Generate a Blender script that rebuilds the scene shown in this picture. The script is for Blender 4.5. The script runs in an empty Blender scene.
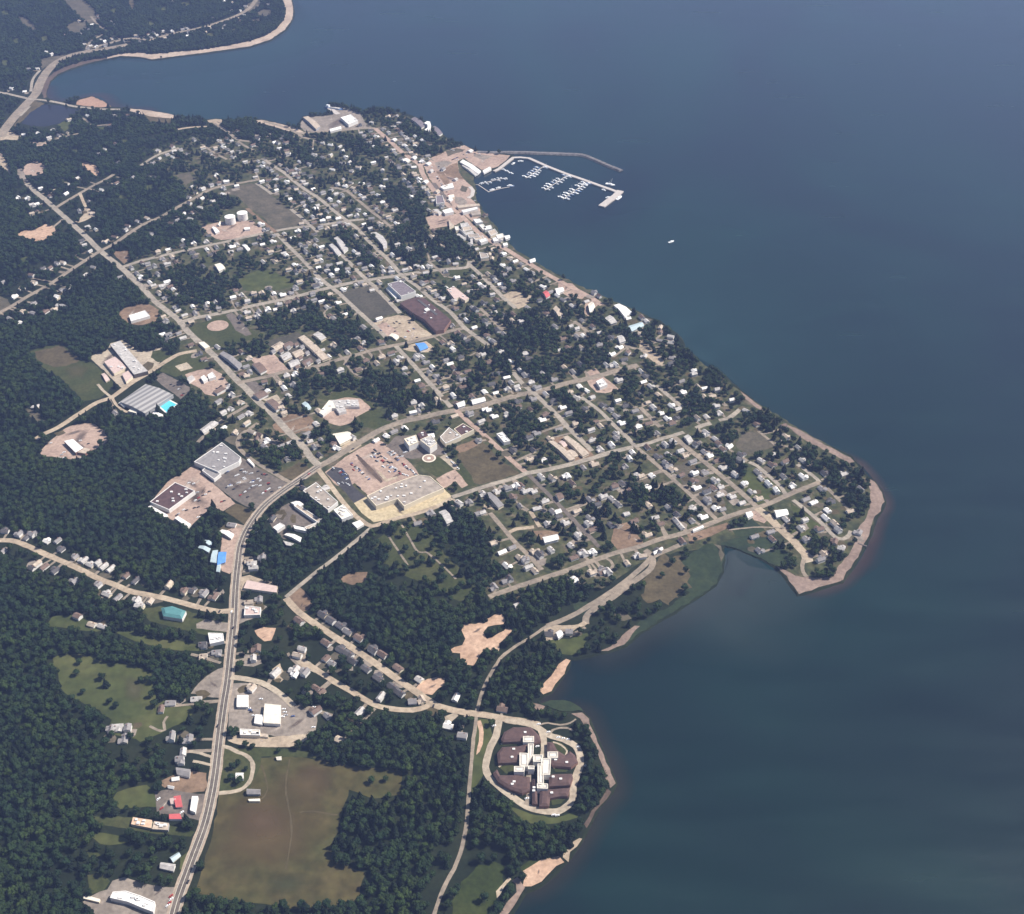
import bpy, math, random
import numpy as np
from mathutils import Vector
R = random.Random(7)
NR = np.random.default_rng(11)
scene = bpy.context.scene
# ------------------------------------------------------------------ camera
CAM_H = 1100.0; DEP = math.radians(36.7); FOC = 1150.0; CX, CY = 512.0, 457.0
cam = bpy.data.cameras.new('camera'); camo = bpy.data.objects.new('camera', cam)
scene.collection.objects.link(camo); scene.camera = camo
camo.location = (0, 0, CAM_H); camo.rotation_euler = (math.pi/2 - DEP, 0, 0)
cam.sensor_fit = 'HORIZONTAL'; cam.sensor_width = 36.0; cam.lens = 36.0*FOC/1024.0
cam.clip_start = 1.0; cam.clip_end = 40000.0
# ------------------------------------------------------------------ light
SUN_EL = math.radians(50); SUN_DIR = Vector((0.97, 0.20, 0)).normalized()
world = bpy.data.worlds.new('World'); scene.world = world; world.use_nodes = True
wn = world.node_tree; wn.nodes.clear()
wo = wn.nodes.new('ShaderNodeOutputWorld'); bg = wn.nodes.new('ShaderNodeBackground')
sky = wn.nodes.new('ShaderNodeTexSky'); sky.sky_type = 'NISHITA'; sky.sun_disc = False
sky.sun_elevation = SUN_EL; sky.sun_rotation = math.atan2(SUN_DIR.x, SUN_DIR.y)
bg.inputs['Strength'].default_value = 0.062
wn.links.new(sky.outputs[0], bg.inputs['Color']); wn.links.new(bg.outputs[0], wo.inputs['Surface'])
sl = bpy.data.lights.new('sun', 'SUN'); sl.energy = 4.6; sl.angle = math.radians(0.5); sl.color = (1.0, 0.94, 0.86)
so = bpy.data.objects.new('sun', sl); scene.collection.objects.link(so)
sv = Vector((SUN_DIR.x*math.cos(SUN_EL), SUN_DIR.y*math.cos(SUN_EL), math.sin(SUN_EL)))
so.rotation_euler = sv.to_track_quat('Z', 'Y').to_euler(); so.location = sv*3000
vs = scene.view_settings; vs.view_transform = 'Standard'; vs.look = 'None'; vs.gamma = 1.0; vs.exposure = 0.85
vs.use_curve_mapping = False
HAZE_DENSITY = 0.000061
HAZE_COLOR = (0.365, 0.49, 0.92)
scene.cycles.volume_bounces = 0; scene.cycles.max_bounces = 4; scene.cycles.diffuse_bounces = 2
# ------------------------------------------------------------------ helpers
sD, cD = math.sin(DEP), math.cos(DEP)
def at(x, y, z=0.0):
    """ground point seen at a photo coordinate, on the horizontal plane z"""
    a = x - CX; b = CY - y
    dx = a; dy = b*sD + FOC*cD; dz = b*cD - FOC*sD
    t = (z - CAM_H)/dz
    return (dx*t, dy*t)
def project(X, Y, Z):
    zc = Y*cD - (Z-CAM_H)*sD
    yc = Y*sD + (Z-CAM_H)*cD
    return CX + FOC*X/zc, CY - FOC*yc/zc, zc
def C(x0, y0, pts, s=6.394):
    return [(x0 + p[0]/s, y0 + p[1]/s) + tuple(p[2:]) for p in pts]
def pip(px, py, poly):
    px = np.asarray(px, float); py = np.asarray(py, float)
    inside = np.zeros(px.shape, bool); n = len(poly)
    for i in range(n):
        x1, y1 = poly[i][:2]; x2, y2 = poly[(i+1) % n][:2]
        if y1 == y2: continue
        c = (y1 > py) != (y2 > py)
        xi = (x2-x1)*(py-y1)/(y2-y1) + x1
        inside ^= c & (px < xi)
    return inside
col = scene.collection
def mesh_obj(name, verts, faces, mats, parent=None, midx=None, loc=None):
    me = bpy.data.meshes.new(name); me.from_pydata([tuple(v) for v in verts], [], faces)
    for m in (mats if isinstance(mats, (list, tuple)) else [mats]): me.materials.append(m)
    if midx is not None: me.polygons.foreach_set('material_index', midx)
    me.update()
    o = bpy.data.objects.new(name, me); col.objects.link(o)
    if parent is not None: o.parent = parent
    if loc: o.location = loc
    return o
def tag(o, label=None, cat=None, group=None, kind=None):
    if label: o['label'] = label
    if cat: o['category'] = cat
    if group: o['group'] = group
    if kind: o['kind'] = kind
    return o
def thing(name, label, cat, loc, rz=0.0, group=None):
    o = bpy.data.objects.new(name, None); col.objects.link(o)
    o.location = loc; o.rotation_euler = (0, 0, rz); o.empty_display_size = 2
    return tag(o, label, cat, group)
# ------------------------------------------------------------------ materials
def newmat(name):
    m = bpy.data.materials.new(name); m.use_nodes = True
    nt = m.node_tree; b = nt.nodes['Principled BSDF']
    return m, nt, b
def ground_mat(name, cols, scale=0.03, rough=0.95, detail_scale=0.22, contrast=1.0, fine=.22):
    """cols: 2-4 albedo colours mixed by world-space noise at a coarse and a fine scale"""
    m, nt, b = newmat(name); N = nt.nodes; L = nt.links
    g = N.new('ShaderNodeNewGeometry')
    n1 = N.new('ShaderNodeTexNoise'); n1.inputs['Scale'].default_value = scale; n1.inputs['Detail'].default_value = 6; n1.inputs['Roughness'].default_value = .62
    n2 = N.new('ShaderNodeTexNoise'); n2.inputs['Scale'].default_value = detail_scale; n2.inputs['Detail'].default_value = 4
    L.new(g.outputs['Position'], n1.inputs['Vector']); L.new(g.outputs['Position'], n2.inputs['Vector'])
    r = N.new('ShaderNodeValToRGB'); cr = r.color_ramp
    lo, hi = 0.5-.2/contrast, 0.5+.2/contrast
    cr.elements[0].position = lo; cr.elements[1].position = hi
    while len(cr.elements) < len(cols): cr.elements.new(0.5)
    for i, c in enumerate(cols):
        cr.elements[i].position = lo + (hi-lo)*i/(len(cols)-1)
        cr.elements[i].color = (*c, 1)
    L.new(n1.outputs['Fac'], r.inputs['Fac'])
    mp = N.new('ShaderNodeMapRange'); mp.inputs['From Min'].default_value = .3; mp.inputs['From Max'].default_value = .7
    mp.inputs['To Min'].default_value = 1-fine; mp.inputs['To Max'].default_value = 1+fine
    L.new(n2.outputs['Fac'], mp.inputs['Value'])
    mx = N.new('ShaderNodeVectorMath'); mx.operation = 'SCALE'
    L.new(r.outputs['Color'], mx.inputs[0]); L.new(mp.outputs['Result'], mx.inputs['Scale'])
    L.new(mx.outputs[0], b.inputs['Base Color'])
    b.inputs['Roughness'].default_value = rough; b.inputs['Specular IOR Level'].default_value = 0.1
    return m
def plain_mat(name, c, rough=.7, var=.12, scale=.25, spec=.25, metal=0.0):
    m, nt, b = newmat(name); N = nt.nodes; L = nt.links
    g = N.new('ShaderNodeNewGeometry'); n1 = N.new('ShaderNodeTexNoise')
    n1.inputs['Scale'].default_value = scale; n1.inputs['Detail'].default_value = 5
    L.new(g.outputs['Position'], n1.inputs['Vector'])
    mp = N.new('ShaderNodeMapRange'); mp.inputs['From Min'].default_value = .3; mp.inputs['From Max'].default_value = .7
    mp.inputs['To Min'].default_value = 1-var; mp.inputs['To Max'].default_value = 1+var
    L.new(n1.outputs['Fac'], mp.inputs['Value'])
    mx = N.new('ShaderNodeVectorMath'); mx.operation = 'SCALE'; mx.inputs[0].default_value = c
    L.new(mp.outputs['Result'], mx.inputs['Scale']); L.new(mx.outputs[0], b.inputs['Base Color'])
    b.inputs['Roughness'].default_value = rough; b.inputs['Specular IOR Level'].default_value = spec
    b.inputs['Metallic'].default_value = metal
    return m
def leaf_mat(name, c, var=.32):
    m, nt, b = newmat(name); N = nt.nodes; L = nt.links
    oi = N.new('ShaderNodeObjectInfo'); mp = N.new('ShaderNodeMapRange')
    mp.inputs['To Min'].default_value = 1-var; mp.inputs['To Max'].default_value = 1+var
    L.new(oi.outputs['Random'], mp.inputs['Value'])
    g = N.new('ShaderNodeNewGeometry'); n1 = N.new('ShaderNodeTexNoise'); n1.inputs['Scale'].default_value = .012; n1.inputs['Detail'].default_value = 3
    L.new(g.outputs['Position'], n1.inputs['Vector'])
    r = N.new('ShaderNodeValToRGB'); r.color_ramp.elements[0].position = .38; r.color_ramp.elements[1].position = .64
    r.color_ramp.elements[0].color = (c[0]*.78, c[1]*.85, c[2]*1.05, 1); r.color_ramp.elements[1].color = (c[0]*1.3, c[1]*1.18, c[2]*.95, 1)
    L.new(n1.outputs['Fac'], r.inputs['Fac'])
    mx = N.new('ShaderNodeVectorMath'); mx.operation = 'SCALE'
    L.new(r.outputs['Color'], mx.inputs[0]); L.new(mp.outputs['Result'], mx.inputs['Scale'])
    L.new(mx.outputs[0], b.inputs['Base Color']); b.inputs['Roughness'].default_value = .8; b.inputs['Specular IOR Level'].default_value = .15
    return m
M = {}
M['floor'] = ground_mat('forest_floor', [(0.0080,0.0125,0.0067), (0.0136,0.0187,0.0089), (0.0224,0.0265,0.0126)], .012)
M['town'] = ground_mat('town_lawns', [(0.0300,0.0360,0.0199), (0.0460,0.0522,0.0247), (0.0670,0.0648,0.0323), (0.1190,0.0945,0.0665)], .045, detail_scale=.12, contrast=1.15, fine=.35)
M['grass'] = ground_mat('mown_grass', [(0.0315,0.0405,0.0142), (0.0441,0.0506,0.0181), (0.0599,0.0607,0.0238)], .02)
M['meadow'] = ground_mat('meadow_grass', [(0.034,0.045,0.015), (0.055,0.064,0.021), (0.084,0.084,0.031)], .012, detail_scale=.08)
M['lush'] = ground_mat('lush_grass', [(0.0185,0.0272,0.0082), (0.0308,0.0409,0.0107), (0.0414,0.0486,0.0139)], .02)
M['marsh'] = ground_mat('marsh_grass', [(0.016,0.025,0.016), (0.025,0.037,0.018), (0.036,0.047,0.022)], .03)
M['dry'] = ground_mat('dry_grass', [(0.0553,0.0450,0.0247), (0.0790,0.0629,0.0348), (0.1003,0.0790,0.0442)], .03)
M['brownfield'] = ground_mat('hay_field', [(.040,.044,.014), (.052,.050,.018), (.068,.056,.022), (.084,.064,.028)], .016, detail_scale=.07, contrast=.75, fine=.3)
M['scrub'] = ground_mat('dry_scrub', [(0.058,0.054,0.036), (0.088,0.076,0.053), (0.119,0.099,0.072)], .03)
M['parade'] = ground_mat('cinder_ground', [(0.054,0.051,0.038), (0.067,0.061,0.046), (0.082,0.071,0.053)], .03)
M['gravel'] = ground_mat('pale_gravel', [(0.270,0.224,0.170), (0.342,0.286,0.217), (0.396,0.334,0.255)], .03)
M['tan'] = ground_mat('tan_gravel', [(0.2603,0.2079,0.1525), (0.3348,0.2667,0.1938), (0.3899,0.3232,0.2400)], .03)
M['pink'] = ground_mat('pink_concrete', [(0.2608,0.1860,0.1500), (0.3213,0.2334,0.1847), (0.3745,0.2763,0.2204)], .025)
M['yellowpave'] = ground_mat('yellow_paving', [(0.378,0.308,0.196), (0.450,0.370,0.238)], .04)
M['asphalt'] = ground_mat('old_asphalt', [(0.0954,0.0810,0.0697), (0.1260,0.1056,0.0901), (0.1530,0.1267,0.1062)], .04)
M['darkasphalt'] = ground_mat('new_asphalt', [(.045,.043,.046), (.06,.057,.058)], .05)
M['greygravel'] = ground_mat('grey_gravel', [(0.162,0.136,0.112), (0.212,0.180,0.150), (0.264,0.220,0.180)], .03)
M['dirt'] = ground_mat('brown_dirt', [(0.120,0.083,0.056), (0.176,0.119,0.079), (0.224,0.151,0.102)], .03)
M['peach'] = ground_mat('bare_sand', [(0.3230,0.2128,0.1436), (0.4037,0.2717,0.1901), (0.4522,0.3154,0.2250)], .03)
M['beach'] = ground_mat('beach_sand', [(0.161,0.118,0.096), (0.214,0.157,0.127), (0.262,0.196,0.157)], .02)
M['farbeach'] = ground_mat('pale_beach', [(0.272,0.208,0.160), (0.368,0.288,0.224), (0.432,0.344,0.272)], .02)
M['redsand'] = ground_mat('red_sand', [(0.289,0.178,0.128), (0.357,0.230,0.162)], .02)
M['brownwet'] = ground_mat('wet_silt', [(.075,.055,.045), (.12,.085,.065)], .02)
M['road'] = ground_mat('road_surface', [(0.218,0.189,0.154), (0.269,0.234,0.190), (0.319,0.275,0.221)], .03)
M['lane'] = ground_mat('lane_surface', [(0.1714,0.1426,0.1142), (0.2218,0.1836,0.1428), (0.2722,0.2203,0.1673)], .03)
M['shoulder'] = ground_mat('road_shoulder', [(0.285,0.225,0.174), (0.342,0.275,0.212)], .03)
M['paint'] = plain_mat('road_paint', (.62,.58,.48), .8)
M['rock'] = ground_mat('breakwater_rock', [(0.0800,0.0760,0.0760), (0.1440,0.1320,0.1280), (0.2080,0.1920,0.1840)], .15)
M['concrete'] = plain_mat('pier_concrete', (0.4250,0.3825,0.3485), .85)
M['wood_deck'] = plain_mat('dock_deck', (.36,.33,.30), .85)
# walls and roofs
M['w_white'] = plain_mat('white_siding', (0.6720,0.6474,0.6068), .7, .06)
M['w_cream'] = plain_mat('cream_siding', (.66,.58,.44), .7, .06)
M['w_grey'] = plain_mat('grey_siding', (.32,.32,.33), .7, .06)
M['w_brick'] = plain_mat('brick_wall', (.23,.13,.10), .85, .1)
M['w_dark'] = plain_mat('brown_siding', (.12,.10,.09), .8, .1)
M['r_white'] = plain_mat('white_roof', (0.7040,0.6786,0.6364), .6, .08)
M['r_pale'] = plain_mat('pale_grey_roof', (0.400,0.376,0.352), .8, .26)
M['r_grey'] = plain_mat('grey_shingle', (.22,.205,.20), .9, .18)
M['r_dark'] = plain_mat('charcoal_shingle', (.085,.08,.082), .9, .2)
M['r_brown'] = plain_mat('brown_shingle', (.15,.105,.085), .9, .18)
M['r_tan'] = plain_mat('tan_roof', (.40,.33,.26), .85, .26)
M['r_taupe'] = plain_mat('grey_gravel_roof', (0.2890,0.2448,0.2040), .9, .26, .12)
M['r_pink'] = plain_mat('pink_roof', (.48,.37,.33), .85, .12)
M['r_purple'] = plain_mat('purple_brown_roof', (0.0806,0.0476,0.0452), .9, .26, .15)
M['r_lav'] = plain_mat('lavender_grey_roof', (0.1600,0.1360,0.1480), .85, .26)
M['r_maroon'] = plain_mat('maroon_shingle', (.088,.054,.048), .9, .22, .2)
M['r_red'] = plain_mat('red_roof', (.46,.10,.10), .6, .12)
M['r_blue'] = plain_mat('blue_roof', (.10,.26,.62), .5, .1)
M['r_teal'] = plain_mat('teal_roof', (.08,.20,.20), .6, .1)
M['r_sky'] = plain_mat('light_blue_roof', (.38,.46,.48), .5, .1)
M['r_orange'] = plain_mat('rusty_tan_roof', (.52,.36,.25), .85, .2)
M['r_cream'] = plain_mat('cream_roof', (.66,.60,.50), .8, .1)
M['vent'] = plain_mat('roof_unit', (.62,.60,.57), .6)
M['glass'] = plain_mat('dark_glass', (.02,.025,.03), .1, .1, spec=.5)
for nm, c in (('white',(.8,.8,.8)),('dark',(.03,.03,.035)),('red',(.35,.04,.035)),('silver',(.45,.45,.46)),('blue',(.06,.1,.25)),('green',(.05,.09,.06))):
    M['car_'+nm] = plain_mat(nm+'_car_paint', c, .35, .02, spec=.5)
M['hull'] = plain_mat('white_hull', (.78,.78,.77), .35, .05)
M['hull_blue'] = plain_mat('blue_hull', (.10,.17,.30), .35, .05)
M['bark'] = plain_mat('bark', (.10,.08,.06), .95, .2)
M['leaf_a'] = leaf_mat('broadleaf_foliage', (0.0112,0.0235,0.0067))
M['leaf_b'] = leaf_mat('light_broadleaf_foliage', (0.0168,0.0303,0.0067))
M['leaf_c'] = leaf_mat('conifer_foliage', (0.0072,0.0144,0.0056))
# ribbed metal roof
def ribbed(name, c1, c2, period, ang):
    m, nt, b = newmat(name); N = nt.nodes; L = nt.links
    g = N.new('ShaderNodeNewGeometry'); mp = N.new('ShaderNodeMapping'); mp.inputs['Rotation'].default_value = (0, 0, ang)
    L.new(g.outputs['Position'], mp.inputs['Vector'])
    w = N.new('ShaderNodeTexWave'); w.inputs['Scale'].default_value = .314/period; w.inputs['Distortion'].default_value = .6; w.inputs['Detail Scale'].default_value = .5
    L.new(mp.outputs[0], w.inputs['Vector'])
    r = N.new('ShaderNodeValToRGB'); r.color_ramp.elements[0].color = (*c1, 1); r.color_ramp.elements[1].color = (*c2, 1)
    r.color_ramp.elements[0].position = .35; r.color_ramp.elements[1].position = .65
    L.new(w.outputs['Fac'], r.inputs['Fac']); L.new(r.outputs[0], b.inputs['Base Color'])
    b.inputs['Roughness'].default_value = .55; b.inputs['Specular IOR Level'].default_value = .3
    return m
# ------------------------------------------------------------------ water, land
def water_mat(name, base, rough=.12):
    m, nt, b = newmat(name); N = nt.nodes; L = nt.links
    g = N.new('ShaderNodeNewGeometry')
    n = N.new('ShaderNodeTexNoise'); n.inputs['Scale'].default_value = .0016; n.inputs['Detail'].default_value = 5; n.inputs['Distortion'].default_value = .8
    mp = N.new('ShaderNodeMapping'); mp.inputs['Scale'].default_value = (1, .55, 1); mp.inputs['Rotation'].default_value = (0, 0, .5)
    L.new(g.outputs['Position'], mp.inputs['Vector']); L.new(mp.outputs[0], n.inputs['Vector'])
    r = N.new('ShaderNodeValToRGB'); r.color_ramp.elements[0].position = .36; r.color_ramp.elements[1].position = .66
    r.color_ramp.elements[0].color = (base[0]*.5, base[1]*.55, base[2]*.65, 1); r.color_ramp.elements[1].color = (base[0]*1.6, base[1]*1.6, base[2]*1.4, 1)
    n3 = N.new('ShaderNodeTexNoise'); n3.inputs['Scale'].default_value = .012; n3.inputs['Detail'].default_value = 4
    m3 = N.new('ShaderNodeMapping'); m3.inputs['Scale'].default_value = (.35, 1.6, 1); m3.inputs['Rotation'].default_value = (0, 0, -.35); L.new(g.outputs['Position'], m3.inputs['Vector']); L.new(m3.outputs[0], n3.inputs['Vector'])
    q3 = N.new('ShaderNodeMapRange'); q3.inputs['From Min'].default_value = .3; q3.inputs['From Max'].default_value = .7; q3.inputs['To Min'].default_value = .82; q3.inputs['To Max'].default_value = 1.2; L.new(n3.outputs['Fac'], q3.inputs['Value'])
    s3 = N.new('ShaderNodeVectorMath'); s3.operation = 'SCALE'; L.new(n.outputs['Fac'], r.inputs['Fac']); L.new(r.outputs[0], s3.inputs[0]); L.new(q3.outputs[0], s3.inputs['Scale']); L.new(s3.outputs[0], b.inputs['Base Color'])
    rr3 = N.new('ShaderNodeMapRange'); rr3.inputs['To Min'].default_value = rough; rr3.inputs['To Max'].default_value = rough+.22; L.new(n3.outputs['Fac'], rr3.inputs['Value']); L.new(rr3.outputs[0], b.inputs['Roughness'])
    n2 = N.new('ShaderNodeTexNoise'); n2.inputs['Scale'].default_value = .18; n2.inputs['Detail'].default_value = 4
    bp = N.new('ShaderNodeBump'); bp.inputs['Strength'].default_value = .25; bp.inputs['Distance'].default_value = .6
    L.new(g.outputs['Position'], n2.inputs['Vector']); L.new(n2.outputs['Fac'], bp.inputs['Height']); L.new(bp.outputs[0], b.inputs['Normal'])
    b.inputs['IOR'].default_value = 1.33; b.inputs['Specular IOR Level'].default_value = .95
    return m
M['water'] = water_mat('lake_water', (.0008,.0105,.0085))
M['pond'] = water_mat('pond_water', (.012,.011,.014)); M['pond'].node_tree.nodes['Principled BSDF'].inputs['Specular IOR Level'].default_value = .35
def shallow_mat(name, c, amp=1.1):
    """silty water: fades out towards the sheet's edge through the 'depth' attribute (how shallow the bed is)"""
    m, nt, b = newmat(name); N = nt.nodes; L = nt.links
    out = nt.nodes['Material Output']
    a = N.new('ShaderNodeAttribute'); a.attribute_name = 'shallow'
    g = N.new('ShaderNodeNewGeometry'); n = N.new('ShaderNodeTexNoise'); n.inputs['Scale'].default_value = .015; n.inputs['Detail'].default_value = 5
    L.new(g.outputs['Position'], n.inputs['Vector'])
    mu = N.new('ShaderNodeMath'); mu.operation = 'MULTIPLY_ADD'; mu.inputs[1].default_value = amp; mu.inputs[2].default_value = -amp/2
    L.new(n.outputs['Fac'], mu.inputs[0])
    ad = N.new('ShaderNodeMath'); ad.operation = 'MULTIPLY_ADD'; ad.inputs[2].default_value = 0
    ad2 = N.new('ShaderNodeMath'); ad2.operation = 'ADD'; ad2.inputs[1].default_value = 1.0; L.new(mu.outputs[0], ad2.inputs[0])
    L.new(a.outputs['Fac'], ad.inputs[0]); L.new(ad2.outputs[0], ad.inputs[1]); ad.use_clamp = True
    tr = N.new('ShaderNodeBsdfTransparent'); mx = N.new('ShaderNodeMixShader')
    b.inputs['Base Color'].default_value = (*c, 1); b.inputs['Roughness'].default_value = .2; b.inputs['IOR'].default_value = 1.33
    L.new(ad.outputs[0], mx.inputs['Fac']); L.new(tr.outputs[0], mx.inputs[1]); L.new(b.outputs[0], mx.inputs[2]); L.new(mx.outputs[0], out.inputs['Surface'])
    return m
LAND = 1.6
def densify(poly, step, jit, closed=True, z=0.0, smooth=0):
    """photo polygon -> ragged ground polygon (metres)"""
    P = [at(p[0], p[1], z) for p in poly]; out = []
    n = len(P)
    rr = random.Random(int(abs(P[0][0]*31+P[0][1]*17)) % 99991)
    for i in range(n if closed else n-1):
        a = P[i]; b = P[(i+1) % n]; d = math.hypot(b[0]-a[0], b[1]-a[1]); k = max(1, min(40, int(d/step)))
        for j in range(k):
            t = j/k
            x = a[0]+(b[0]-a[0])*t; y = a[1]+(b[1]-a[1])*t
            if jit:
                x += rr.uniform(-jit, jit); y += rr.uniform(-jit, jit)
            out.append((x, y))
    return out
from mathutils.geometry import tessellate_polygon
def flat(name, pts, z, mat, kind='structure', skirt=None):
    v = [(x, y, z) for x, y in pts]
    tris = tessellate_polygon([[Vector(p) for p in v]])
    faces = []
    for t in tris:
        a, b, c = (v[i] for i in t)
        if (b[0]-a[0])*(c[1]-a[1])-(b[1]-a[1])*(c[0]-a[0]) < 0: t = t[::-1]
        faces.append(tuple(t))
    if skirt:
        n = len(v); area = sum(pts[i][0]*pts[(i+1) % n][1]-pts[(i+1) % n][0]*pts[i][1] for i in range(n))
        sg = 1 if area > 0 else -1
        for i in range(n):
            a = Vector(pts[i-1]); b = Vector(pts[(i+1) % n]); t = (b-a)
            nn = Vector((t.y, -t.x)).normalized()*sg*skirt[0] if t.length > 0 else Vector((0, 0))
            v.append((pts[i][0]+nn.x, pts[i][1]+nn.y, skirt[1]))
        for i in range(n):
            j = (i+1) % n
            q = (i, i+n, j+n, j)
            faces.append(q if sg > 0 else q[::-1])
    o = mesh_obj(name, v, faces, mat); tag(o, kind=kind)
    return o
SHEETS = []   # (photo polygon, z) for standing things on
STACK = []
def layer(bb, step=.012):
    """height of a new ground sheet: just above every earlier sheet whose box it meets"""
    z = LAND + .05
    for b, h in STACK:
        if bb[0] < b[2] and bb[2] > b[0] and bb[1] < b[3] and bb[3] > b[1]: z = max(z, h + step)
    STACK.append((bb, z)); return z
def bbox(P): return (min(p[0] for p in P)-9, min(p[1] for p in P)-9, max(p[0] for p in P)+9, max(p[1] for p in P)+9)
LOTS = []
OPEN = []     # photo polygons without trees
def patch(name, poly, mat, jit=1.0, step=7, open_=True, z=None):
    if z is None: z = layer(bbox([at(*p) for p in poly]))
    flat(name, densify(poly, step, jit), z, M[mat]); SHEETS.append((poly, z))
    if mat in ('pink', 'tan', 'gravel', 'greygravel', 'asphalt', 'yellowpave', 'dirt', 'peach'): LOTS.append((poly, z))
    if open_: OPEN.append(poly)
    return z
def smooth_line(P, step=8.0):
    out = []; n = len(P)
    for i in range(n-1):
        p0 = Vector(P[max(0, i-1)]); p1 = Vector(P[i]); p2 = Vector(P[i+1]); p3 = Vector(P[min(n-1, i+2)])
        k = max(2, int((p2-p1).length/step))
        for j in range(k):
            t = j/k
            out.append(.5*((2*p1)+(p2-p0)*t+(2*p0-5*p1+4*p2-p3)*t*t+(3*p1-p0-3*p2+p3)*t**3))
    out.append(Vector(P[-1])); return out
def ribbon_pts(line, w, off=0.0):
    Lr, Rr = [], []
    for i, p in enumerate(line):
        a = line[max(0, i-1)]; b = line[min(len(line)-1, i+1)]; t = (b-a).normalized(); n = Vector((-t.y, t.x))
        Lr.append(p+n*(off+w/2)); Rr.append(p+n*(off-w/2))
    return Lr, Rr
ROADS = []   # (ground polyline, halfwidth, photo polyline, description)
def ribbon(name, line, w, z, mat, off=0.0, wob=0.0):
    Lr, Rr = ribbon_pts(line, w, off); n = len(line); rr = random.Random(n)
    if wob:
        for q in (Lr, Rr):
            for i in range(n): q[i] = q[i] + Vector((rr.uniform(-wob, wob), rr.uniform(-wob, wob)))
    v = [(p.x, p.y, z) for p in Lr]+[(p.x, p.y, z) for p in Rr]
    f = [(i, i+n, i+n+1, i+1) for i in range(n-1)]
    o = mesh_obj(name, v, f, mat); tag(o, kind='structure'); return o
def road(desc, pts, w, mat, name='road', kind='plain'):
    line = smooth_line([at(*p) for p in pts])
    z = layer(bbox(line), .04 if kind == 'highway' else .012)
    if kind == 'highway':
        ribbon('highway_shoulder', line, w, z, M['shoulder'], wob=.5)
        z2 = z + .012; z3 = z + .024; STACK[-1] = (STACK[-1][0], z3)
        ribbon(name, line, w*.66, z2, M[mat])
        ribbon('centre_line', line, .5, z3, M['paint'])
        for s in (-1, 1): ribbon('edge_line', line, .4, z3, M['paint'], off=s*w*.30)
    else:
        ribbon(name, line, w, z, M[mat], wob=.35)
    ROADS.append((np.array([(p.x, p.y) for p in line]), w/2, pts, desc))
    return z
# ------------------------------------------------------------------ the lake and the land
wv = [(-8900, -850, 0), (8900, -850, 0), (8900, 8900, 0), (-8900, 8900, 0)]
tag(mesh_obj('lake_water', wv, [(0, 1, 2, 3)], M['water']), kind='structure')
BAY = [(265,-60),(275,-20),(286,-8),(292,0),(294,12),(293,20),(286,30),(271,41),(250,47.5),(225,51),(200,54.5),(175,57.5),(152,60.5),(140,58),(120,57),(105,60),(85,65),(70,70),(58,75),(50,82),(46,92),(47,99)]
COAST = BAY + [(60,102.5),(75,100),(92,96.5),(104,102),(112,107.5),(125,108),(150,111),(165,113),(178,117.5),(195,118),(205,120),(215,119),(235,121),(250,119.5),(265,120),(282,124.5),(297,127),(303,117),(310,115),(320,115),(333,112),(327,106.5),(332,104.5),(345,106),(357,110),(362,112),(375,109),(390,110),(402,113),(412,116),(425,121),(437,130),(447,139),(455,143),(462,144.5),(470,148),(482,151.5),(500,153),(514,155.5),(510,159),(500,167),(492,171),(481,172),(472,166),(463,160),(459,163),(461,176),(468,181),(474,186),(474,193),(470,197),(478,203),(481,207),(482,217),(486,224),(494,231),(502,239),(508,247),(517,252),(528,258),(538,265),(548,271),(560,276),(568,280),(576,286),(583,291),(598,298),(612,302),(623,306),(638,312),(649,318),(660,321),(667,328),(677,334),(682,341),(684,348),(693,354),(702,366),(711,368),(720,372),(731,383),(740,391),(752,400),(763,408),(773,416),(785,424),(799,430),(825,445),(838,451),(850,457),(860,467),(868,478),(874,481),(880,490),(885,502),(880,513),(873,522),(870,535),(864,547),(857,560),(847,575),(842,582),(825,587),(812,592),(797,595),(793,588),(785,577),(775,567),(762,560),(747,553),(735,548),(725,546),(722,550),(724,560),(722,572),(716,585),(705,593),(690,602),(675,612),(655,624),(640,633),(625,646),(608,652),(590,656),(577,659),(570,660),(567,669),(560,680),(550,692),(544,696),(538,700),(540,704),(548,708),(556,712),(571,713),(582,713),(588,718),(592,730),(598,742),(604,755),(612,775),(615,785),(609,795),(600,805),(592,818),(584,834),(578,846),(568,859),(555,872),(540,885),(525,893),(517,905),(508,916),(490,945)]
LANDP = COAST + [(480,985),(-160,985),(-240,500),(-330,250),(-420,60),(-500,-60)]
flat('land', densify(LANDP, 12, 1.2), LAND, M['floor'], skirt=(5.0, -.8))
# silty shallows along parts of the shore
def shoal(pts, width, c, name, strength=.9):
    line = smooth_line([at(*p) for p in pts], 10); n = len(line); v = []; sh = []
    rows = [(0.0, .9, .30), (.35, .6, .22), (.7, .25, .14), (1.0, 0.0, .06)]
    for fr, s, z in rows:
        for i, p in enumerate(line):
            a = line[max(0, i-1)]; b = line[min(n-1, i+1)]; t = (b-a).normalized(); nn = Vector((-t.y, t.x))
            e = min(1, i/4, (n-1-i)/4) if width < 100 else min(1, i/(n*.3), (n-1-i)/(n*.3))
            q = p + nn*(width*fr*(.35+.65*e)); v.append((q.x, q.y, z)); sh.append(s*strength*e)
    f = []
    for r in range(len(rows)-1):
        for i in range(n-1): f.append((r*n+i, r*n+i+1, (r+1)*n+i+1, (r+1)*n+i))
    o = mesh_obj(name, v, f, shallow_mat(name, c)); tag(o, kind='structure')
    at_ = o.data.attributes.new('shallow', 'FLOAT', 'POINT'); at_.data.foreach_set('value', sh)
shoal([(840,449),(858,463),(872,478),(885,502),(879,516),(868,545),(852,572),(836,585),(806,594),(790,588)], 18, (0.050,0.037,0.030), 'shallow_water')
shoal([(890,520),(872,528),(866,552),(850,578)], 26, (0.055,0.033,0.027), 'shallow_water', .45)
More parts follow.
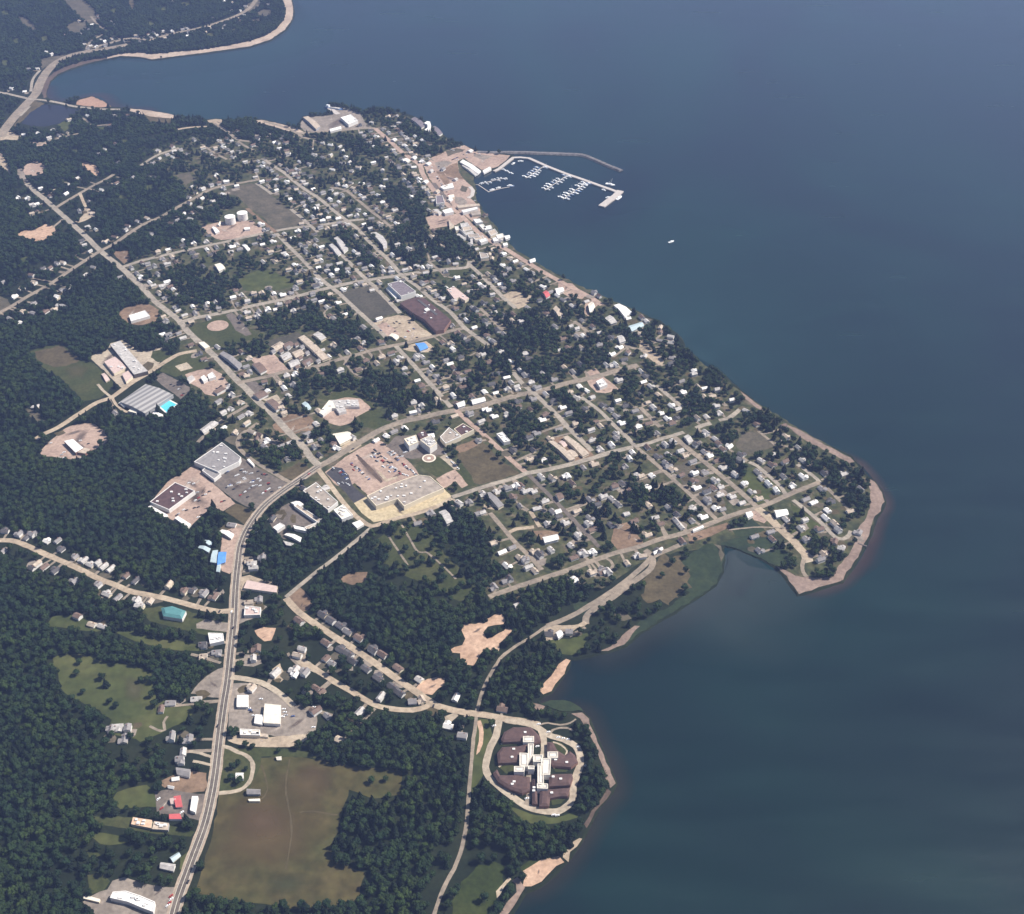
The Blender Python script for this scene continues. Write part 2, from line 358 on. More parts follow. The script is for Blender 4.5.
shoal([(728,548),(724,572),(706,594),(676,612),(640,634),(608,652),(570,660)], 42, (0.020,0.025,0.021), 'shallow_water')
shoal([(785,585),(762,563),(735,550),(722,560),(722,572),(706,594),(676,613),(640,635)], 170, (.052,.068,.066), 'shallow_water', .5)
shoal([(570,660),(562,680),(546,696),(540,703),(556,711),(584,713),(600,745),(616,785),(602,806),(584,836),(556,874),(526,894),(508,918)], 24, (0.037,0.031,0.022), 'shallow_water', .55)
shoal([(500,238),(520,254),(560,276),(600,299),(640,313),(668,329),(690,352),(722,373),(765,409),(800,430),(840,452)], 26, (0.016,0.028,0.026), 'shallow_water', .7)
shoal([(47,84),(46,97),(60,103),(80,99),(100,97),(116,108),(160,112)], 40, (0.045,0.030,0.028), 'shallow_water', .8)
shoal([(292,0),(294,14),(284,33),(250,48),(200,55),(150,61),(105,60),(60,75)], 40, (0.022,0.030,0.030), 'shallow_water', .6)
shoal([(480,205),(500,238),(520,254),(560,276),(600,299),(640,313),(668,329),(690,352),(722,373),(765,409),(800,430),(850,455)], 440, (.019,.051,.055), 'shallow_water', .6)
shoal([(296,2),(286,34),(250,49),(200,56),(150,62),(105,61),(60,76),(48,96)], 160, (.022,.054,.058), 'shallow_water', .6)
# pond behind the causeway
flat('pond', densify([(29,113),(35,107.5),(46,105),(60,106),(79,111),(70,117),(60,124),(46,127),(32,127),(22,124)], 14, 1), LAND+.04, M['pond']); OPEN.append([(26,114),(35,106),(46,104),(60,105),(82,111),(70,120),(60,128),(46,130),(30,130),(18,125)])
# ------------------------------------------------------------------ town ground
TOWN = [(150,150),(200,135),(255,142),(300,130),(330,115),(400,113),(440,135),(470,150),(478,205),(515,251),(560,277),(640,313),(684,350),(740,392),(800,430),(850,458),(872,485),(875,520),(850,565),(800,580),(765,558),(730,545),(700,550),(655,556),(600,590),(560,580),(490,603),(480,580),(500,545),(455,500),(420,520),(370,528),(330,512),(310,495),(285,490),(262,480),(240,450),(200,400),(175,365),(180,345),(150,305),(122,272),(140,255),(200,235),(190,200)]
flat('town_lawns', densify(TOWN, 10, 3), LAND+.03, M['town'])
# fields and clearings
patch('grass_field', [(30,352),(45,347),(62,344),(72,353),(80,360),(94,364),(106,376),(115,386),(100,399),(84,402),(72,390),(62,380),(45,370),(36,360)], 'grass')
patch('dry_grass', [(33,353),(62,346),(80,361),(78,364),(60,368),(48,366),(38,360)], 'dry', jit=3, step=10)
patch('hay_meadow', [(52,658),(64,655),(78,656),(100,661),(120,665),(150,671),(155,688),(157,702),(170,704),(185,706),(194,711),(190,722),(176,726),(160,735),(140,742),(118,738),(108,730),(112,722),(104,714),(90,706),(72,700),(62,690),(58,676),(54,668)], 'meadow', jit=2.5)
patch('grass_strip', [(47,627),(53,617),(75,616),(90,622),(100,625),(108,629),(96,633),(70,629)], 'meadow')
patch('grass_strip', [(117,634),(122,629),(140,634),(160,639),(178,641),(206,647),(204,652),(185,652),(160,648),(135,642)], 'meadow')
patch('grass_strip', [(140,610),(160,607),(188,612),(206,618),(230,624),(226,634),(205,636),(180,630),(150,622)], 'grass')
patch('grass_strip', [(112,802),(117,793),(128,789),(146,786),(156,791),(156,808),(140,808),(120,810)], 'meadow')
patch('grass_strip', [(90,835),(104,833),(118,836),(131,842),(118,846),(100,845)], 'meadow')
patch('grass_strip', [(86,851),(97,852),(101,857),(90,861)], 'grass')
patch('grass_strip', [(92,817),(130,818),(170,826),(196,833),(192,838),(150,834),(100,825)], 'grass')
patch('grass_strip', [(88,876),(104,876),(110,882),(104,893),(90,895)], 'grass')
patch('grass_strip', [(180,858),(192,850),(198,853),(190,868),(180,870)], 'meadow')
patch('hay_field', [(218,796),(232,794),(250,788),(258,770),(262,758),(290,757),(320,761),(351,767),(375,769),(402,771),(402,796),(376,800),(350,791),(346,803),(339,828),(331,850),(335,860),(350,868),(366,874),(361,888),(354,906),(330,910),(300,910),(250,903),(195,895),(197,885),(204,862),(212,835),(217,815)], 'brownfield', jit=1.5)
patch('grass_field', [(222,745),(236,750),(262,748),(308,752),(320,760),(290,757),(262,758),(258,772),(250,789),(219,794),(221,770)], 'grass')
patch('meadow', [(462,885),(472,874),(480,868),(492,862),(502,864),(507,872),(503,884),(497,900),(490,916),(455,916),(452,900)], 'lush', jit=3)
patch('meadow', [(520,868),(530,861),(545,858),(560,857),(542,861),(523,873)], 'lush')
patch('grass_bank', [(478,720),(488,720),(492,735),(484,760),(484,775),(476,788),(472,800),(470,780),(474,750)], 'meadow')
patch('grass_bank', [(508,806),(530,815),(556,819),(575,812),(586,806),(578,818),(556,825),(525,824)], 'meadow')
patch('marsh', [(655,585),(690,556),(705,545),(713,545),(724,557),(722,572),(716,585),(705,593),(690,602),(675,612),(655,624),(640,633),(625,646),(620,640),(640,622),(668,608),(690,592)], 'marsh', jit=2)
patch('marsh', [(540,704),(550,700),(570,702),(585,711),(570,713),(552,710)], 'marsh', jit=2)
patch('marsh', [(720,545),(735,538),(760,545),(785,560),(780,568),(760,559),(740,551)], 'marsh', jit=2)
patch('scrub_field', [(655,562),(662,555),(672,559),(681,557),(684,566),(690,572),(687,582),(690,588),(678,594),(668,606),(658,601),(648,606),(640,597),(646,588),(642,578),(650,571)], 'dry', jit=4)
patch('scrub_field', [(566,590),(588,603),(602,610),(590,616),(575,613)], 'marsh', jit=2, open_=False)
patch('grass_bank', [(548,640),(570,640),(590,632),(585,648),(572,657),(560,655)], 'meadow', jit=2)
patch('cemetery_lawn', [(372,546),(385,534),(400,524),(416,521),(428,532),(440,548),(456,566),(474,588),(482,605),(474,612),(455,600),(435,588),(415,580),(395,572),(380,560)], 'grass', jit=3, open_=False)
patch('dry_clearing', [(341,578),(354,573),(367,573),(366,582),(352,586),(343,583)], 'dirt')
patch('ball_field', [(186,330),(200,324),(215,318),(232,313),(246,327),(262,338),(240,343),(218,347),(204,342)], 'grass')
patch('parking_lot', [(226,316),(232,313),(244,324),(252,335),(246,337),(236,331)], 'asphalt')
patch('cinder_field', [(340,293),(369,285),(384,299),(399,313),(384,317),(369,320),(354,307)], 'parade', jit=.4)
patch('scrub_field', [(225,192),(240,186),(252,184),(260,188),(273,197),(290,210),(306,224),(290,228),(276,231),(262,217),(247,207),(240,199)], 'scrub', jit=2)
patch('school_lawn', [(318,398),(335,393),(350,389),(362,395),(372,405),(384,416),(392,425),(378,430),(366,428),(358,418),(330,404)], 'grass')
patch('green_lawn', [(416,464),(428,459),(438,457.5),(447,463),(455,470),(446,474),(437,478),(426,471)], 'grass', jit=.3)
patch('scrub_field', [(455,455),(468,448),(482,441),(490,450),(500,462),(520,474),(505,479),(480,486),(470,482),(466,470)], 'dry', jit=2)
patch('green_lawn', [(452,470),(462,464),(470,474),(476,486),(468,488),(458,478)], 'grass')
patch('brown_field', [(613,530),(620,525),(627,523),(636,533),(644,544),(632,548),(618,551),(611,542)], 'dirt')
patch('scrub_field', [(673,468),(690,461),(706,476),(720,490),(724,504),(714,517),(702,507),(688,494)], 'scrub', jit=2, open_=False)
patch('scrub_field', [(735,447),(742,436),(752,432),(764,436),(775,447),(760,452),(748,456)], 'scrub', jit=2)
patch('lawn', [(748,468),(760,473),(772,482),(782,491),(770,499),(757,506),(747,494),(740,484)], 'meadow')
patch('lawn', [(790,503),(806,515),(822,528),(824,540),(812,550),(798,543),(788,532),(795,520)], 'meadow', open_=False)
patch('lawn', [(728,522),(748,518),(770,534),(784,550),(800,566),(780,560),(750,545),(735,535)], 'marsh', jit=2, open_=False)
patch('brown_field', [(272,426),(285,416),(300,413),(312,419),(317,425),(310,432),(290,435),(278,433)], 'dirt')
patch('lawn', [(238,281),(250,274),(262,270),(272,272),(290,280),(296,287),(270,292),(246,292)], 'meadow')
patch('lawn', [(436,271),(467,268),(470,275),(452,280),(440,280)], 'grass')
patch('lawn', [(197,252),(206,250),(215,264),(210,266)], 'grass')
patch('lawn', [(58,125),(70,119),(72,128),(64,132)], 'meadow')
patch('grass_clearing', [(60,-6),(80,-4),(95,10),(98,18),(90,26),(84,20),(70,8)], 'scrub', jit=5)
patch('grass_clearing', [(66,27),(74,22),(86,22),(88,28),(78,34),(70,32)], 'scrub', jit=5)
patch('grass_clearing', [(18,16),(28,20),(38,29),(32,30),(22,24)], 'scrub', jit=4)
patch('grass_clearing', [(126,-4),(134,-2),(136,8),(132,10)], 'dry', jit=4)
patch('grass_clearing', [(255,14),(266,9),(274,12),(266,17)], 'scrub', jit=4)
patch('grass_clearing', [(251,20),(260,19),(260,22),(252,22)], 'scrub', jit=3)
patch('grass_clearing', [(243,8),(250,3),(256,0),(262,4),(250,14)], 'scrub', jit=4)
patch('grass_clearing', [(40,60),(52,57),(66,55),(58,61),(48,66),(42,70)], 'scrub', jit=3)
patch('grass_bank', [(33,100),(45,104),(32,112),(22,122),(14,130),(9,133),(20,118)], 'dry', jit=2)
patch('lawn', [(145,116),(172,119),(172,124),(150,122)], 'dry', jit=2)
patch('grass_clearing', [(176,176),(190,172),(196,180),(186,186)], 'scrub', jit=3)
patch('grass_clearing', [(0,297),(8,300),(12,308),(0,316),(-10,318),(-10,296)], 'scrub')
patch('grass_clearing', [(25,408),(36,412),(48,420),(52,424),(38,422),(28,416)], 'scrub')
def soft_patch(name, poly, c, strength, fade=.45):
    P = densify(poly, 9, 2); z = layer(bbox(P)); cx = sum(p[0] for p in P)/len(P); cy = sum(p[1] for p in P)/len(P); n = len(P)
    v = [(x, y, z) for x, y in P]+[(cx+(x-cx)*.12, cy+(y-cy)*.12, z) for x, y in P]+[(cx, cy, z)]
    f = [(i, (i+1) % n, (i+1) % n+n, i+n) for i in range(n)]+[(i+n, (i+1) % n+n, 2*n) for i in range(n)]
    m = shallow_mat(name, c, 2.6); m.node_tree.nodes['Principled BSDF'].inputs['Roughness'].default_value = .95
    o = mesh_obj(name, v, f, m); tag(o, kind='structure')
    a = o.data.attributes.new('shallow', 'FLOAT', 'POINT'); a.data.foreach_set('value', [0.0]*n+[strength]*(n+1))
soft_patch('worn_ground', [(204,846),(218,802),(246,786),(280,780),(310,790),(330,812),(332,836),(306,866),(262,878),(220,878),(200,864)], (.092,.064,.026), .9)
soft_patch('worn_ground', [(292,768),(312,762),(334,766),(338,784),(322,796),(300,792)], (.080,.054,.027), .6)
soft_patch('worn_ground', [(236,806),(268,803),(296,812),(290,836),(252,846),(228,832)], (.092,.060,.030), .6)
soft_patch('worn_ground', [(268,770),(330,768),(336,800),(320,820),(280,810)], (.092,.066,.028), .7)
soft_patch('worn_ground', [(250,880),(300,872),(330,884),(300,900),(262,896)], (.05,.052,.02), .6)
soft_patch('worn_ground', [(120,674),(140,676),(150,690),(140,706),(124,700)], (.08,.075,.035), .6)
soft_patch('worn_ground', [(62,368),(80,362),(92,368),(84,380),(68,380)], (.10,.085,.04), .6)
for q in ([(110,10),(118,8),(122,14),(114,17)], [(148,22),(156,20),(158,26),(150,28)], [(180,3),(192,1),(196,7),(184,9)], [(12,40),(22,37),(26,44),(16,48)], [(40,38),(50,35),(52,41),(44,44)], [(0,12),(10,9),(14,16),(4,19)], [(0,62),(10,59),(14,66),(4,70)], [(205,34),(216,32),(218,37),(208,38)], [(160,8),(168,6),(170,11),(163,13)], [(230,30),(238,28),(240,33),(233,34)],
          [(70,150),(80,148),(84,153),(74,156)], [(104,150),(112,149),(114,154),(106,156)], [(118,196),(128,193),(132,199),(122,203)], [(60,180),(68,178),(70,184),(63,186)], [(20,258),(32,255),(36,262),(24,266)], [(120,140),(130,138),(133,143),(124,145)], [(145,186),(156,184),(158,190),(148,193)], [(96,128),(106,126),(108,131),(99,133)]):
    patch('grass_clearing', [(q[0][0]+(a-q[0][0])*.75, q[0][1]+(b-q[0][1])*.6) for a, b in q], 'meadow', jit=7, step=9)
# beaches
def beach(pts, mat='beach', jit=1.5): patch('beach', pts, mat, jit=jit, step=8)
beach([(283,-12),(290,-4),(292,3),(293.5,12),(292,20),(285,30),(270.5,40),(250,46.8),(225,50.3),(200,53.8),(175,56.8),(152,59.8),(140,57.3),(120,56.4),(107,59.2),(107,57.6),(120,54),(140,53),(152,54.5),(175,52.4),(200,50),(225,46.5),(250,41.5),(265,36.5),(277,29),(284,20),(286,12),(281,-2)], 'farbeach')
beach([(107,59.2),(85,64.5),(70,69.5),(58,74.5),(50.5,82),(46.6,92),(47,98),(44,99),(42,92),(46,80),(54,73),(66,67),(84,61.5),(107,57.8)], 'brownwet')
beach([(77,101),(92,97),(104,102),(111,107),(100,108),(88,107),(76,105)], 'redsand')
beach([(122,108.8),(140,110),(155,112),(172,115),(180,118),(172,119),(150,117),(134,113)], 'farbeach')
beach([(205,121),(216,119.5),(226,120.5),(218,126),(213,124)], 'tan')
beach([(246,121.5),(262,120.6),(282,125),(299,130),(308,135),(297,134.5),(280,129),(262,124)], 'farbeach')
beach([(740,392),(752,401),(763,408.5),(762,411.5),(756,409),(744,398)])
beach([(785,425),(800,431),(825,446),(838,452),(850,458.5),(854,463),(848,464),(838,458),(822,450),(800,438)])
beach([(868,479),(874,482),(880,490),(884.5,502),(880,512),(873,520),(870,533),(863,547),(857,558),(850,569),(842,581),(833,578),(838,567),(848,556),(854,545),(858,530),(866,519),(871,505),(870,492)])
beach([(777,567.5),(786,571),(796,577),(815,578),(830,578),(842,577.5),(842,581),(825,586),(812,591.5),(798,594.5),(794,587),(786,577)])
beach([(640,627),(632,634),(624,645),(616,648.5),(608,651.5),(601,651),(610,647),(619,641),(626,632),(635,627)])
beach([(566,659.5),(570,661),(567,669),(560,680),(550.5,692),(544,695.5),(540,692),(541.5,686),(550,678),(556,671),(559,665)], 'peach')
beach([(532,703),(539,706),(544,707.5),(543,711),(537,710),(534,707)])
beach([(571,713.5),(582,713.5),(588,719),(592,731),(598,743),(604,756),(612,776),(614.5,785),(609,788),(604,772),(596,748),(588,731),(580,720)])
beach([(608,788),(611,792),(600,806),(592,818),(586,830),(584,826),(592,812),(602,797)], 'brownwet')
beach([(522.5,872),(532,866),(541,861),(549,860),(560,858),(563,862),(552,872),(541,882),(532,887),(524,888),(524,880)], 'peach')
beach([(565,850),(574,843),(580,839),(583,840),(576,847),(571,853),(568,862),(564,859)], 'tan')
beach([(513,881),(520,876),(524,889),(517,902),(509,915),(498,916),(508,903),(516,893),(517,886)])
beach([(508,878),(511,879),(506,887),(500,895),(498,898),(497,892),(502,886)], 'tan')
beach([(713,545),(720,546),(724,556),(722,563),(720,559),(719,550)], 'scrub')
for P in ([(1,152),(5,160),(12,172),(10,175),(4,170),(-4,163),(-6,152)],): patch('dirt_clearing', P, 'tan')
# lots, bare ground
patch('bare_ground', [(17,235),(24,231),(36,230),(45,225),(55,227),(58,233),(50,238),(44,241),(38,242),(27,239)], 'peach', jit=3)
patch('bare_ground', [(23,168),(28,165),(33,162),(40,163),(48,169),(43,173),(37,176),(30,177),(25,175)], 'pink', jit=2.5)
patch('bare_ground', [(16,168),(23,169),(25,177),(30,183),(25,184),(18,177)], 'greygravel', jit=2)
patch('bare_ground', [(79,163),(88,164),(96,166),(100,172),(96,176.5),(90,172),(84,169)], 'peach', jit=3)
patch('bare_ground', [(29,142),(40,143),(48,142.5),(46,146),(36,147)], 'pink', jit=3)
patch('gravel_lot', [(4,132),(12,133),(22,136),(18,141),(6,140),(0,141),(-4,138)], 'tan')
patch('gravel_lot', [(76,222),(83,216),(85,208),(89,209),(95,213),(92,218),(85,222),(79,223.5)], 'tan', jit=1.5)
patch('parking_lot', [(112,252),(128,251),(132,259),(124,265),(118,259)], 'dirt')
patch('parking_lot', [(157,264),(172,260),(184,258),(180,266),(166,271),(158,272)], 'scrub', open_=False)
patch('tank_yard', [(201,227),(210,225),(222,222),(236,222),(252,221),(260,227),(268,234),(245,238),(222,241),(216,239),(208,234)], 'pink', jit=1)
patch('gravel_lot', [(89,358),(98,354),(106,352),(111,344),(122,341),(132,347),(142,352),(150,351),(162,348),(166,353),(158,366),(140,377),(122,389),(112,380),(104,371),(96,364)], 'gravel', jit=.8)
patch('lawn', [(140,368),(148,362),(154,364),(152,372),(143,374)], 'dry', jit=.6)
patch('lawn', [(153,352),(164,350),(174,355),(168,361),(158,363),(151,358)], 'grass', jit=.6)
patch('parking_lot', [(154,378),(163,373.5),(178,381),(190,388),(190,392),(181,400),(172,393),(162,386)], 'asphalt', jit=.5)
patch('parking_lot', [(185,375),(198,371),(212,369),(222,375),(230,386),(224,394),(215,397),(205,395),(200,389),(190,384)], 'pink', jit=.7)
patch('lawn', [(165,364),(188,353),(202,358),(212,366),(200,370),(184,375),(176,378),(160,372)], 'grass', jit=.7)
patch('gravel_pad', [(175,367),(187,363),(193,369),(181,372)], 'gravel', jit=.3)
patch('yard', [(40,453),(46,446),(54,439),(62,431),(75,425),(88,424),(96,425),(104,432),(109,440),(104,445),(97,449),(85,457),(72,460),(58,458),(46,457)], 'pink', jit=1.5)
patch('yard_grass', [(54,434),(63,431),(66,434),(58,437)], 'dry', jit=.5)
patch('yard', [(118,313),(127,308),(140,304.5),(150,305),(160,311),(156,322),(142,326),(130,325),(122,319)], 'dirt', jit=1)
patch('parking_lot', [(168,482),(182,474),(195,465),(206,478),(222,492),(236,504),(223,512),(213,507),(200,518),(190,528),(175,522),(160,514),(149,506)], 'pink', jit=.7)
patch('parking_lot', [(240,457),(250,463),(264,472),(278,479),(289,485),(272,499),(257,510),(246,507),(235,501),(222,491),(208,480),(222,471),(232,464)], 'asphalt', jit=.4)
patch('dry_verge', [(257,510),(272,499),(290,486),(293,487),(282,496),(264,510),(259,514)], 'dry', jit=.5)
patch('dry_verge', [(225,512),(236,504),(248,509),(258,515),(252,531),(240,522)], 'dry', jit=.6)
patch('dry_verge', [(278,474),(288,470),(299,463),(305,464),(310,470),(304,477),(297,481),(290,480),(284,477)], 'dry', jit=.6)
patch('dry_verge', [(196,464),(208,453),(220,442),(232,436),(240,428),(246,431),(238,440),(240,449),(222,440),(208,451),(198,459)], 'scrub', jit=.8)
patch('parking_lot', [(325,473),(335,466),(345,458),(362,448),(378,440),(388,446),(400,455),(410,463),(416,470),(420,477),(403,481),(385,488),(368,496),(355,484),(345,489),(336,486)], 'pink', jit=.5)
patch('dark_lot', [(326,474),(334,467.5),(342,469),(349,476),(352,486),(360,493),(367,498),(354,504),(346,494),(337,484)], 'darkasphalt', jit=.4)
patch('service_yard', [(354,504),(366,497.5),(376,507),(397,500),(404,508),(444,490),(452,497),(440,505),(420,512),(402,517),(385,521),(374,523),(362,514)], 'yellowpave', jit=.5)
patch('parking_lot', [(386,447),(396,437),(412,436),(428,440),(442,447),(446,455),(430,457),(412,460),(400,457)], 'asphalt', jit=.5)
patch('planting_strip', [(357,455),(362,459),(372,469),(383,482),(381,484),(368,471),(358,460)], 'brownwet', jit=.3)
patch('planting_strip', [(375,470),(380,476),(386,483),(398,479),(397,477),(387,480),(381,473)], 'tan', jit=.3)
patch('gravel_lot', [(436,480),(446,474),(455,470),(462,478),(468,486),(462,489),(455,482),(447,488),(443,489)], 'pink', jit=.5)
patch('gravel_lot', [(440,458),(446,455),(456,464),(460,471),(454,470),(446,463)], 'gravel', jit=.3)
patch('road_verge', [(455,448),(468,443),(474,440),(478,446),(466,452),(458,454)], 'dirt', jit=.6)
patch('parking_lot', [(371,323),(384,319),(398,315.5),(403,316),(410,318),(420,327),(433,336),(420,339),(410,343),(402,338),(394,336),(388,339),(380,332)], 'tan', jit=.6)
patch('gravel_pad', [(377,326),(386,323),(400,334),(396,338),(389,338)], 'pink', jit=.3)
patch('gravel_lot', [(403,350),(412,345),(426,342),(437,350),(428,353),(418,353),(410,352)], 'tan', jit=.6)
patch('housing_lot', [(266,343),(282,337),(298,333),(314,344),(331,359),(312,363),(290,368),(278,355)], 'parade', jit=.8)
patch('gravel_lot', [(250,359),(262,357),(274,355),(282,363),(289,371),(278,374),(268,375),(258,368)], 'pink', jit=.6)
patch('gravel_lot', [(262,400),(270,398),(277,395),(284,405),(278,408),(270,404)], 'gravel', jit=.5)
patch('gravel_lot', [(246,383),(256,382),(270,393),(268,399),(258,399),(250,391)], 'asphalt', jit=.5)
patch('school_yard', [(320,414),(330,402),(345,398),(360,399),(370,407),(371,410),(356,418),(350,424),(340,427),(330,424),(322,418)], 'pink', jit=.6)
patch('gravel_lot', [(354,440),(362,446),(350,454),(340,449),(346,444)], 'tan', jit=.4)
patch('parking_lot', [(585,374),(590,371),(596,369),(604,378),(612,384),(619,390),(606,394),(596,393),(589,386),(586,380)], 'pink', jit=.6)
patch('gravel_lot', [(640,341),(648,346),(656,355),(664,361),(662,367),(655,364),(645,356),(639,349)], 'tan', jit=.6)
patch('dirt_lot', [(546,440),(562,436),(590,452),(596,458),(575,463),(562,459)], 'dirt', jit=.6)
patch('gravel_lot', [(502,296),(512,292),(520,293),(524,298),(534,294),(526,306),(518,310),(512,306)], 'tan', jit=.8)
patch('gravel_lot', [(585,303),(594,300),(600,304),(592,311),(588,317),(584,314)], 'pink', jit=.6)
patch('gravel_lot', [(558,284),(572,284),(586,296),(582,300),(568,297),(558,291)], 'pink', jit=.8)
patch('gravel_drive', [(483,512),(492,504),(500,506),(514,516),(512,520),(504,518),(492,508),(484,505)], 'tan', jit=.5)
patch('gravel_lot', [(533,532),(545,531),(558,532),(560,540),(548,545),(540,541)], 'dirt', jit=.6)
patch('dirt_verge', [(687,535),(706,530),(727,523),(730,528),(716,535),(702,540),(690,543)], 'dirt', jit=1)
patch('paved_spot', [(745,510),(757,510),(768,520),(764,524),(754,521)], 'pink', jit=.5)
patch('gravel_lot', [(798,548),(812,558),(813,562),(806,564),(802,560)], 'gravel', jit=.4)
patch('bare_ground', [(446,652),(454,648),(463,646),(465,639),(462,632),(462,625),(475,625),(486,620),(500,614),(504,617),(507,624),(496,626),(488,628),(484,633),(488,640),(498,635),(508,627),(514,630),(508,637),(500,645),(498,653),(489,650),(482,652),(478,660),(474,667),(467,665),(460,660),(460,654)], 'peach', jit=1.5)
patch('bare_ground', [(415,690),(420,684),(428,680),(438,678),(445,679),(445,685),(438,690),(432,696),(424,695)], 'peach', jit=.8)
patch('dirt_clearing', [(286,599),(293,593),(300,588),(308,596),(313,604),(308,611),(302,613),(294,606)], 'dirt', jit=.7)
patch('shop_lot', [(222,530),(236,524),(247,527),(242,540),(238,556),(236,568),(230,575),(222,572),(219,560),(222,545)], 'pink', jit=.6)
patch('motel_court', [(281,508),(289,504),(296,509),(318,522),(306,528),(296,526),(288,531),(297,540),(284,540),(274,532),(270,524),(278,516)], 'asphalt', jit=.5)
patch('green_island', [(292,515),(296,516),(296,524),(292,524),(290,520)], 'dry', jit=.2)
patch('green_island', [(275,513),(284,510),(287,515),(283,521),(276,519)], 'dry', jit=.3)
patch('yard', [(232,684),(246,684),(262,688),(276,695),(290,705),(316,709),(317,722),(316,731),(297,741),(270,736),(228,732),(229,710)], 'greygravel', jit=.7)
patch('gravel_lot', [(227,737),(245,736),(270,738),(308,735),(308,740),(300,745),(290,748),(262,748),(240,746),(228,742)], 'tan', jit=.6)
patch('yard', [(192,694),(198,685),(206,677),(218,670),(224,668),(221,690),(219,699),(204,697)], 'greygravel', jit=1)
patch('yard', [(240,578),(250,576),(278,585),(279,593),(262,592),(242,592)], 'tan', jit=.8, open_=False)
patch('yard', [(240,600),(252,603),(268,607),(262,612),(256,618),(246,622),(238,626)], 'greygravel', jit=.6)
patch('yard', [(254,632),(262,628),(276,629),(275,634),(272,641),(264,642),(258,637)], 'peach', jit=.8)
patch('yard', [(245,655),(260,656),(262,664),(254,668),(243,667)], 'greygravel', jit=.8)
patch('yard', [(272,670),(280,664),(284,672),(286,678),(280,683),(274,680)], 'tan', jit=.8)
patch('yard', [(292,655),(299,658),(310,663),(318,668),(320,676),(312,672),(300,668),(294,664)], 'gravel', jit=.8)
patch('yard', [(196,625),(206,620),(228,624),(227,633),(210,631),(197,629)], 'greygravel', jit=.5)
patch('yard', [(157,784),(168,778),(178,774),(190,772),(206,774),(207,786),(205,793),(190,794),(172,792)], 'dirt', jit=1)
patch('shop_lot', [(155,792),(172,790),(190,794),(205,795),(203,810),(200,822),(185,818),(165,815),(157,817)], 'asphalt', jit=.6)
patch('shop_lot', [(82,902),(92,896),(108,890),(113,882),(124,878),(146,884),(160,887),(178,888),(173,905),(168,925),(95,930),(90,912)], 'greygravel', jit=.8)
patch('gravel_pad', [(445,717),(456,713),(458,717),(452,722),(446,723)], 'gravel', jit=.5)
patch('sand_track', [(477,722),(481,721),(484,733),(483,745),(480,752),(476,756),(479,742),(479,732)], 'peach', jit=.4)
patch('grass_island', [(426,708),(434,706),(442,712),(438,718),(430,716)], 'dry', jit=.4, open_=False)
patch('gravel_yard', [(544,628),(556,626),(570,626),(578,628),(570,634),(556,640),(546,642)], 'tan', jit=.8)
patch('bare_ground', [(614,614),(624,612),(632,619),(624,622),(616,621)], 'scrub', jit=.6)
patch('harbour_lot', [(424,167),(432,158),(445,152),(455,148),(464,146),(475,151),(490,154),(510,156),(506,161),(498,167),(490,169.5),(482,170.5),(474,166),(464,158.5),(457.5,162),(459,174),(466,182),(472,187),(472,193),(468,197),(476,204),(480,209),(480.5,217),(472,222),(462,214),(452,206),(440,192),(430,180)], 'pink', jit=1.2)
patch('boat_yard', [(442,171),(450,166),(457,163),(459,173),(464,180),(455,179),(447,176)], 'dirt', jit=1)
patch('town_square', [(426,218),(436,214),(450,216),(458,214),(466,220),(455,226),(440,228),(430,230)], 'pink', jit=1)
patch('wharf', [(299,126),(304,119),(312,117),(330,116),(334,113),(330,107.5),(340,107.5),(352,111),(360,114),(366,124),(372,128),(350,131),(320,132),(305,132)], 'greygravel', jit=.8)
for q, mt in (([(446,152),(456,149),(466,150),(458,154),(448,157)], 'scrub'), ([(434,162),(442,160),(452,163),(446,168),(438,170)], 'greygravel'), ([(430,183),(436,184),(446,196),(452,205),(447,207),(438,196)], 'asphalt'),
              ([(462,186),(468,188),(466,193),(460,191)], 'scrub'), ([(455,197),(462,198),(468,203),(462,207),(455,203)], 'greygravel'), ([(474,151),(486,153),(492,157),(484,161),(474,157)], 'greygravel'), ([(436,172),(443,172),(450,182),(446,187)], 'dirt'), ([(428,150),(436,149),(444,153),(436,157)], 'dry')):
    patch('worn_paving', q, mt, jit=1.2, open_=False)
patch('park_lawn', [(385,112),(400,115),(410,119),(398,120),(388,117)], 'dry', jit=2, open_=False)
# ------------------------------------------------------------------ streets and roads
road('the highway', [(168,935),(172,922),(178,900),(185,880),(193,858),(205,825),(212,795),(216,770),(220,735),(224,705),(228,680),(231,650),(234,620),(235.5,590),(238,565),(241,545),(249,527),(263,508),(281,493),(300,480),(319,467)], 15, 'asphalt', kind='highway')
road('the wide central road', [(319,467),(329,462),(355,446),(375,434),(387,428),(406,421.5),(421,418.5),(445,413),(476,408),(500,401),(521,395),(534,393.5),(550,389),(567,384),(585,380),(605,375),(624,369.5),(638,366)], 13, 'lane', name='highway')
road('the road up past the ball field', [(319,466),(312,460),(302,446),(288,432),(270,412),(258,402),(247,390),(236,380),(220,362),(205,348),(197,341),(185,329),(178,320),(165,310),(155,302),(146,292),(138,284),(122,269),(100,251),(88,239),(75,227),(64,217),(55,209),(45,200),(35,192),(27,184)], 12, 'road')
road('the diagonal road by the tanks', [(-20,322),(-8,317),(10,308),(30,296),(50,285),(75,268),(100,252),(115,244),(140,227),(160,218),(172,211),(183,205),(198,197),(211,190),(226,186),(244,183),(260,180)], 10, 'lane')
road('the street below the tanks', [(122,268),(140,262),(160,257),(190,250),(219,244),(245,238),(268,233.5),(290,229),(319,226),(345,222),(364,220)], 10, 'road')
road('the street above the ball field', [(178,324),(195,319),(230,312),(255,306),(285,300),(305,295),(319,291),(337,287),(352,283.5),(380,279),(401,276),(420,273),(436,271),(450,269.5),(467,268),(470,262)], 11, 'road')
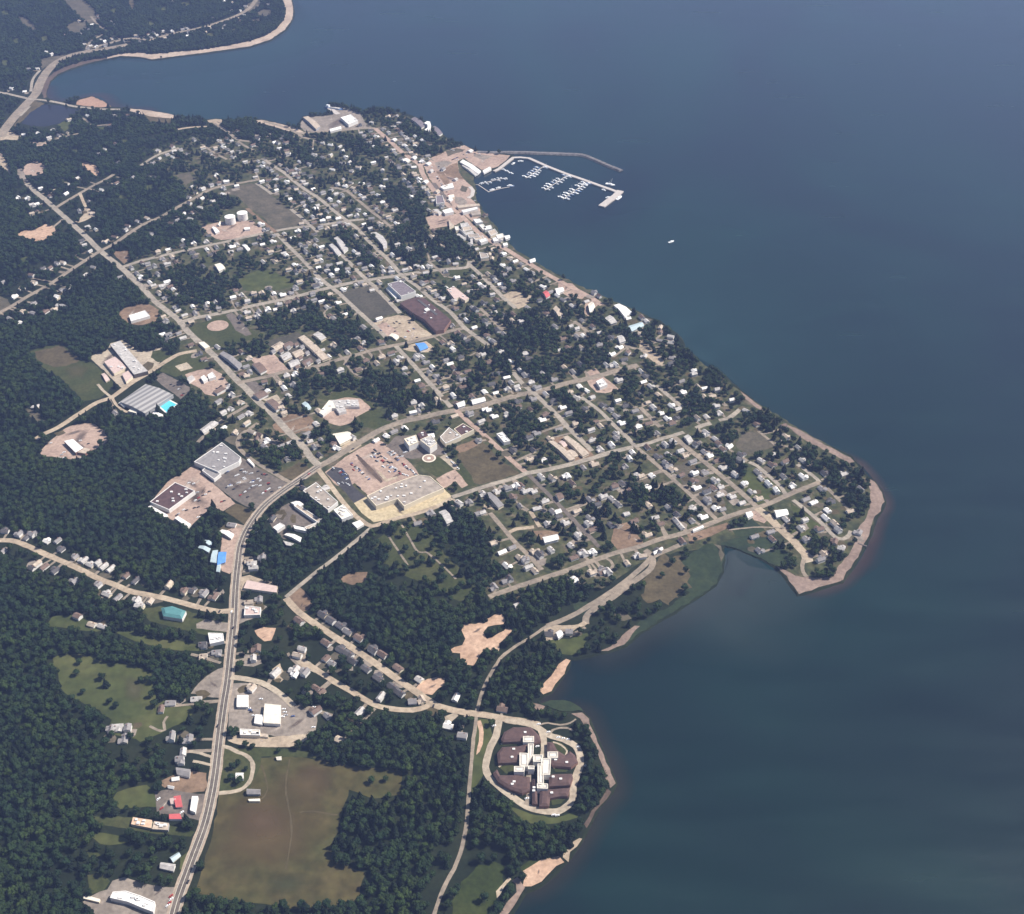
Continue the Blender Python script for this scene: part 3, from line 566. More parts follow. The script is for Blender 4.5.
road('the street past the blue roof', [(237,384),(255,380),(269,377),(290,371),(319,366.5),(340,360),(355,356),(372,351),(390,347),(410,343),(433,337),(450,332),(464,329)], 10, 'lane')
road('the road by the striped roof', [(36,440),(46,434),(59,428),(80,414),(98,403),(112,398),(130,385),(145,376),(159,367),(168,361),(179,355),(188,353),(197,351.5)], 10, 'tan')
road('the street left of the cinder field', [(276,234),(290,248),(305,263),(318,277),(330,287),(340,295),(355,309),(367,320),(377,329),(386,338)], 9, 'road')
road('the track by the tank yard', [(247,209),(256,217),(266,225),(276,233)], 8, 'dirt')
road('the street below the blue roof', [(396,347),(410,362),(421,374),(436,391),(451,408)], 8.5, 'road')
road('the street right of the hospital', [(456,411),(470,424),(480,432),(492,443),(505,455),(516,465),(527,474)], 9, 'pink')
road('the long street beside the lawns', [(527,474),(545,492),(564,511),(581,529),(590,538),(599,548)], 7, 'asphalt')
road('the street past the barracks', [(513,373),(523,385),(535,395),(552,411),(568,428),(580,440),(592,452)], 9, 'road')
road('the street under the white store', [(581,398),(600,412),(617,429),(627,438),(635,447)], 7.5, 'road')
road('the dark street by the wood', [(635,447),(640,451),(656,465),(673,480),(694,499),(716,520)], 7, 'lane')
road('the lane off the short cross street', [(640,408),(650,418),(660,428)], 8, 'lane')
road('the short cross street', [(635,447),(649,444),(660,440),(671,437),(684,433)], 8, 'road')
road('the long street to the crossroads', [(674,438),(690,451),(713,470),(735,488),(757,508)], 9, 'lane')
road('the sand track by the playing field', [(757,431),(766,438),(775,446)], 5, 'lane')
road('the lane above the bungalows', [(749,463),(757,467),(770,478),(781,488),(785,495)], 7, 'road')
road('the lane to the eastern shore', [(797,465),(807,472),(817,480),(820,484)], 7, 'road')
road('the shore road', [(489,598),(505,592),(527,584.5),(550,577),(569,570.5),(592,562),(615,554),(638,548),(660,540),(684,534),(706,526),(727,518),(745,512),(757,509),(770,504),(785,497),(798,491.5),(812,486),(820,483)], 9, 'lane')
road('the street below the barracks', [(527,474),(545,471),(571,465),(585,461),(596,458),(615,452),(633,448)], 10, 'road')
road('the short street by the clinic', [(452,498),(465,494),(480,489),(496,484),(511,480),(527,474)], 9, 'road')
road('the wide point road', [(757,509),(768,518),(780,530),(792,541),(802,552),(810,560)], 13, 'tan')
road('the loop at the point', [(804,560),(802,566),(803,573),(807,578)], 6, 'lane')
road('the lane along the point', [(793,501),(806,511),(819,522),(828,531),(835,538),(843,540),(849,536),(851,532)], 7, 'road')
road('the upper lane of the point', [(827,489),(834,496),(841,503)], 6, 'lane')
road('the curving road to the lakeside house', [(645,551),(650,555),(653,561),(651,569),(640,578),(626,588),(613,598),(600,606),(589,614),(586,619),(586,625)], 9, 'lane')
road('the old rail bed', [(682,545),(668,551),(654,557),(640,570),(622,585),(600,600),(577,614),(560,622),(547,627)], 8, 'lane')
road('the old rail bed', [(586,623),(579,627),(570,628),(560,629)], 7, 'tan')
road('the trail', [(547,627),(538,633),(528,640),(519,645),(509,652),(500,660),(488,680),(481,697),(477,712),(476,722),(473,745),(471,770),(468,805),(467,820),(465,835),(460,855),(454,870),(447,882),(440,898),(434,916),(430,930)], 4.5, 'lane')
road('the terrace street', [(286,599),(296,610),(308,620),(320,628),(335,638),(351,648),(366,658),(382,669),(400,682),(415,692),(429,702),(440,708),(457,712),(470,714),(485,716),(500,719),(520,722),(540,726)], 9.5, 'tan')
road('the lane behind the wood', [(371,529),(357,541),(340,555),(330,563),(320,570),(308,580),(297,589),(286,598)], 6.5, 'road')
road('the lower loop road', [(300,665),(312,668),(320,673),(335,683),(351,692),(364,700),(375,706),(386,709),(398,710.5),(413,711),(426,708),(431,704)], 8, 'tan')
road('the lane at the left edge', [(-20,540),(-5,541),(12,541.5),(26,546),(39,552),(62,562),(84,572),(100,580),(116,586),(130,592),(144,595),(155,597),(165,599),(180,603),(198,608),(219,612.5),(234,611)], 9, 'tan')
road('the curving yard drive', [(231,678),(246,680),(262,684),(275,691),(285,699),(294,707)], 8, 'gravel')
road('the looping drive', [(222,747),(230,749),(238,753),(246,756),(252,762),(253,770),(251,780),(246,787),(240,791),(230,793),(219,794)], 5, 'gravel')
road('the bay road', [(0,138),(5,130),(15,117),(27,104),(36,94),(41,82),(48,71),(58,62),(72,55.5),(88,52),(110,48.5),(128,45)], 26, 'lane', name='highway')
road('the bay road branch', [(92,48.5),(110,43.5),(125,39.5),(138,39),(150,40.5),(165,36),(178,33),(197,29),(215,24),(232,18),(243,13),(250,8),(255,2),(262,-8)], 15, 'lane')
road('the causeway', [(-20,92),(0,93),(15,96),(30,99.5),(42,100.5),(60,103.5),(75,107),(100,109.5),(120,110)], 11, 'road')
road('the hill lane', [(86,52),(88,46),(92,41),(103,35)], 8, 'lane')
road('the slip road', [(31,92),(33,80),(40,71)], 8, 'road')
road('the slip road', [(20,117),(25,112),(30,107)], 7, 'road')
road('the clearing track', [(91,17),(97,24),(104,30),(111,31)], 7, 'lane')
road('the upper wood lane', [(141,166),(150,160),(159,155),(168,152),(179,148.5)], 9, 'road')
road('the short wood street', [(55,209),(68,201),(80,194),(92,187),(104,181),(114,175)], 9, 'lane')
road('the gravel loop', [(80,194),(83,201),(86,209)], 7, 'tan')
road('the dirt spur', [(53,228),(58,224),(63,220)], 6, 'lane')
road('the lane by the pond', [(80,117),(88,122),(95,126),(108,125)], 7, 'lane')
road('the lane by the pond', [(38,145),(55,140),(70,136),(79,134)], 7, 'lane')
road('the coast street', [(178,130),(190,128),(207,127)], 9, 'tan')
road('the coast street', [(214,124),(226,131),(238,140),(250,142)], 9, 'lane')
road('the wharf street', [(264,122),(282,127),(296,133),(304,138),(312,140)], 9, 'lane')
road('the wharf street', [(296,134),(320,132.5),(351,130),(366,128.5),(375,129)], 12, 'lane')
road('the main street', [(375,129),(388,140),(401,152),(412,160),(420,166),(423,175),(433,190),(446,204),(461,216),(472,227),(482,236),(496,245),(508,251),(519,258),(542,272),(558,281),(575,290),(590,298),(602,306)], 12, 'pink')
road('the harbour street', [(420,166),(432,163),(445,160),(456,155),(468,153),(485,155),(505,158)], 11, 'pink')
road('the second town street', [(263,159),(274,167),(285,174),(293,181),(305,190),(319,199),(332,210),(345,220),(357,229),(367,240),(377,250),(387,259),(395,268),(403,277),(417,287),(432,300),(448,311),(456,319),(464,328),(476,337),(488,346)], 9, 'road')
road('the upper town lane', [(330,188),(345,191),(356,199),(370,211),(382,220),(392,229)], 8, 'lane')
road('the hill lane', [(202,145),(214,153),(227,160)], 7, 'lane')
road('the hill lane', [(238,142),(246,147),(254,151)], 7, 'lane')
road('the field edge lane', [(256,184),(264,189),(272,195)], 8, 'road')
road('the field side street', [(291,210),(300,217),(310,226),(318,233)], 8, 'road')
road('the street by the curved block', [(335,250),(340,254),(353,267),(367,281),(373,286),(385,298),(400,314)], 9, 'road')
road('the school street', [(480,309),(492,320),(503,331)], 7, 'lane')
road('the street down from the green', [(470,266),(480,275),(491,286),(499,294),(507,302),(516,309)], 9, 'road')
road('the green lane', [(428,262),(438,270),(446,278)], 6, 'lane')
road('the short street by the round house', [(574,322),(581,327),(588,333)], 8, 'lane')
road('the crescent', [(616,338),(622,344),(630,348),(640,350)], 7, 'lane')
road('the street below the shop', [(656,386),(668,396),(682,408)], 8, 'road')
road('the lane by the shore wood', [(718,398),(726,407)], 7, 'lane')
road('the short bright drive', [(719,421),(728,419),(734,415),(740,410)], 8, 'road')
road('the lower bright drive', [(696,429),(703,426),(711,424)], 9, 'road')
road('the loop behind the supermarket', [(258,424),(252,428),(243,434),(238.5,440),(238,446),(241,451),(250,459),(262,467),(276,475),(284,480),(291,483.5)], 7, 'lane')
road('the lane by the long grey roof', [(198,443),(213,428),(224,420),(236,413),(248,406)], 7, 'lane')
road('the mall back road', [(318,470),(328,483),(340,499),(352,513),(362,522),(372,527),(383,524),(398,519),(418,514),(438,507),(452,499)], 8, 'tan')
road('the curved street below the school', [(508,534),(516,530),(524,529),(534,528)], 7, 'tan')
road('the curved street below the school', [(490,514),(497,522),(504,530),(512,540),(522,550),(532,560),(542,571)], 7, 'lane')
road('the church drive', [(530,512),(535,520),(540,528)], 6, 'tan')
road('the small loop', [(592,563),(606,559),(613,566),(609,572)], 5, 'lane')
RING = [(499,721),(498,728),(496,737),(491,747),(488,756),(485.5,768),(489,778),(495,784),(502,789.5),(511,797),(519,802.5),(526,807),(533,810),(545,812.5),(558,812.5),(566,808),(572,802),(573,795),(573,787),(575,780),(577.5,773),(580,767),(580.5,760),(579,753),(575,747),(567,742),(558,739),(547,735.5),(540,730),(531,725.5),(522,723.5),(514,722.5),(505,721)]
road('the ring road', RING, 8.5, 'gravel')
OPEN.append([(536+(x-536)*.97, 765+(y-765)*.97) for x, y in RING])
road('the ring centre', [(541,731),(543.5,740),(544,752),(543,760)], 8, 'gravel')
road('the ring service lane', [(526,806),(529,798),(530,788),(529,776),(530,764),(531,752)], 6, 'lane')
road('the garden path', [(548,737),(553,731),(560,729),(568,729),(573,732)], 3, 'lane')
road('the garden path', [(540,726),(548,724),(560,726),(570,724),(576,720)], 2.5, 'lane')
road('the cemetery path', [(388,536),(396,548),(404,560),(408,566)], 3, 'lane')
road('the cemetery path', [(402,526),(410,540),(418,553),(426,553),(434,559),(446,570),(456,580)], 3, 'lane')
road('a drive', [(189,752),(200,754),(212,758)], 3.5, 'gravel')
road('a drive', [(193,762),(203,764),(212,766)], 3.5, 'gravel')
road('a drive', [(150,727),(158,731),(165,731),(164,723),(168,717)], 3.5, 'lane')
road('a drive', [(191,655),(206,659),(221,664)], 4, 'lane')
road('a drive', [(112,398),(117,406),(125,412),(133,414)], 5, 'tan')
road('a drive', [(98,385),(104,392),(112,398)], 5, 'gravel')
road('a drive', [(241,293),(246,298),(250,303)], 4, 'road')
road('a drive', [(345,360),(348,367),(354,374),(362,378)], 4, 'lane')
road('a drive', [(350,357),(346,362),(344,366)], 4, 'lane')
road('a drive', [(348,287),(345,292)], 4, 'road')
road('a drive', [(330,308),(324,314),(328,319),(334,319)], 4, 'lane')
road('a drive', [(300,668),(292,660),(288,654)], 4, 'lane')
road('the grandstand drive', [(787,528),(780,530),(786,524)], 4, 'lane')
for p in ([(729,531),(745,529),(760,528),(779,529)],): road('the marsh path', p, 3, 'lane')
for p in ([(300,813),(312,812),(326,814),(338,816)], [(262,766),(268,790),(262,800)], [(290,760),(286,790),(292,830),(286,870)]): ribbon('field_track', smooth_line([at(*k) for k in p]), 1.8, layer(bbox([at(*k) for k in p])), M['dry'], wob=.5)
# tyre-worn, oily and dusty areas on the lots
def stains(name, c, n_per, amp, seed, rough=.95):
    rs = random.Random(seed); v = []; f = []; sh = []
    for poly, zz in LOTS:
        P = [at(p[0], p[1]) for p in poly]; xs = [p[0] for p in P]; ys = [p[1] for p in P]; size = math.sqrt((max(xs)-min(xs))*(max(ys)-min(ys)))
        for k in range(n_per+int(size/45)):
            for _ in range(12):
                cx, cy = rs.uniform(min(xs), max(xs)), rs.uniform(min(ys), max(ys))
                if pip([cx], [cy], P)[0]: break
            else: continue
            r = rs.uniform(.06, .20)*size
            if not all(pip([cx+r*1.7*math.cos(t)], [cy+r*1.7*math.sin(t)], P)[0] for t in (0, .8, 1.6, 2.4, 3.1, 3.9, 4.7, 5.5)): r *= .4
            if not all(pip([cx+r*1.7*math.cos(t)], [cy+r*1.7*math.sin(t)], P)[0] for t in (0, .8, 1.6, 2.4, 3.1, 3.9, 4.7, 5.5)): continue
            a0 = rs.choice([.65, -.72, 1.3])+rs.uniform(-.2, .2); m = 12; b0 = len(v); z = zz+.003+.0006*(len(v) % 13)
            for t in range(m):
                a = 6.283*t/m; q = rs.uniform(.75, 1.2); x = r*1.7*q*math.cos(a); y = r*.5*q*math.sin(a); v.append((cx+x*math.cos(a0)-y*math.sin(a0), cy+x*math.sin(a0)+y*math.cos(a0), z)); sh.append(0.0)
            v.append((cx, cy, z)); sh.append(amp); f += [(b0+t, b0+(t+1) % m, b0+m) for t in range(m)]
    mt = shallow_mat(name, c, 2.2); mt.node_tree.nodes['Principled BSDF'].inputs['Roughness'].default_value = rough
    o = mesh_obj(name, v, f, mt); tag(o, kind='structure'); a = o.data.attributes.new('shallow', 'FLOAT', 'POINT'); a.data.foreach_set('value', sh)
stains('worn_paving', (.13, .10, .085), 2, .9, 1); stains('dusty_paving', (.50, .42, .35), 1, .7, 2)
for q in ([(500,747),(503,744),(520,743),(521,745),(504,747)], [(499,768),(510,765),(518,768),(517,774),(506,775)], [(551,742),(560,743),(568,750),(564,757),(554,752)], [(553,768),(564,766),(571,769),(566,773),(555,773)], [(551,799),(560,797),(565,800),(561,805),(552,806)]):
    patch('court_lawn', q, 'grass', jit=.3)
for p in ([(501,745),(508,743),(516,742),(521,743)], [(499,768),(506,763),(515,765),(518,770)], [(553,743),(561,746),(567,752),(565,758)], [(553,769),(561,766),(570,769)]): road('the garden path', p, 2.5, 'gravel')
# infield of the ball field and the ring marking on the lawn: true circles on the ground
def disc(name, px, py, r, mat, z=None, n=40, inner=None):
    x, y = at(px, py); v = []; f = []; z = layer((x-r, y-r, x+r, y+r))
    if inner is None:
        v = [(x+r*math.cos(a), y+r*math.sin(a), z) for a in [2*math.pi*i/n for i in range(n)]]; f = [tuple(range(n))]
    else:
        for i in range(n):
            a = 2*math.pi*i/n; v += [(x+inner*math.cos(a), y+inner*math.sin(a), z), (x+r*math.cos(a), y+r*math.sin(a), z)]
        f = [(2*i, 2*i+1, (2*i+3) % (2*n), (2*i+2) % (2*n)) for i in range(n)]
    tag(mesh_obj(name, v, f, M[mat]), kind='structure'); OPEN.append([(px+14*math.cos(k), py+9*math.sin(k)) for k in np.linspace(0, 6.2, 12)])
disc('infield', 218, 326.5, 20, 'pink')
disc('helipad', 429, 459, 11.5, 'pink'); disc('helipad_ring', 429, 459, 10.8, 'paint', inner=8.8); disc('helipad_mark', 429, 459, 3.0, 'paint')
# ------------------------------------------------------------------ large buildings
def ground_z(px, py):
    z = LAND + .03
    for poly, h in SHEETS:
        if h > z and pip([px], [py], poly)[0]: z = h
    return z
FOOT = []   # building outlines in photo coordinates (no trees there)
def prism(pts, z0, z1):
    n = len(pts); v = [(x, y, z0) for x, y in pts]+[(x, y, z1) for x, y in pts]
    return v, [(i, (i+1) % n, (i+1) % n+n, i+n) for i in range(n)]
def ccw(pts):
    a = sum(pts[i][0]*pts[(i+1) % len(pts)][1]-pts[(i+1) % len(pts)][0]*pts[i][1] for i in range(len(pts)))
    return pts if a > 0 else pts[::-1]
def cap(pts, z):
    v = [Vector((x, y, z)) for x, y in pts]
    fs = []
    for t in tessellate_polygon([v]):
        a, b, c = (v[i] for i in t)
        if (b.x-a.x)*(c.y-a.y)-(b.y-a.y)*(c.x-a.x) < 0: t = t[::-1]
        fs.append(tuple(t))
    return v, fs
def inset(pts, d):
    out = []; n = len(pts)
    for i in range(n):
        p = Vector(pts[i]); a = Vector(pts[i-1]); b = Vector(pts[(i+1) % n])
        t1 = (p-a).normalized(); t2 = (b-p).normalized(); n1 = Vector((-t1.y, t1.x)); n2 = Vector((-t2.y, t2.x))
        bis = (n1+n2); k = max(.4, bis.length/2); out.append(p+bis.normalized()*d/k)
    return [(p.x, p.y) for p in out]
def part_roof(name, pts, z, mat, root, o, parapet=None, hip=0.0):
    """flat roof (with a parapet) or a hipped one over the outline pts (ccw, metres relative to root)"""
    if hip:
        q = inset(pts, o); n = len(pts)
        v = [(x, y, z) for x, y in pts]+[(x, y, z+hip) for x, y in q]
        f = [(i, (i+1) % n, (i+1) % n+n, i+n) for i in range(n)]
        cv, cf = cap(q, z+hip); f += [tuple(k+n for k in t) for t in cf]
        return mesh_obj(name, v, f, mat, root)
    v, f = cap(pts, z)
    r = mesh_obj(name, v, f, mat, root)
    if parapet:
        q = inset(pts, .9); n = len(pts)
        v = [(x, y, z-.9) for x, y in pts]+[(x, y, z+.7) for x, y in pts]+[(x, y, z+.7) for x, y in q]+[(x, y, z+.01) for x, y in q]
        f = []
        for k in range(3): f += [(k*n+i, k*n+(i+1) % n, (k+1)*n+(i+1) % n, (k+1)*n+i) for i in range(n)]
        off = .03
        v = [(x*(1+off/30), y*(1+off/30), zz) for x, y, zz in v]
        mesh_obj('parapet', v, f, parapet, root)
    return r
def building(name, label, cat, poly, h, roof, wall, style='flat', parapet=None, vents=0, group=None, root=None, hip=0, base=None, eaves=.4, doors=0):
    """poly: roof outline in photo coordinates; it is lifted to its real height above the ground"""
    g0 = min(ground_z(*p[:2]) for p in poly); z = h
    W = ccw([at(p[0], p[1], g0+h) for p in poly])
    cx = sum(p[0] for p in W)/len(W); cy = sum(p[1] for p in W)/len(W)
    own = root is None
    if own: root = thing(name if cat == 'building' else cat.replace(' ', '_'), label, cat, (cx, cy, g0), 0, group); ox, oy = cx, cy
    else: ox, oy = root.location.x, root.location.y
    P = [(x-ox, y-oy) for x, y in W]
    bx = [project(x, y, g0)[:2] for x, y in W]; FOOT.append(bx); FOOT.append([p[:2] for p in poly])
    rm = M[roof] if isinstance(roof, str) else roof; wm = M[wall]
    if style == 'flat':
        v, f = prism(P, -.3, h-.02); mesh_obj('wall', v, f, wm, root)
        part_roof('roof', P, h, rm, root, hip and eaves or 0, M[parapet] if parapet else None, hip)
        rr = random.Random(int(cx*7+cy) & 0xffff)
        for k in range(vents*2):
            for _ in range(20):
                x = rr.uniform(min(p[0] for p in P), max(p[0] for p in P)); y = rr.uniform(min(p[1] for p in P), max(p[1] for p in P))
                if pip([x], [y], inset(P, 2.5))[0]: break
            else: continue
            s = rr.uniform(1.2, 2.4); t = rr.uniform(1.0, 1.8); q = [(x-s, y-t), (x+s, y-t), (x+s, y+t), (x-s, y+t)]
            a, fa = prism(q, h+.0, h+1.5); b, fb = cap(q, h+1.5)
            mesh_obj('roof_unit', a+[tuple(p) for p in b], fa+[tuple(i+8 for i in t_) for t_ in fb], M['vent'], root)
    else:      # gabled: ridge halfway between edge 0-1 and edge 2-3 of the given quad
        Q = [(x-ox, y-oy) for x, y in (at(p[0], p[1], g0+h) for p in poly)]
        rise = hip or 2.0
        a, b, c, d = [Vector(p) for p in Q]
        m1 = (b+c)/2; m0 = (a+d)/2; lo = h-rise*.5; hi = h+rise*.5
        cross = (b-a).x*(d-a).y-(b-a).y*(d-a).x
        v = [(p.x, p.y, -.3) for p in (a, b, c, d)]+[(p.x, p.y, lo) for p in (a, b, c, d)]+[(m0.x, m0.y, hi-.05), (m1.x, m1.y, hi-.05)]
        f = [(0, 1, 5, 4), (2, 3, 7, 6), (1, 2, 6, 9, 5), (3, 0, 4, 8, 7)]
        if cross < 0: f = [q[::-1] for q in f]
        mesh_obj('wall', v, f, wm, root)
        u = (b-a).normalized()*.6; w_ = (d-a).normalized()*.7; dz = -.25
        v = [(*(a-u-w_), lo+dz), (*(b+u-w_), lo+dz), (*(m1+u), hi), (*(m0-u), hi), (*(c+u+w_), lo+dz), (*(d-u+w_), lo+dz)]
        f = [(0, 1, 2, 3), (3, 2, 4, 5)]
        if cross < 0: f = [q[::-1] for q in f]
        v2 = v+[(p[0], p[1], p[2]-.3) for p in v]; f2 = f+[tuple(i+6 for i in q[::-1]) for q in f]
        ring = [0, 1, 2, 4, 5, 3]
        f2 += [(ring[i], ring[i]+6, ring[(i+1) % 6]+6, ring[(i+1) % 6]) for i in range(6)]
        mesh_obj('roof', v2, f2, rm, root)
    return root
B = building
# -- commercial strip along the highway, from the bottom of the picture up
B('store', 'long white warehouse with a bent front at the bottom left corner', 'building', [(110,898),(113,892),(126,891),(141,896),(155,902),(153,912),(142,908),(128,902)], 6, 'r_white', 'w_white', parapet='w_white', vents=3)
B('shed', 'small yellowish shed left of the white warehouse at the bottom edge', 'shed', [(82,898),(86,895),(100,899),(99,902)], 3, 'r_cream', 'w_cream')
B('house', 'grey house under dark trees above the bottom white warehouse', 'house', [(161,862),(175,864),(173,870),(160,867)], 4.5, 'r_pale', 'w_white', 'gable')
B('shed', 'pale green roofed garage beside the grey house at the bottom left', 'garage', [(170,857),(178,852),(180,855),(173,861)], 3.5, 'r_sky', 'w_cream', 'gable')
B('store', 'tan flat building with a rusty roof below the red roofed diner', 'building', [(133,817),(152,820),(151,828),(131,824)], 4, 'r_orange', 'w_cream', vents=2)
B('store', 'grey brown flat building at the right end of the rusty roof', 'building', [(154,821),(169,823),(168,830),(152,829)], 4, 'r_tan', 'w_grey', vents=2)
rr_ = B('diner', 'small diner with a bright red cross shaped roof left of the highway', 'diner', [(174,796),(180,795),(182,806),(176,806)], 4.5, 'r_red', 'w_white', 'gable')
B('', None, None, [(170,798),(175,797),(176,802),(171,803)], 4.2, 'r_pink', 'w_white', 'gable', root=rr_)
B('canopy_shop', 'low building with a flat red roof below the diner', 'building', [(169,814),(180,813.5),(182,819),(169,819)], 4, 'r_red', 'w_white')
B('canopy', 'long white canopy between the diner and the highway', 'canopy', [(192,796),(198,796),(195,812),(190,810)], 5, 'r_white', 'w_white')
B('workshop', 'grey roofed workshop on the gravel yard above the diner', 'building', [(176,767),(190,769),(189,776),(177,773)], 5, 'r_grey', 'w_white', 'gable')
B('shed', 'white shed in front of the grey roofed workshop', 'shed', [(172,777),(179,776),(179,779),(172,780)], 3, 'r_white', 'w_white', 'gable')
B('shed', 'small white shed at the edge of the diner lot', 'shed', [(168,785),(174,786),(173,788),(168,787)], 3, 'r_white', 'w_white', 'gable')
B('barn', 'dark grey barn on the hay field near the looping drive', 'barn', [(247,788.5),(260,789),(260,793),(247,793)], 5, 'r_grey', 'w_grey', 'gable')
B('shed', 'low cream shed on the hay field below the grey barn', 'shed', [(248,799),(260,798.5),(260,801),(249,801)], 2.6, 'r_cream', 'w_cream')
B('farmhouse', 'white farmhouse under dark trees inside the looping drive', 'house', [(236,772.5),(243,772.5),(243,777.5),(236,777.5)], 6, 'r_white', 'w_white', 'gable')
B('shed', 'small white shed under trees at the top of the hay field', 'shed', [(276,756.5),(281,756),(281,759),(277,759)], 3, 'r_cream', 'w_white', 'gable')
B('store', 'long cream store on the tan lot right of the highway', 'building', [(240,729),(260,730),(260,735.5),(240,735)], 5, 'r_cream', 'w_cream', parapet='w_white', vents=3)
B('store', 'low tan annex at the right end of the long cream store', 'building', [(258,733),(268,734),(268,737),(257,736)], 3, 'r_tan', 'w_cream')
rr_ = B('warehouse', 'large white warehouse in the middle of the grey yard', 'building', [(265,703.5),(280.5,705),(280,723),(263.5,722)], 6.5, 'r_cream', 'w_white', 'gable', hip=1.2)
B('', None, None, [(256,714),(263,714.5),(262,723.5),(254.5,722)], 5, 'r_white', 'w_white', 'gable', root=rr_)
B('shop', 'white square shop nearest the highway on the grey yard', 'building', [(237.5,695),(248,695),(248,706),(237,706)], 5, 'r_white', 'w_white', 'gable', hip=1.0)
B('shop', 'white flat shop beside the highway above the gravel yard', 'building', [(208,633),(223,633.5),(224,641),(210,644)], 5, 'r_white', 'w_white', parapet='w_white', vents=2)
B('shop', 'teal roofed hall beside the lane from the left edge', 'building', [(161,608),(172,606),(186,611),(182,619),(163,616)], 6, 'r_teal', 'w_white', hip=2.2, eaves=4)
B('shop', 'pale pink flat building right of the highway below the dark trees', 'building', [(245,606),(261,607.5),(260,615),(244,615.5)], 5, 'r_pink', 'w_white', parapet='w_white', vents=2)
B('shop', 'long low pink roof right of the highway bend', 'building', [(243.5,588),(247,580),(277,586),(277,592.5),(258,590)], 4, 'r_pink', 'w_cream')
B('shop', 'white roofed shop at the top of the boat yard strip', 'building', [(219,531),(222,529),(233.5,533.5),(231,537.5)], 5, 'r_white', 'w_white', 'gable')
B('shed', 'small white shed left of the white roofed shop', 'shed', [(202.5,541),(205,539.5),(212,542),(210,545)], 4, 'r_sky', 'w_white', 'gable')
B('shed', 'pale teal roofed shed at the wood edge by the highway', 'shed', [(198,547),(200,545),(210,548),(208.5,551.5)], 4, 'r_sky', 'w_grey', 'gable')
B('shop', 'tall pale cyan roofed shed next to the bright blue roof', 'building', [(213,550),(217.5,549.5),(216,562),(210.5,561)], 6, 'r_sky', 'w_grey', 'gable')
B('shop', 'shed with a bright blue roof beside the highway strip', 'building', [(219,551.5),(226,551.5),(225,561),(217.5,564)], 6, 'r_blue', 'w_grey', 'gable')
B('shed', 'narrow pale cyan roof below the bright blue roof', 'shed', [(218.5,562),(221,562),(219.5,571),(216.5,570.5)], 4, 'r_sky', 'w_white', 'gable')
# -- mall corner
rr_ = B('supermarket', 'large supermarket with a dark roof and white parapet by the grey lot', 'building', [(194,462),(222,442.5),(241,457.5),(239,462),(218,472)], 8, 'r_grey', 'w_white', parapet='w_white', vents=5)
B('', None, None, [(202,470.5),(207,466.5),(221,474),(214,479.5)], 5.5, 'r_grey', 'w_white', root=rr_, parapet='w_white')
B('hardware_store', 'brown roofed store with white walls left of the pink lot', 'building', [(150,502),(175,482.5),(195,491),(169,510)], 6.5, 'r_purple', 'w_white', parapet='w_white', vents=4)
B('trailer_row', 'white trailer row along the lower edge of the brown roofed store', 'trailer', [(148,506.5),(151,505.5),(168,515),(166,518)], 3.5, 'r_white', 'w_white')
B('trailer_row', 'white box trailer row at the lower corner of the pink lot', 'trailer', [(174.5,518),(178,516),(191,524),(188,527.5)], 3.5, 'r_white', 'w_white')
B('mall', 'very large grey flat roofed hospital wing with a cream back wall', 'building', [(367,496),(385,487),(403,480),(418,475),(430,476.5),(444,488.5),(424,497),(404,506.5),(397.5,499),(376,506)], 8, 'r_taupe', 'w_cream', parapet='w_cream', vents=9)
B('office', 'large tan flat roofed office beside the highway junction', 'building', [(303,491),(316,482.5),(338,502),(328,510)], 6.5, 'r_taupe', 'w_white', parapet='w_white', vents=4)
B('office', 'cream flat building at the lower end of the tan office', 'building', [(333.5,510),(343,504.5),(353,515),(342,519.5)], 5.5, 'r_cream', 'w_white', parapet='w_white', vents=5)
B('shed', 'small white building at the bottom of the cream office', 'shed', [(352,523),(360,520),(364,524),(357,528)], 4, 'r_white', 'w_white')
rr_ = B('motel', 'l shaped motel with a white fascia around a grey court', 'motel', [(294,506),(297,504),(321,519.5),(318,523)], 5, 'r_tan', 'w_white', parapet='w_white')
B('', None, None, [(318,522),(321,519.5),(308,530),(304,527.5)], 5, 'r_tan', 'w_white', root=rr_, parapet='w_white')
B('', None, None, [(293,525),(304,527.5),(306.5,531),(294.5,528.5)], 5, 'r_white', 'w_white', root=rr_)
B('motel', 'long white motel block at the wood edge below the court', 'motel', [(284.5,534),(287,532.5),(301,537),(300,541)], 4.5, 'r_white', 'w_white', 'gable')
B('shop', 'low pale block in front of the wood below the white motel', 'building', [(283,540.5),(294,543.5),(296,546.5),(286,545)], 3.5, 'r_pale', 'w_grey')
B('restaurant', 'white roofed restaurant between the motel court and the highway', 'restaurant', [(273,527.5),(280,523),(285,525.5),(277,531)], 5, 'r_white', 'w_white', parapet='w_white')
B('restaurant', 'white gabled building at the head of the motel court', 'building', [(291,502),(296,500.5),(303,503.5),(297,507)], 5, 'r_white', 'w_white', 'gable')
B('long_house', 'white box trailer parked by the supermarket loop road', 'trailer', [(247,459.5),(249,458.5),(254.5,464.5),(253.5,466)], 3.5, 'r_white', 'w_white')
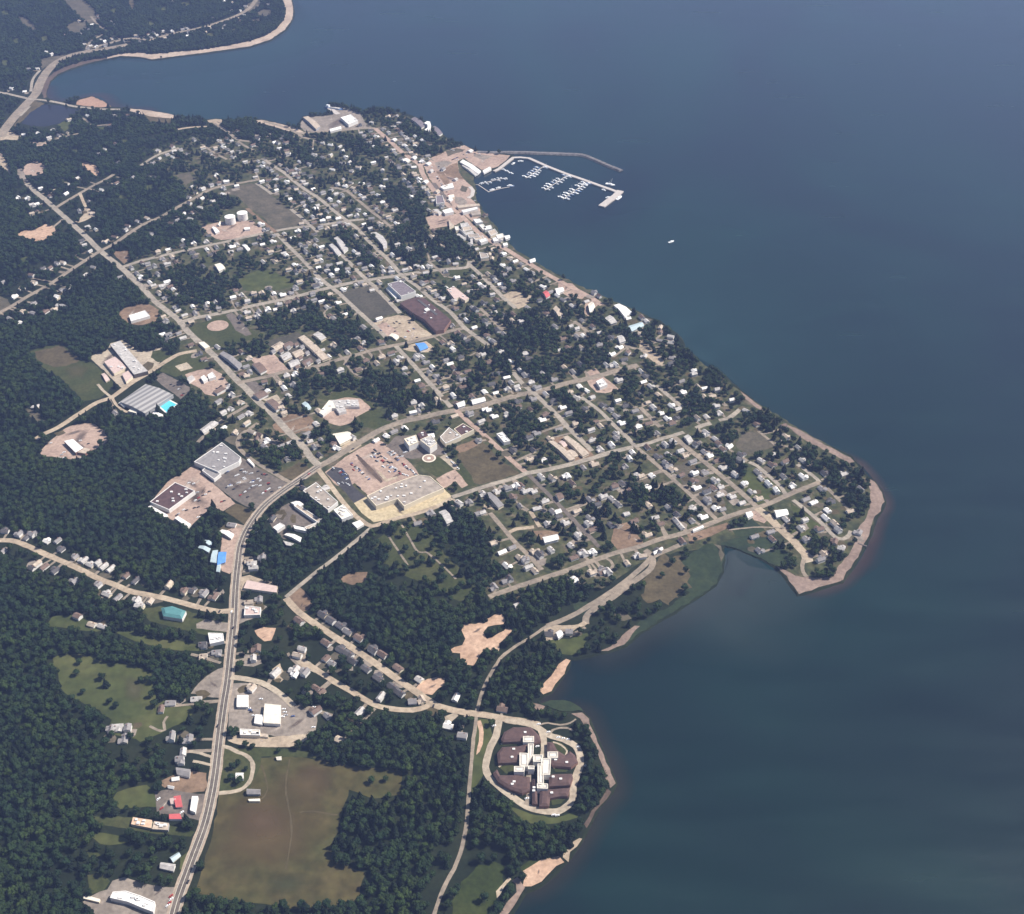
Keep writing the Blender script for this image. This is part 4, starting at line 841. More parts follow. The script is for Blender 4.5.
# -- hospital group
B('clinic', 'cream box shaped clinic with a dark left wall above the car park', 'building', [(404,439),(416,435),(418.5,442),(409,446)], 11, 'r_cream', 'w_white', parapet='w_cream', vents=3)
B('clinic', 'tall pale clinic with a crowded roof right of the cream clinic', 'building', [(420,440),(431,435),(437,443),(430,448)], 12, 'r_pale', 'w_white', parapet='w_cream', vents=6)
B('clinic', 'small white roofed block behind the tall pale clinic', 'building', [(427.5,434),(434,433),(435,437),(429,438)], 9, 'r_white', 'w_white')
B('clinic', 'low dark red block between the two clinics', 'building', [(417,434),(424,430),(428,435),(421,438)], 6, 'r_purple', 'w_brick', vents=1)
B('school_hall', 'square taupe roofed hall with a pale edge right of the clinics', 'building', [(440,437),(449,427.5),(461,436.5),(445.5,443.5)], 8, 'r_taupe', 'w_cream', parapet='w_white', vents=1)
B('school_hall', 'dark purple roofed hall with a pale wall by the street corner', 'building', [(454,429),(463,423.5),(474,430),(461,436)], 8, 'r_purple', 'w_cream', parapet='w_cream', vents=1)
B('church', 'church hall with a cream roof above the pink car park', 'church', [(332,433),(347,430.5),(353,436),(340,443)], 7, 'r_cream', 'w_cream', 'gable', hip=4)
B('house', 'large pale gabled house under trees behind the hospital back wall', 'house', [(439,511),(445,508.5),(453,520),(447,522.5)], 7, 'r_pale', 'w_white', 'gable', hip=3.5)
# -- arena group
B('arena', 'long arena with a ribbed pale metal roof beside a turquoise pool', 'arena', [(120,401),(145.5,383.5),(173,394),(145,412.5)], 8, ribbed('ribbed_metal_roof', (.20,.19,.185), (.36,.345,.325), 11, .62), 'w_grey', 'gable', hip=2.5)
rr_ = B('high_school', 'long flat school with a grey roof above the striped arena', 'school', [(110,344.5),(120,340.5),(141,364),(148,371),(134,374.5)], 8, 'r_pale', 'w_dark', vents=4)
B('', None, None, [(104,361.5),(115,356.5),(127,367),(114,373.5)], 5, 'r_pink', 'w_cream', root=rr_, vents=2)
B('', None, None, [(122,374),(129,370),(133,376),(126,382)], 4.5, 'r_pink', 'w_cream', root=rr_)
B('shed', 'pink roofed shed at the edge of the green field by the school', 'shed', [(101.5,373.5),(104,372.5),(109.5,379),(106,381)], 3.5, 'r_pink', 'w_cream', 'gable')
B('shop', 'white flat shop alone in the left wood clearing', 'building', [(129,315.5),(145,310.5),(150,316),(131,321.5)], 5, 'r_white', 'w_white', parapet='w_white')
rr_ = B('workshop', 'white roofed workshop with a brown annex on the pink yard', 'building', [(64,441),(73,439),(83.5,448),(75.5,452.5)], 6, 'r_white', 'w_brick')
B('', None, None, [(76,452),(83.8,447.6),(91,449),(85,453.5)], 5, 'r_tan', 'w_brick', root=rr_)
B('long_house', 'white service building below the turquoise pool', 'building', [(152,413),(155,411),(163,414.5),(161,417.5)], 4, 'r_white', 'w_white')
B('long_house', 'white gabled shed by the lower wall of the arena', 'shed', [(118.5,402.5),(121,401),(126,404.5),(124,406.5)], 3.5, 'r_white', 'w_white', 'gable')
B('long_house', 'pale yard shed on the gravel below the arena', 'shed', [(128,411),(131,408),(138,410),(136,413)], 3.5, 'r_cream', 'w_white')
B('barracks', 'long dark grey roofed block below the ball field', 'building', [(219.5,353),(223,350.5),(241.5,363),(238,367.5)], 7, 'r_grey', 'w_grey', 'gable', hip=3)
B('pavilion', 'cream roofed pavilion at the corner of the ball field', 'pavilion', [(198.5,342.5),(204,341.5),(210,346.5),(205,348.5)], 4.5, 'r_cream', 'w_cream')
B('shop', 'white canopied filling station on the pink lot', 'building', [(200.5,377),(204,375),(208,379),(203.5,381.5)], 5, 'r_white', 'w_white')
B('shop', 'white shop right beside the filling station canopy', 'building', [(207.5,375),(212.5,372),(216,377),(209,379)], 5, 'r_white', 'w_white', parapet='w_white')
B('shop', 'grey roofed store on the pink lot left of the filling station', 'building', [(186,378),(192,375),(195,378),(189,382)], 4, 'r_pale', 'w_white')
B('shop', 'dark roofed row at the lower edge of the pink lot', 'building', [(213,391),(222,386),(226,389),(217,394)], 4, 'r_brown', 'w_white')
B('town_house', 'brown roofed town house beside the pink gravel lot', 'building', [(252,363.5),(259,361.5),(266.5,369),(260.5,372.5)], 6, 'r_brown', 'w_white', 'gable')
B('town_house', 'brown roofed block with a white right wall below the pink gravel lot', 'building', [(253,394),(261,390),(268,393.5),(259,398)], 6, 'r_brown', 'w_white', 'gable')
B('town_house', 'brown roofed block between the gravel patch and the brown field', 'building', [(266,400.5),(272,398),(281,406),(276,409.5)], 6.5, 'r_brown', 'w_white', 'gable')
B('long_house', 'long pale green roofed shed right of the brown field', 'shed', [(302,403),(305,401),(311,407),(308,409.5)], 4, 'r_sky', 'w_white', 'gable')
B('long_house', 'long grey roofed bungalow row by the supermarket lane', 'building', [(200,429),(211,421),(218,422),(204,433)], 4.5, 'r_pale', 'w_white', 'gable')
# condominiums
for i, (q, rf, lb) in enumerate([
    ([(298.5,337),(304,334.5),(329,357),(322.5,359.5)], 'r_tan', 'long brown roofed row along the right edge of the housing lot'),
    ([(313,334),(318,331),(326,337),(321,340)], 'r_pale', 'pale roofed end house at the top right of the housing lot'),
    ([(271,346),(280,341),(285,345),(276,350)], 'r_tan', 'tan roofed block at the top left of the housing lot'),
    ([(282,344),(290,340.5),(294,344),(286,348)], 'r_brown', 'brown roofed block in the upper middle of the housing lot'),
    ([(280,355),(288,351),(292,356),(284,360)], 'r_pale', 'pale roofed block in the lower left of the housing lot'),
    ([(292,352),(300,348.5),(304,353),(296,357)], 'r_tan', 'tan roofed block in the centre of the housing lot'),
    ([(288,362),(297,358.5),(300,363),(291,367)], 'r_pale', 'pale roofed block at the bottom of the housing lot'),
    ([(302,361),(310,357),(313,361),(305,365)], 'r_brown', 'brown roofed block in the lower right of the housing lot')]):
    B('row_house', lb, 'row house', q, 5.5, rf, 'w_cream', 'gable', group='row houses on the brown housing lot')
for i, (x, y) in enumerate([(273,350.5),(281,350),(288,346.5),(296,343.5),(302,346),(285,357.5),(292,361),(300,357),(307,352),(297,366),(308,362.5),(316,352),(318,360),(276,345)]):
    B('row_house', f"small {'brown' if i % 2 else 'grey'} house, {['first','second','third','fourth','fifth','sixth','seventh','eighth','ninth','tenth','eleventh','twelfth','thirteenth','fourteenth'][sorted([273,281,288,296,302,285,292,300,307,297,308,316,318,276]).index(int(x))]} from the left between the big row house blocks", 'row house', [(x-2.6,y-.2),(x+.4,y-1.9),(x+2.6,y+.2),(x-.4,y+1.9)], 5, 'r_brown' if i % 2 else 'r_grey', 'w_white', 'gable', group='row houses on the brown housing lot')
# schools
rr_ = B('school', 'long school with a purple brown roof and white roof lights', 'school', [(400,303),(407,299.5),(417,297),(425,298.5),(438,309),(451,320),(444,329.5),(436,331),(424,319),(413,313)], 8, 'r_purple', 'w_brick', vents=2)
B('', None, None, [(424,309),(427.5,307.5),(430,309.5),(426,311)], 10, 'r_white', 'w_white', root=rr_)
B('', None, None, [(417,300),(419,299.2),(438,314),(436,315.2)], 8.6, 'r_dark', 'w_dark', root=rr_)
B('gymnasium', 'gymnasium with a lavender grey roof and white front wall', 'gymnasium', [(387.5,284),(401,280.5),(416,291.5),(401,296.5)], 11, 'r_lav', 'w_white', parapet='w_white', vents=2)
B('long_house', 'long white flat annex along the left side of the gymnasium', 'building', [(386,288),(388.5,287),(398,297),(395.5,298.5)], 5, 'r_white', 'w_white')
B('long_house', 'long pale shed at the lower edge of the school car park', 'shed', [(389,335),(392,332.5),(399,336.5),(396,339)], 4, 'r_cream', 'w_cream', 'gable')
B('clubhouse', 'house with a bright blue roof on a tan lot', 'building', [(415.5,343),(423.5,342),(428,347),(420.5,350)], 6, 'r_blue', 'w_white', 'gable')
rr_ = B('primary_school', 'winged school with a cream roof around a pink yard', 'school', [(319,412.5),(329,400),(333,401.5),(338,408.5),(332,408),(323,415)], 5, 'r_cream', 'w_white', vents=1)
B('', None, None, [(329,400),(358,399.5),(359.5,406.5),(344,406),(333,401.5)], 5.1, 'r_pale', 'w_white', root=rr_, vents=4)
B('', None, None, [(333,401.5),(344,406),(346.5,411),(339,413),(336,408.5)], 5.2, 'r_pale', 'w_white', root=rr_, vents=1)
B('school', 'pink roofed wing building among trees right of the brown school', 'school', [(447,289.5),(453.5,286),(469,298),(465,300.5),(459,297),(455,299.5)], 6, 'r_pink', 'w_cream', vents=2)
B('barracks', 'long grey brown barrack nearest the tall trees, left of its pair', 'barracks', [(549,441),(553.5,440),(575,458),(569.5,459.5)], 5.5, 'r_tan', 'w_cream', 'gable', group='long barrack roofs by the crossing')
B('barracks', 'long tan barrack along the street, right of its pair', 'barracks', [(563,436.5),(567.5,435),(589,452.5),(583,455.5)], 5.5, 'r_tan', 'w_cream', 'gable', group='long barrack roofs by the crossing')
B('long_house', 'small pink roofed block between the two barracks at the top', 'building', [(559,441.5),(562,440),(567,444.5),(564,446.5)], 4, 'r_pink', 'w_cream', 'gable')
B('long_house', 'small tan roofed block between the two barracks at the bottom', 'building', [(567,450.5),(571,449),(578,454.5),(574,456.5)], 4.5, 'r_tan', 'w_cream', 'gable')
B('barracks', 'long dark roofed block beside the tan gravel drive', 'building', [(484.5,492.5),(490,491.5),(503.5,504),(498.5,507)], 6, 'r_grey', 'w_cream', 'gable')
B('shop', 'white flat roofed store right of the hospital street', 'building', [(496.5,434),(502.5,432),(510.5,441),(504,442.5)], 6, 'r_white', 'w_white', parapet='w_white', vents=2)
B('church', 'long white roofed church at the end of the looping drive', 'church', [(542.5,536.5),(557,533.5),(558.5,538),(545,541.5)], 7, 'r_white', 'w_white', 'gable', hip=3)
B('house', 'red roofed house with a white right wall on the open lawn', 'house', [(555.5,493.5),(560,492),(564,496.5),(559,499)], 6, 'r_brown', 'w_white', 'gable')
B('store', 'white shop with an l shaped canopy on the pink corner lot', 'building', [(596,381.5),(602.5,378.5),(607.5,384.5),(600,387.5)], 6, 'r_white', 'w_white', parapet='w_white', vents=2)
B('long_house', 'long white roofed house at the head of the long street', 'house', [(684,436),(688,434),(693,440),(689,442.5)], 5, 'r_pale', 'w_white', 'gable')
B('hall', 'large white roofed hall just below the point crossroads', 'building', [(774.5,510),(786.5,508.5),(788.5,513.5),(777,516.5)], 6, 'r_white', 'w_white', 'gable')
B('shop', 'white square shop at the corner of the shore road and point road', 'building', [(745.5,512.5),(751.5,511),(753.5,515),(748,518)], 5, 'r_white', 'w_white')
B('long_house', 'long white trailer home beside the shore road bend', 'trailer', [(653,551.5),(661.5,546.5),(663,548.5),(654.5,553.5)], 3.8, 'r_white', 'w_white', 'gable')
B('long_house', 'long white trailer along the shore road by the bare verge', 'trailer', [(692.5,529.5),(703,525),(704,527),(693.5,531.5)], 3.5, 'r_white', 'w_white')
B('house', 'white lake house on the gravel yard above the pink spit', 'house', [(556,632),(560,629.5),(563,633.5),(558.5,637)], 6, 'r_white', 'w_white', 'gable')
B('curved_house', 'curved grey roofed block among the dark trees above the cinder field', 'building', [(370,233),(376,232),(383,236),(387,242),(387,248),(384,249),(381,243),(377,238)], 6, 'r_pale', 'w_cream')
B('barracks', 'long grey roofed block left of the curved building', 'building', [(334,237.5),(337.5,236),(348,248),(344,251.5)], 6, 'r_pale', 'w_white', 'gable', group='long blocks by the curved building')
B('barracks', 'second long pale block at the left end, shaded by dark trees', 'building', [(329,244.5),(332,243),(341,252),(337.5,254.5)], 6, 'r_pale', 'w_white', 'gable', group='long blocks by the curved building')
B('long_house', 'white mobile home below the tanks street', 'trailer', [(242,244.5),(244,243),(250,248.5),(247.5,250)], 3.8, 'r_white', 'w_white', 'gable')
B('house', 'large pale house alone in the wood below the tanks street', 'house', [(214.5,264),(220,262.5),(225,267.5),(219,270.5)], 6, 'r_cream', 'w_white', 'gable')
# -- waterfront
B('fish_plant', 'big bright white roofed plant on the wharf', 'building', [(340.5,117.5),(351,114.5),(358,120.5),(348.5,124.5)], 8, 'r_white', 'w_white', parapet='w_white', vents=2)
B('long_house', 'long tan roofed boat hall left of the white plant', 'building', [(303,116.5),(308,115.5),(320,125.5),(316,128.5)], 7, 'r_tan', 'w_grey', 'gable', hip=2.5)
B('long_house', 'long white shed along the wharf street', 'shed', [(329.5,129),(341,126),(341.5,128.5),(330.5,131.5)], 5, 'r_white', 'w_white')
B('round_hotel', 'curved bright white hotel at the tree lined shore', 'hotel', [(424,123),(427,121),(430,121.5),(431,125),(430,129),(426.5,131),(424.5,129.5),(427.5,127.5),(427.5,124.5)], 9, 'r_white', 'w_white')
B('long_house', 'long lavender roofed block left of the white hotel', 'building', [(411,118.5),(415,116.5),(426,124.5),(421.5,127)], 6, 'r_lav', 'w_white', 'gable')
B('long_house', 'long grey roofed block with a white end right of the hotel', 'building', [(432,127),(435,125.5),(442.5,132.5),(438.5,135)], 6, 'r_lav', 'w_white', 'gable')
rr_ = B('boathouse', 'row of white boat sheds on the inner harbour edge', 'boathouse', [(460,161.5),(463,159),(481,170.5),(478,173)], 5, 'r_white', 'w_white', 'gable')
B('', None, None, [(462,165),(465,163.5),(478,173.5),(475,175)], 4, 'r_pale', 'w_white', 'gable', root=rr_)
B('long_house', 'white flat store at the corner of the harbour basin', 'building', [(482.5,170.5),(490,166.5),(491.5,169),(484,173)], 4, 'r_white', 'w_white')
DT = [  # downtown blocks along the main street: outline of each roof in the photo, read from a 10x view
 ([(205,170),(330,130),(345,175),(240,195)],'r_white',5,'white roofed store on the pink lot above the harbour pool'),
 ([(285,255),(345,245),(350,275),(295,290)],'r_cream',5,'cream roofed store beside the ring shaped jetty'),
 ([(160,265),(230,260),(250,330),(165,345)],'r_lav',6,'lavender roofed hall with a white lower wall on the main street'),
 ([(225,410),(320,385),(345,425),(255,445)],'r_white',6,'white flat store right of the lavender hall'),
 ([(420,410),(580,375),(590,395),(440,435)],'r_white',6,'long white shop running out to the harbour'),
 ([(370,360),(600,340),(610,360),(390,385)],'r_tan',5,'long pinkish roof just above the long white shop'),
 ([(510,425),(600,410),(620,450),(530,460)],'r_taupe',5,'taupe roofed shop at the wharf below the long white shop'),
 ([(540,500),(610,495),(640,530),(570,540)],'r_white',6,'white roofed shop left of the seafront houses'),
 ([(600,560),(640,550),(680,590),(640,605)],'r_cream',6,'cream roofed shop facing the water, second down the seafront'),
 ([(640,580),(720,560),(735,595),(660,610)],'r_white',6,'white gabled seafront house with a cream wall'),
 ([(690,625),(760,600),(790,640),(720,670)],'r_tan',6,'tan roofed seafront restaurant above the stilt hut'),
 ([(770,660),(840,645),(860,680),(790,700)],'r_cream',6,'cream seafront building behind the stilt hut'),
 ([(735,690),(780,680),(800,715),(750,725)],'r_white',5,'small white shop at the narrow end of the main street'),
 ([(840,745),(885,735),(895,760),(850,770)],'r_white',5,'white hut on the shore road just below the stilt hut'),
 ([(410,545),(480,535),(500,565),(420,580)],'r_pale',6,'pale roofed shop in the first block of the main street'),
 ([(430,580),(510,570),(530,605),(440,625)],'r_tan',7,'tan roofed shop in the second block of the main street'),
 ([(400,600),(470,640),(540,620),(545,650),(470,665)],'r_pale',6,'pale bent roof in the third block of the main street'),
 ([(480,650),(590,650),(610,680),(500,690)],'r_taupe',7,'long taupe roof in the fourth block of the main street'),
 ([(540,690),(640,670),(650,700),(570,715)],'r_tan',6,'tan long roof in the fifth block of the main street'),
 ([(600,715),(670,690),(690,715),(620,740)],'r_white',6,'white roof at the lower end of the main street blocks'),
 ([(350,575),(390,570),(400,605),(365,615)],'r_cream',6,'cream corner shop on the street behind the main street'),
 ([(290,500),(330,545),(345,560),(300,585)],'r_tan',5,'tan house at the edge of the dark downtown trees'),
 ([(360,650),(400,645),(470,690),(440,700)],'r_pale',5,'long pale roof at the edge of the downtown trees'),
 ([(510,690),(535,690),(540,760),(515,765)],'r_pale',5,'narrow pale roof in the gap of the downtown trees'),
 ([(130,400),(175,395),(220,430),(190,445)],'r_pale',5,'pale roofed house left of the white flat store'),
 ([(600,835),(680,850),(700,885),(620,900)],'r_taupe',6,'taupe hall on the car park below downtown')]
for q, rf, h, lb in DT:
    B('shop', lb, 'shop', C(420, 170, q, 10.16), h, rf, 'w_white' if rf in ('r_white', 'r_pale', 'r_lav') else 'w_cream', parapet=None if h < 6 else 'w_white')
for q, rf, lb in [([(614,304.5),(619,303),(632,311.5),(625,316)],'r_white','large white roofed hotel at the shore among dark trees'),
                  ([(628.5,325.5),(641,321.5),(644,325),(632,330.5)],'r_sky','blue grey roofed hall near the shore below the white hotel'),
                  ([(604,318),(610,314.5),(617,321.5),(611,323)],'r_pale','pale hipped house left of the blue grey hall'),
                  ([(617,335.5),(621.5,334.5),(625.5,340),(620,342)],'r_pale','round pale roof inside the crescent'),
                  ([(553,308),(556,305),(563,314),(559.5,317)],'r_tan','tan gabled house in the trees below the pink lot'),
                  ([(542.5,291.5),(546,290),(550,294.5),(546.5,297)],'r_red','bright pinkish red roofed house by the main street'),
                  ([(555,288),(562,286.5),(564,290),(557,293)],'r_white','white house at the shore right of the red roof'),
                  ([(588,304),(592,301),(595,306),(590,312)],'r_cream','cream house on the pink lot at the shore')]:
    B('house', lb, 'house', q, 6, rf, 'w_white', 'gable', hip=2.5)
for x, y, w_, h_, rf, lb in [(428,163,3.4,1.3,'r_white','white shop at the fork where the harbour street leaves the main street'),(431,170,2.6,1.4,'r_pale','pale roofed shop below the fork of the harbour street'),(425.5,181,3,1.6,'r_white','white shop left of the main street facing the harbour lot'),
                      (470,150.3,3.2,1,'r_white','white shed on the outer shore behind the boat sheds'),(455.5,178.5,2.6,1,'r_pale','small pale shed at the shore edge of the boat yard'),(443,168,2.6,1.3,'r_grey','grey roofed house among the paving above the boat yard'),
                      (437,190.5,2.8,1.6,'r_tan','tan shop left of the main street beside the lavender hall'),(450,199,2.8,1.3,'r_white','small white store between the main street and the ring shaped jetty'),(446,186,3,1.2,'r_taupe','taupe roofed store in the middle of the harbour lot'),
                      (414,157,3,1.5,'r_white','white roofed house right of the upper main street'),(407,160,3.4,1.6,'r_cream','cream house left of the upper main street'),(394,139,3,1.2,'r_white','white house beside the top bend of the main street')]:
    B('shop', lb, 'shop', [(x-w_,y+.2),(x-w_*.1,y-h_),(x+w_,y-.2),(x+w_*.1,y+h_)], 5, rf, 'w_white', 'gable')
B('hut', 'small white hut on stilts over the water at the seafront', 'hut', [(504,235.5),(509,234.5),(510,237),(506,238.5)], 6, 'r_white', 'w_white', 'gable')
B('hut', 'small white lookout hut on the shore road', 'hut', [(529,259.5),(534.5,257.5),(535.5,260.5),(530.5,262)], 4, 'r_white', 'w_white', 'gable')
B('store', 'white long store left of the street corner above the hospital', 'building', [(471,399.5),(484,396.5),(485.5,400),(473,403.5)], 5, 'r_white', 'w_white', 'gable')
B('house', 'white cross gabled house at the corner by the hospital street', 'house', [(456,403),(464,400),(465,404.5),(458.5,406.5)], 6, 'r_white', 'w_white', 'gable')
# -- care home on its ring road
root = thing('care_home', 'sprawling care home with dark brown wings and pale central roofs', 'care home', (*at(536, 765, LAND), LAND+.05))
rz = root.location
for q in ([(504,732),(513,727),(531,727),(540,736),(541,741),(534,743),(524,741),(503,742),(501,739)],
          [(502,747),(519,746),(526,744),(528,747),(526,750),(520,753),(519,762),(498,763),(497,753)],
          [(493,773),(497,769),(500,775),(516,775),(530,777),(530,790),(522,793),(510,789),(498,781.5)],
          [(547,742),(553,742),(557,750),(565,755),(570,751),(575,755),(578,762),(571,767),(559,766),(552,764.5),(547,753)],
          [(552,774),(572,773.5),(573,778),(570.5,785),(549,786),(549,777)],
          [(540,790),(570,787.5),(568,796),(560,796),(550,798),(549,806),(539,806)],
          [(532.5,779),(537,778),(537.5,804),(532,803)]):
    W = ccw([at(x, y, LAND+5) for x, y in q]); P = [(x-rz.x, y-rz.y) for x, y in W]; FOOT.append(q)
    v, f = prism(P, -.3, 4.6); w = mesh_obj('wall', v, f, M['w_brick'], root)
    r = part_roof('roof', P, 4.6, M['r_maroon'], root, 3.2, None, 1.6)
    rr = random.Random(len(root.children))
    for k in range(2):
        for _ in range(20):
            x = rr.uniform(min(p[0] for p in P), max(p[0] for p in P)); y = rr.uniform(min(p[1] for p in P), max(p[1] for p in P))
            if pip([x], [y], inset(P, 4))[0]:
                qd = [(x-1.6, y-1.2), (x+1.6, y-1.2), (x+1.6, y+1.2), (x-1.6, y+1.2)]
                a, fa = prism(qd, 5.4, 7.4); b, fb = cap(qd, 7.4)
                mesh_obj('dormer', a+[tuple(p) for p in b], fa+[tuple(i+8 for i in t) for t in fb], M['r_white'], root); break
for i, q in enumerate(([(523,736.5),(534,736.5),(534,742.5),(523,742.5)], [(528,744),(533.8,744),(533.2,755),(528,761)], [(519.5,753),(528,753.5),(528,767),(519.5,766)],
          [(514,766.5),(525,766.5),(524,772),(514,772)], [(533.5,755),(543,755),(542,762),(533,762)], [(547.5,752),(558,752),(558,758),(547.5,758)],
          [(541,758.5),(551,758.5),(550,775),(541,775)], [(537.5,764),(543,764),(544,786),(537.5,783)], [(537,783.5),(548,784),(548,789),(537,788.5)], [(528,766),(534.5,766),(534,769.5),(528,769.5)])):
    h = 8+.12*i; W = ccw([at(x, y, LAND+h) for x, y in q]); P = [(x-rz.x, y-rz.y) for x, y in W]
    v, f = prism(P, -.3, h-.02); mesh_obj('wall', v, f, M['w_white'], root)
    part_roof('flat_roof', P, h, M['r_pale'], root, 0, M['r_cream'])
    q2 = inset(P, 2.6); v, f = cap(q2, h+.35)
    v2, f2 = prism(q2, h, h+.35); mesh_obj('roof_panel', [tuple(p) for p in v]+v2, f+[tuple(k+len(v) for k in t) for t in f2], M['r_cream'], root)
# -- storage tanks
def tank(px, py, r, h, label):
    x, y = at(px, py, LAND); t = thing('storage_tank', label, 'storage tank', (x, y, LAND), 0, 'white storage tanks')
    n = 40; P = [(r*math.cos(2*math.pi*i/n), r*math.sin(2*math.pi*i/n)) for i in range(n)]
    v, f = prism(P, -.2, h); sh = mesh_obj('shell', v, f, M['w_white'], t)
    for p in sh.data.polygons: p.use_smooth = True
    v = [(a, b, h) for a, b in P]+[(a*1.03, b*1.03, h+.25) for a, b in P]+[(0, 0, h+1.0)]
    f = [(i, (i+1) % n, (i+1) % n+n, i+n) for i in range(n)]+[(i+n, (i+1) % n+n, 2*n) for i in range(n)]
    mesh_obj('roof', v, f, M['r_white'], t)
    st = []; sf = []
    for k in range(22):      # stair winding up the shell
        a = -2.2+k*.075; z0 = h*k/22
        b0 = len(st)
        for rr, zz in ((r+.05, z0), (r+.9, z0), (r+.9, z0+.3), (r+.05, z0+.3)):
            st.append((rr*math.cos(a), rr*math.sin(a), zz)); st.append((rr*math.cos(a+.075), rr*math.sin(a+.075), zz))
        sf += [(b0, b0+2, b0+3, b0+1), (b0+2, b0+4, b0+5, b0+3), (b0+4, b0+6, b0+7, b0+5), (b0, b0+6, b0+4, b0+2), (b0+1, b0+3, b0+5, b0+7)]
    mesh_obj('stair', st, sf, M['vent'], t)
    FOOT.append([(px-6, py-12), (px+6, py-12), (px+6, py+2), (px-6, py+2)])
tank(230.8, 223.0, 11.3, 15.5, 'left of the two tall white storage tanks')
tank(243.0, 219.2, 11.3, 15.5, 'right of the two tall white storage tanks')
B('shed', 'white gabled shed left of the storage tanks', 'shed', C(200,190,[(190,590),(215,575),(310,655),(250,680)],16), 5, 'r_white', 'w_white', 'gable')
B('shed', 'small cream shed at the upper left of the tank yard', 'shed', C(200,190,[(275,550),(310,500),(335,510),(310,560)],16), 4, 'r_cream', 'w_white', 'gable')
B('shed', 'long pale shed right behind the tank yard drive', 'shed', C(200,190,[(700,600),(795,590),(800,625),(715,635)],16), 4, 'r_white', 'w_white')
# -- pool
px_ = [(160,406.5),(168,400),(176.5,404.5),(167,412.5)]
W = ccw([at(x, y, LAND+.2) for x, y in px_]); cx = sum(p[0] for p in W)/4; cy = sum(p[1] for p in W)/4
pool = thing('swimming_pool', 'bright turquoise outdoor pool beside the striped arena', 'swimming pool', (cx, cy, LAND+.1))
P = [(x-cx, y-cy) for x, y in W]; Q = inset(P, -2.6)
zp = ground_z(168, 406)-LAND
v = [(x, y, zp+.0) for x, y in Q]+[(x, y, zp+.45) for x, y in Q]+[(x, y, zp+.45) for x, y in P]+[(x, y, zp+.2) for x, y in P]
f = []
for k in range(3): f += [(k*4+i, k*4+(i+1) % 4, (k+1)*4+(i+1) % 4, (k+1)*4+i) for i in range(4)]
mesh_obj('deck', v, f, M['w_white'], pool)
M['pool'] = plain_mat('pool_water', (.10, .50, .62), .08, .08, .3, .5)
mesh_obj('water', [(x, y, zp+.3) for x, y in P], [(0, 1, 2, 3)], M['pool'], pool); FOOT.append([(157,406),(168,397),(180,404),(167,415)])
# ------------------------------------------------------------------ houses (bright roofs and gables read off the photo)
HP = []
HP += C(0,0,[(185,445),(238,438),(75,570),(160,585),(515,220),(410,225),(300,335),(330,350),(625,100),(245,850),(155,860),(345,830),(385,875),(445,858),(445,768),(320,885),(705,800),(735,740),(820,735),(880,722),(560,740)])
HP += C(160,0,[(495,838),(625,870),(705,862),(410,8),(460,15),(80,10),(220,895),(780,890)])
HP += C(260,120,[(100,155),(230,165),(145,230),(185,235),(270,235),(195,290),(270,320),(280,355),(320,345),(545,360),(640,390),(720,365),(715,255),(640,235),(840,318),(870,385),(835,440),(908,440),(405,425),(375,510),(400,525),(445,543),(500,455),(735,505),(930,520),(120,515),(165,560),(20,470),(60,430),(405,735),(640,745),(525,820),(580,870),(305,805),(340,840),(260,765),(90,680),(160,675),(840,770),(805,835),(950,730),(1000,490),(850,895),(520,285),(810,270)],10.16)
HP += C(320,60,[(400,445),(440,468),(505,402),(490,358),(440,360),(610,490),(620,500),(655,520),(550,555),(535,545),(485,600),(470,580),(605,610),(570,675),(695,550),(400,520),(340,660),(240,690),(200,715),(420,765),(400,710),(205,840),(265,790),(310,800),(395,815),(115,555),(260,415),(330,405)])
HP += C(0,143,[(635,70),(670,40),(755,125),(738,5),(850,225),(955,220),(1000,220),(745,255),(650,300),(980,130),(120,348),(185,358),(235,390),(205,400),(242,440),(205,455),(320,340),(338,305),(422,325),(255,295),(430,265),(495,225),(510,440),(565,385),(595,450),(540,650),(575,692),(520,625),(680,630),(735,600),(800,565),(818,530),(880,500),(940,480),(615,555),(560,540),(970,580),(865,845),(905,865),(770,858),(990,790),(955,800),(495,720),(405,770),(370,775),(320,800),(275,805),(205,850),(222,895),(15,895),(600,795),(545,845)])
HP += C(160,143,[(75,515),(110,495),(150,455),(210,445),(195,490),(200,355),(165,380),(340,375),(150,660),(50,690),(225,730),(275,790),(465,665),(495,650),(510,680),(605,645),(360,695),(660,760),(735,760),(870,830),(860,780),(810,725),(790,705),(850,605),(900,655),(935,700),(930,665),(890,650),(985,585),(720,590),(655,650),(300,630),(1000,620),(1005,760),(940,440),(970,370),(895,310),(1000,395),(830,355),(850,378),(740,270),(365,205),(325,68),(545,125),(45,75),(280,35)])
HP += C(320,143,[(15,95),(410,235),(145,235),(270,255),(310,275),(120,375),(150,430),(190,465),(245,430),(50,545),(280,525),(380,520),(475,575),(10,670),(65,710),(45,820),(75,850),(110,880),(60,790),(125,770),(175,805),(215,862),(8,755),(280,660),(320,705),(505,740),(530,770),(460,810),(465,845),(660,650),(775,660),(730,560),(715,600),(735,730),(760,745),(590,675),(565,680),(620,795),(575,805),(675,890),(725,895),(480,430),(540,445),(580,345),(425,400),(365,440)])
HP += C(320,286,[(65,60),(65,190),(90,215),(260,400),(178,432),(395,365),(295,480),(245,540),(130,545),(455,435),(395,455),(488,490),(540,530),(545,570),(365,495),(620,445),(655,455),(610,470),(680,490),(765,615),(805,655),(740,580),(650,640),(670,675),(855,525),(870,565),(900,465),(910,600),(885,590),(850,410),(785,360),(920,330),(940,350),(855,105),(910,185),(870,145),(1000,150),(1015,190),(975,140),(590,830),(655,770),(630,800),(805,480),(945,545),(1015,445),(5,570),(160,190),(280,270),(720,520),(700,560),(830,500)])
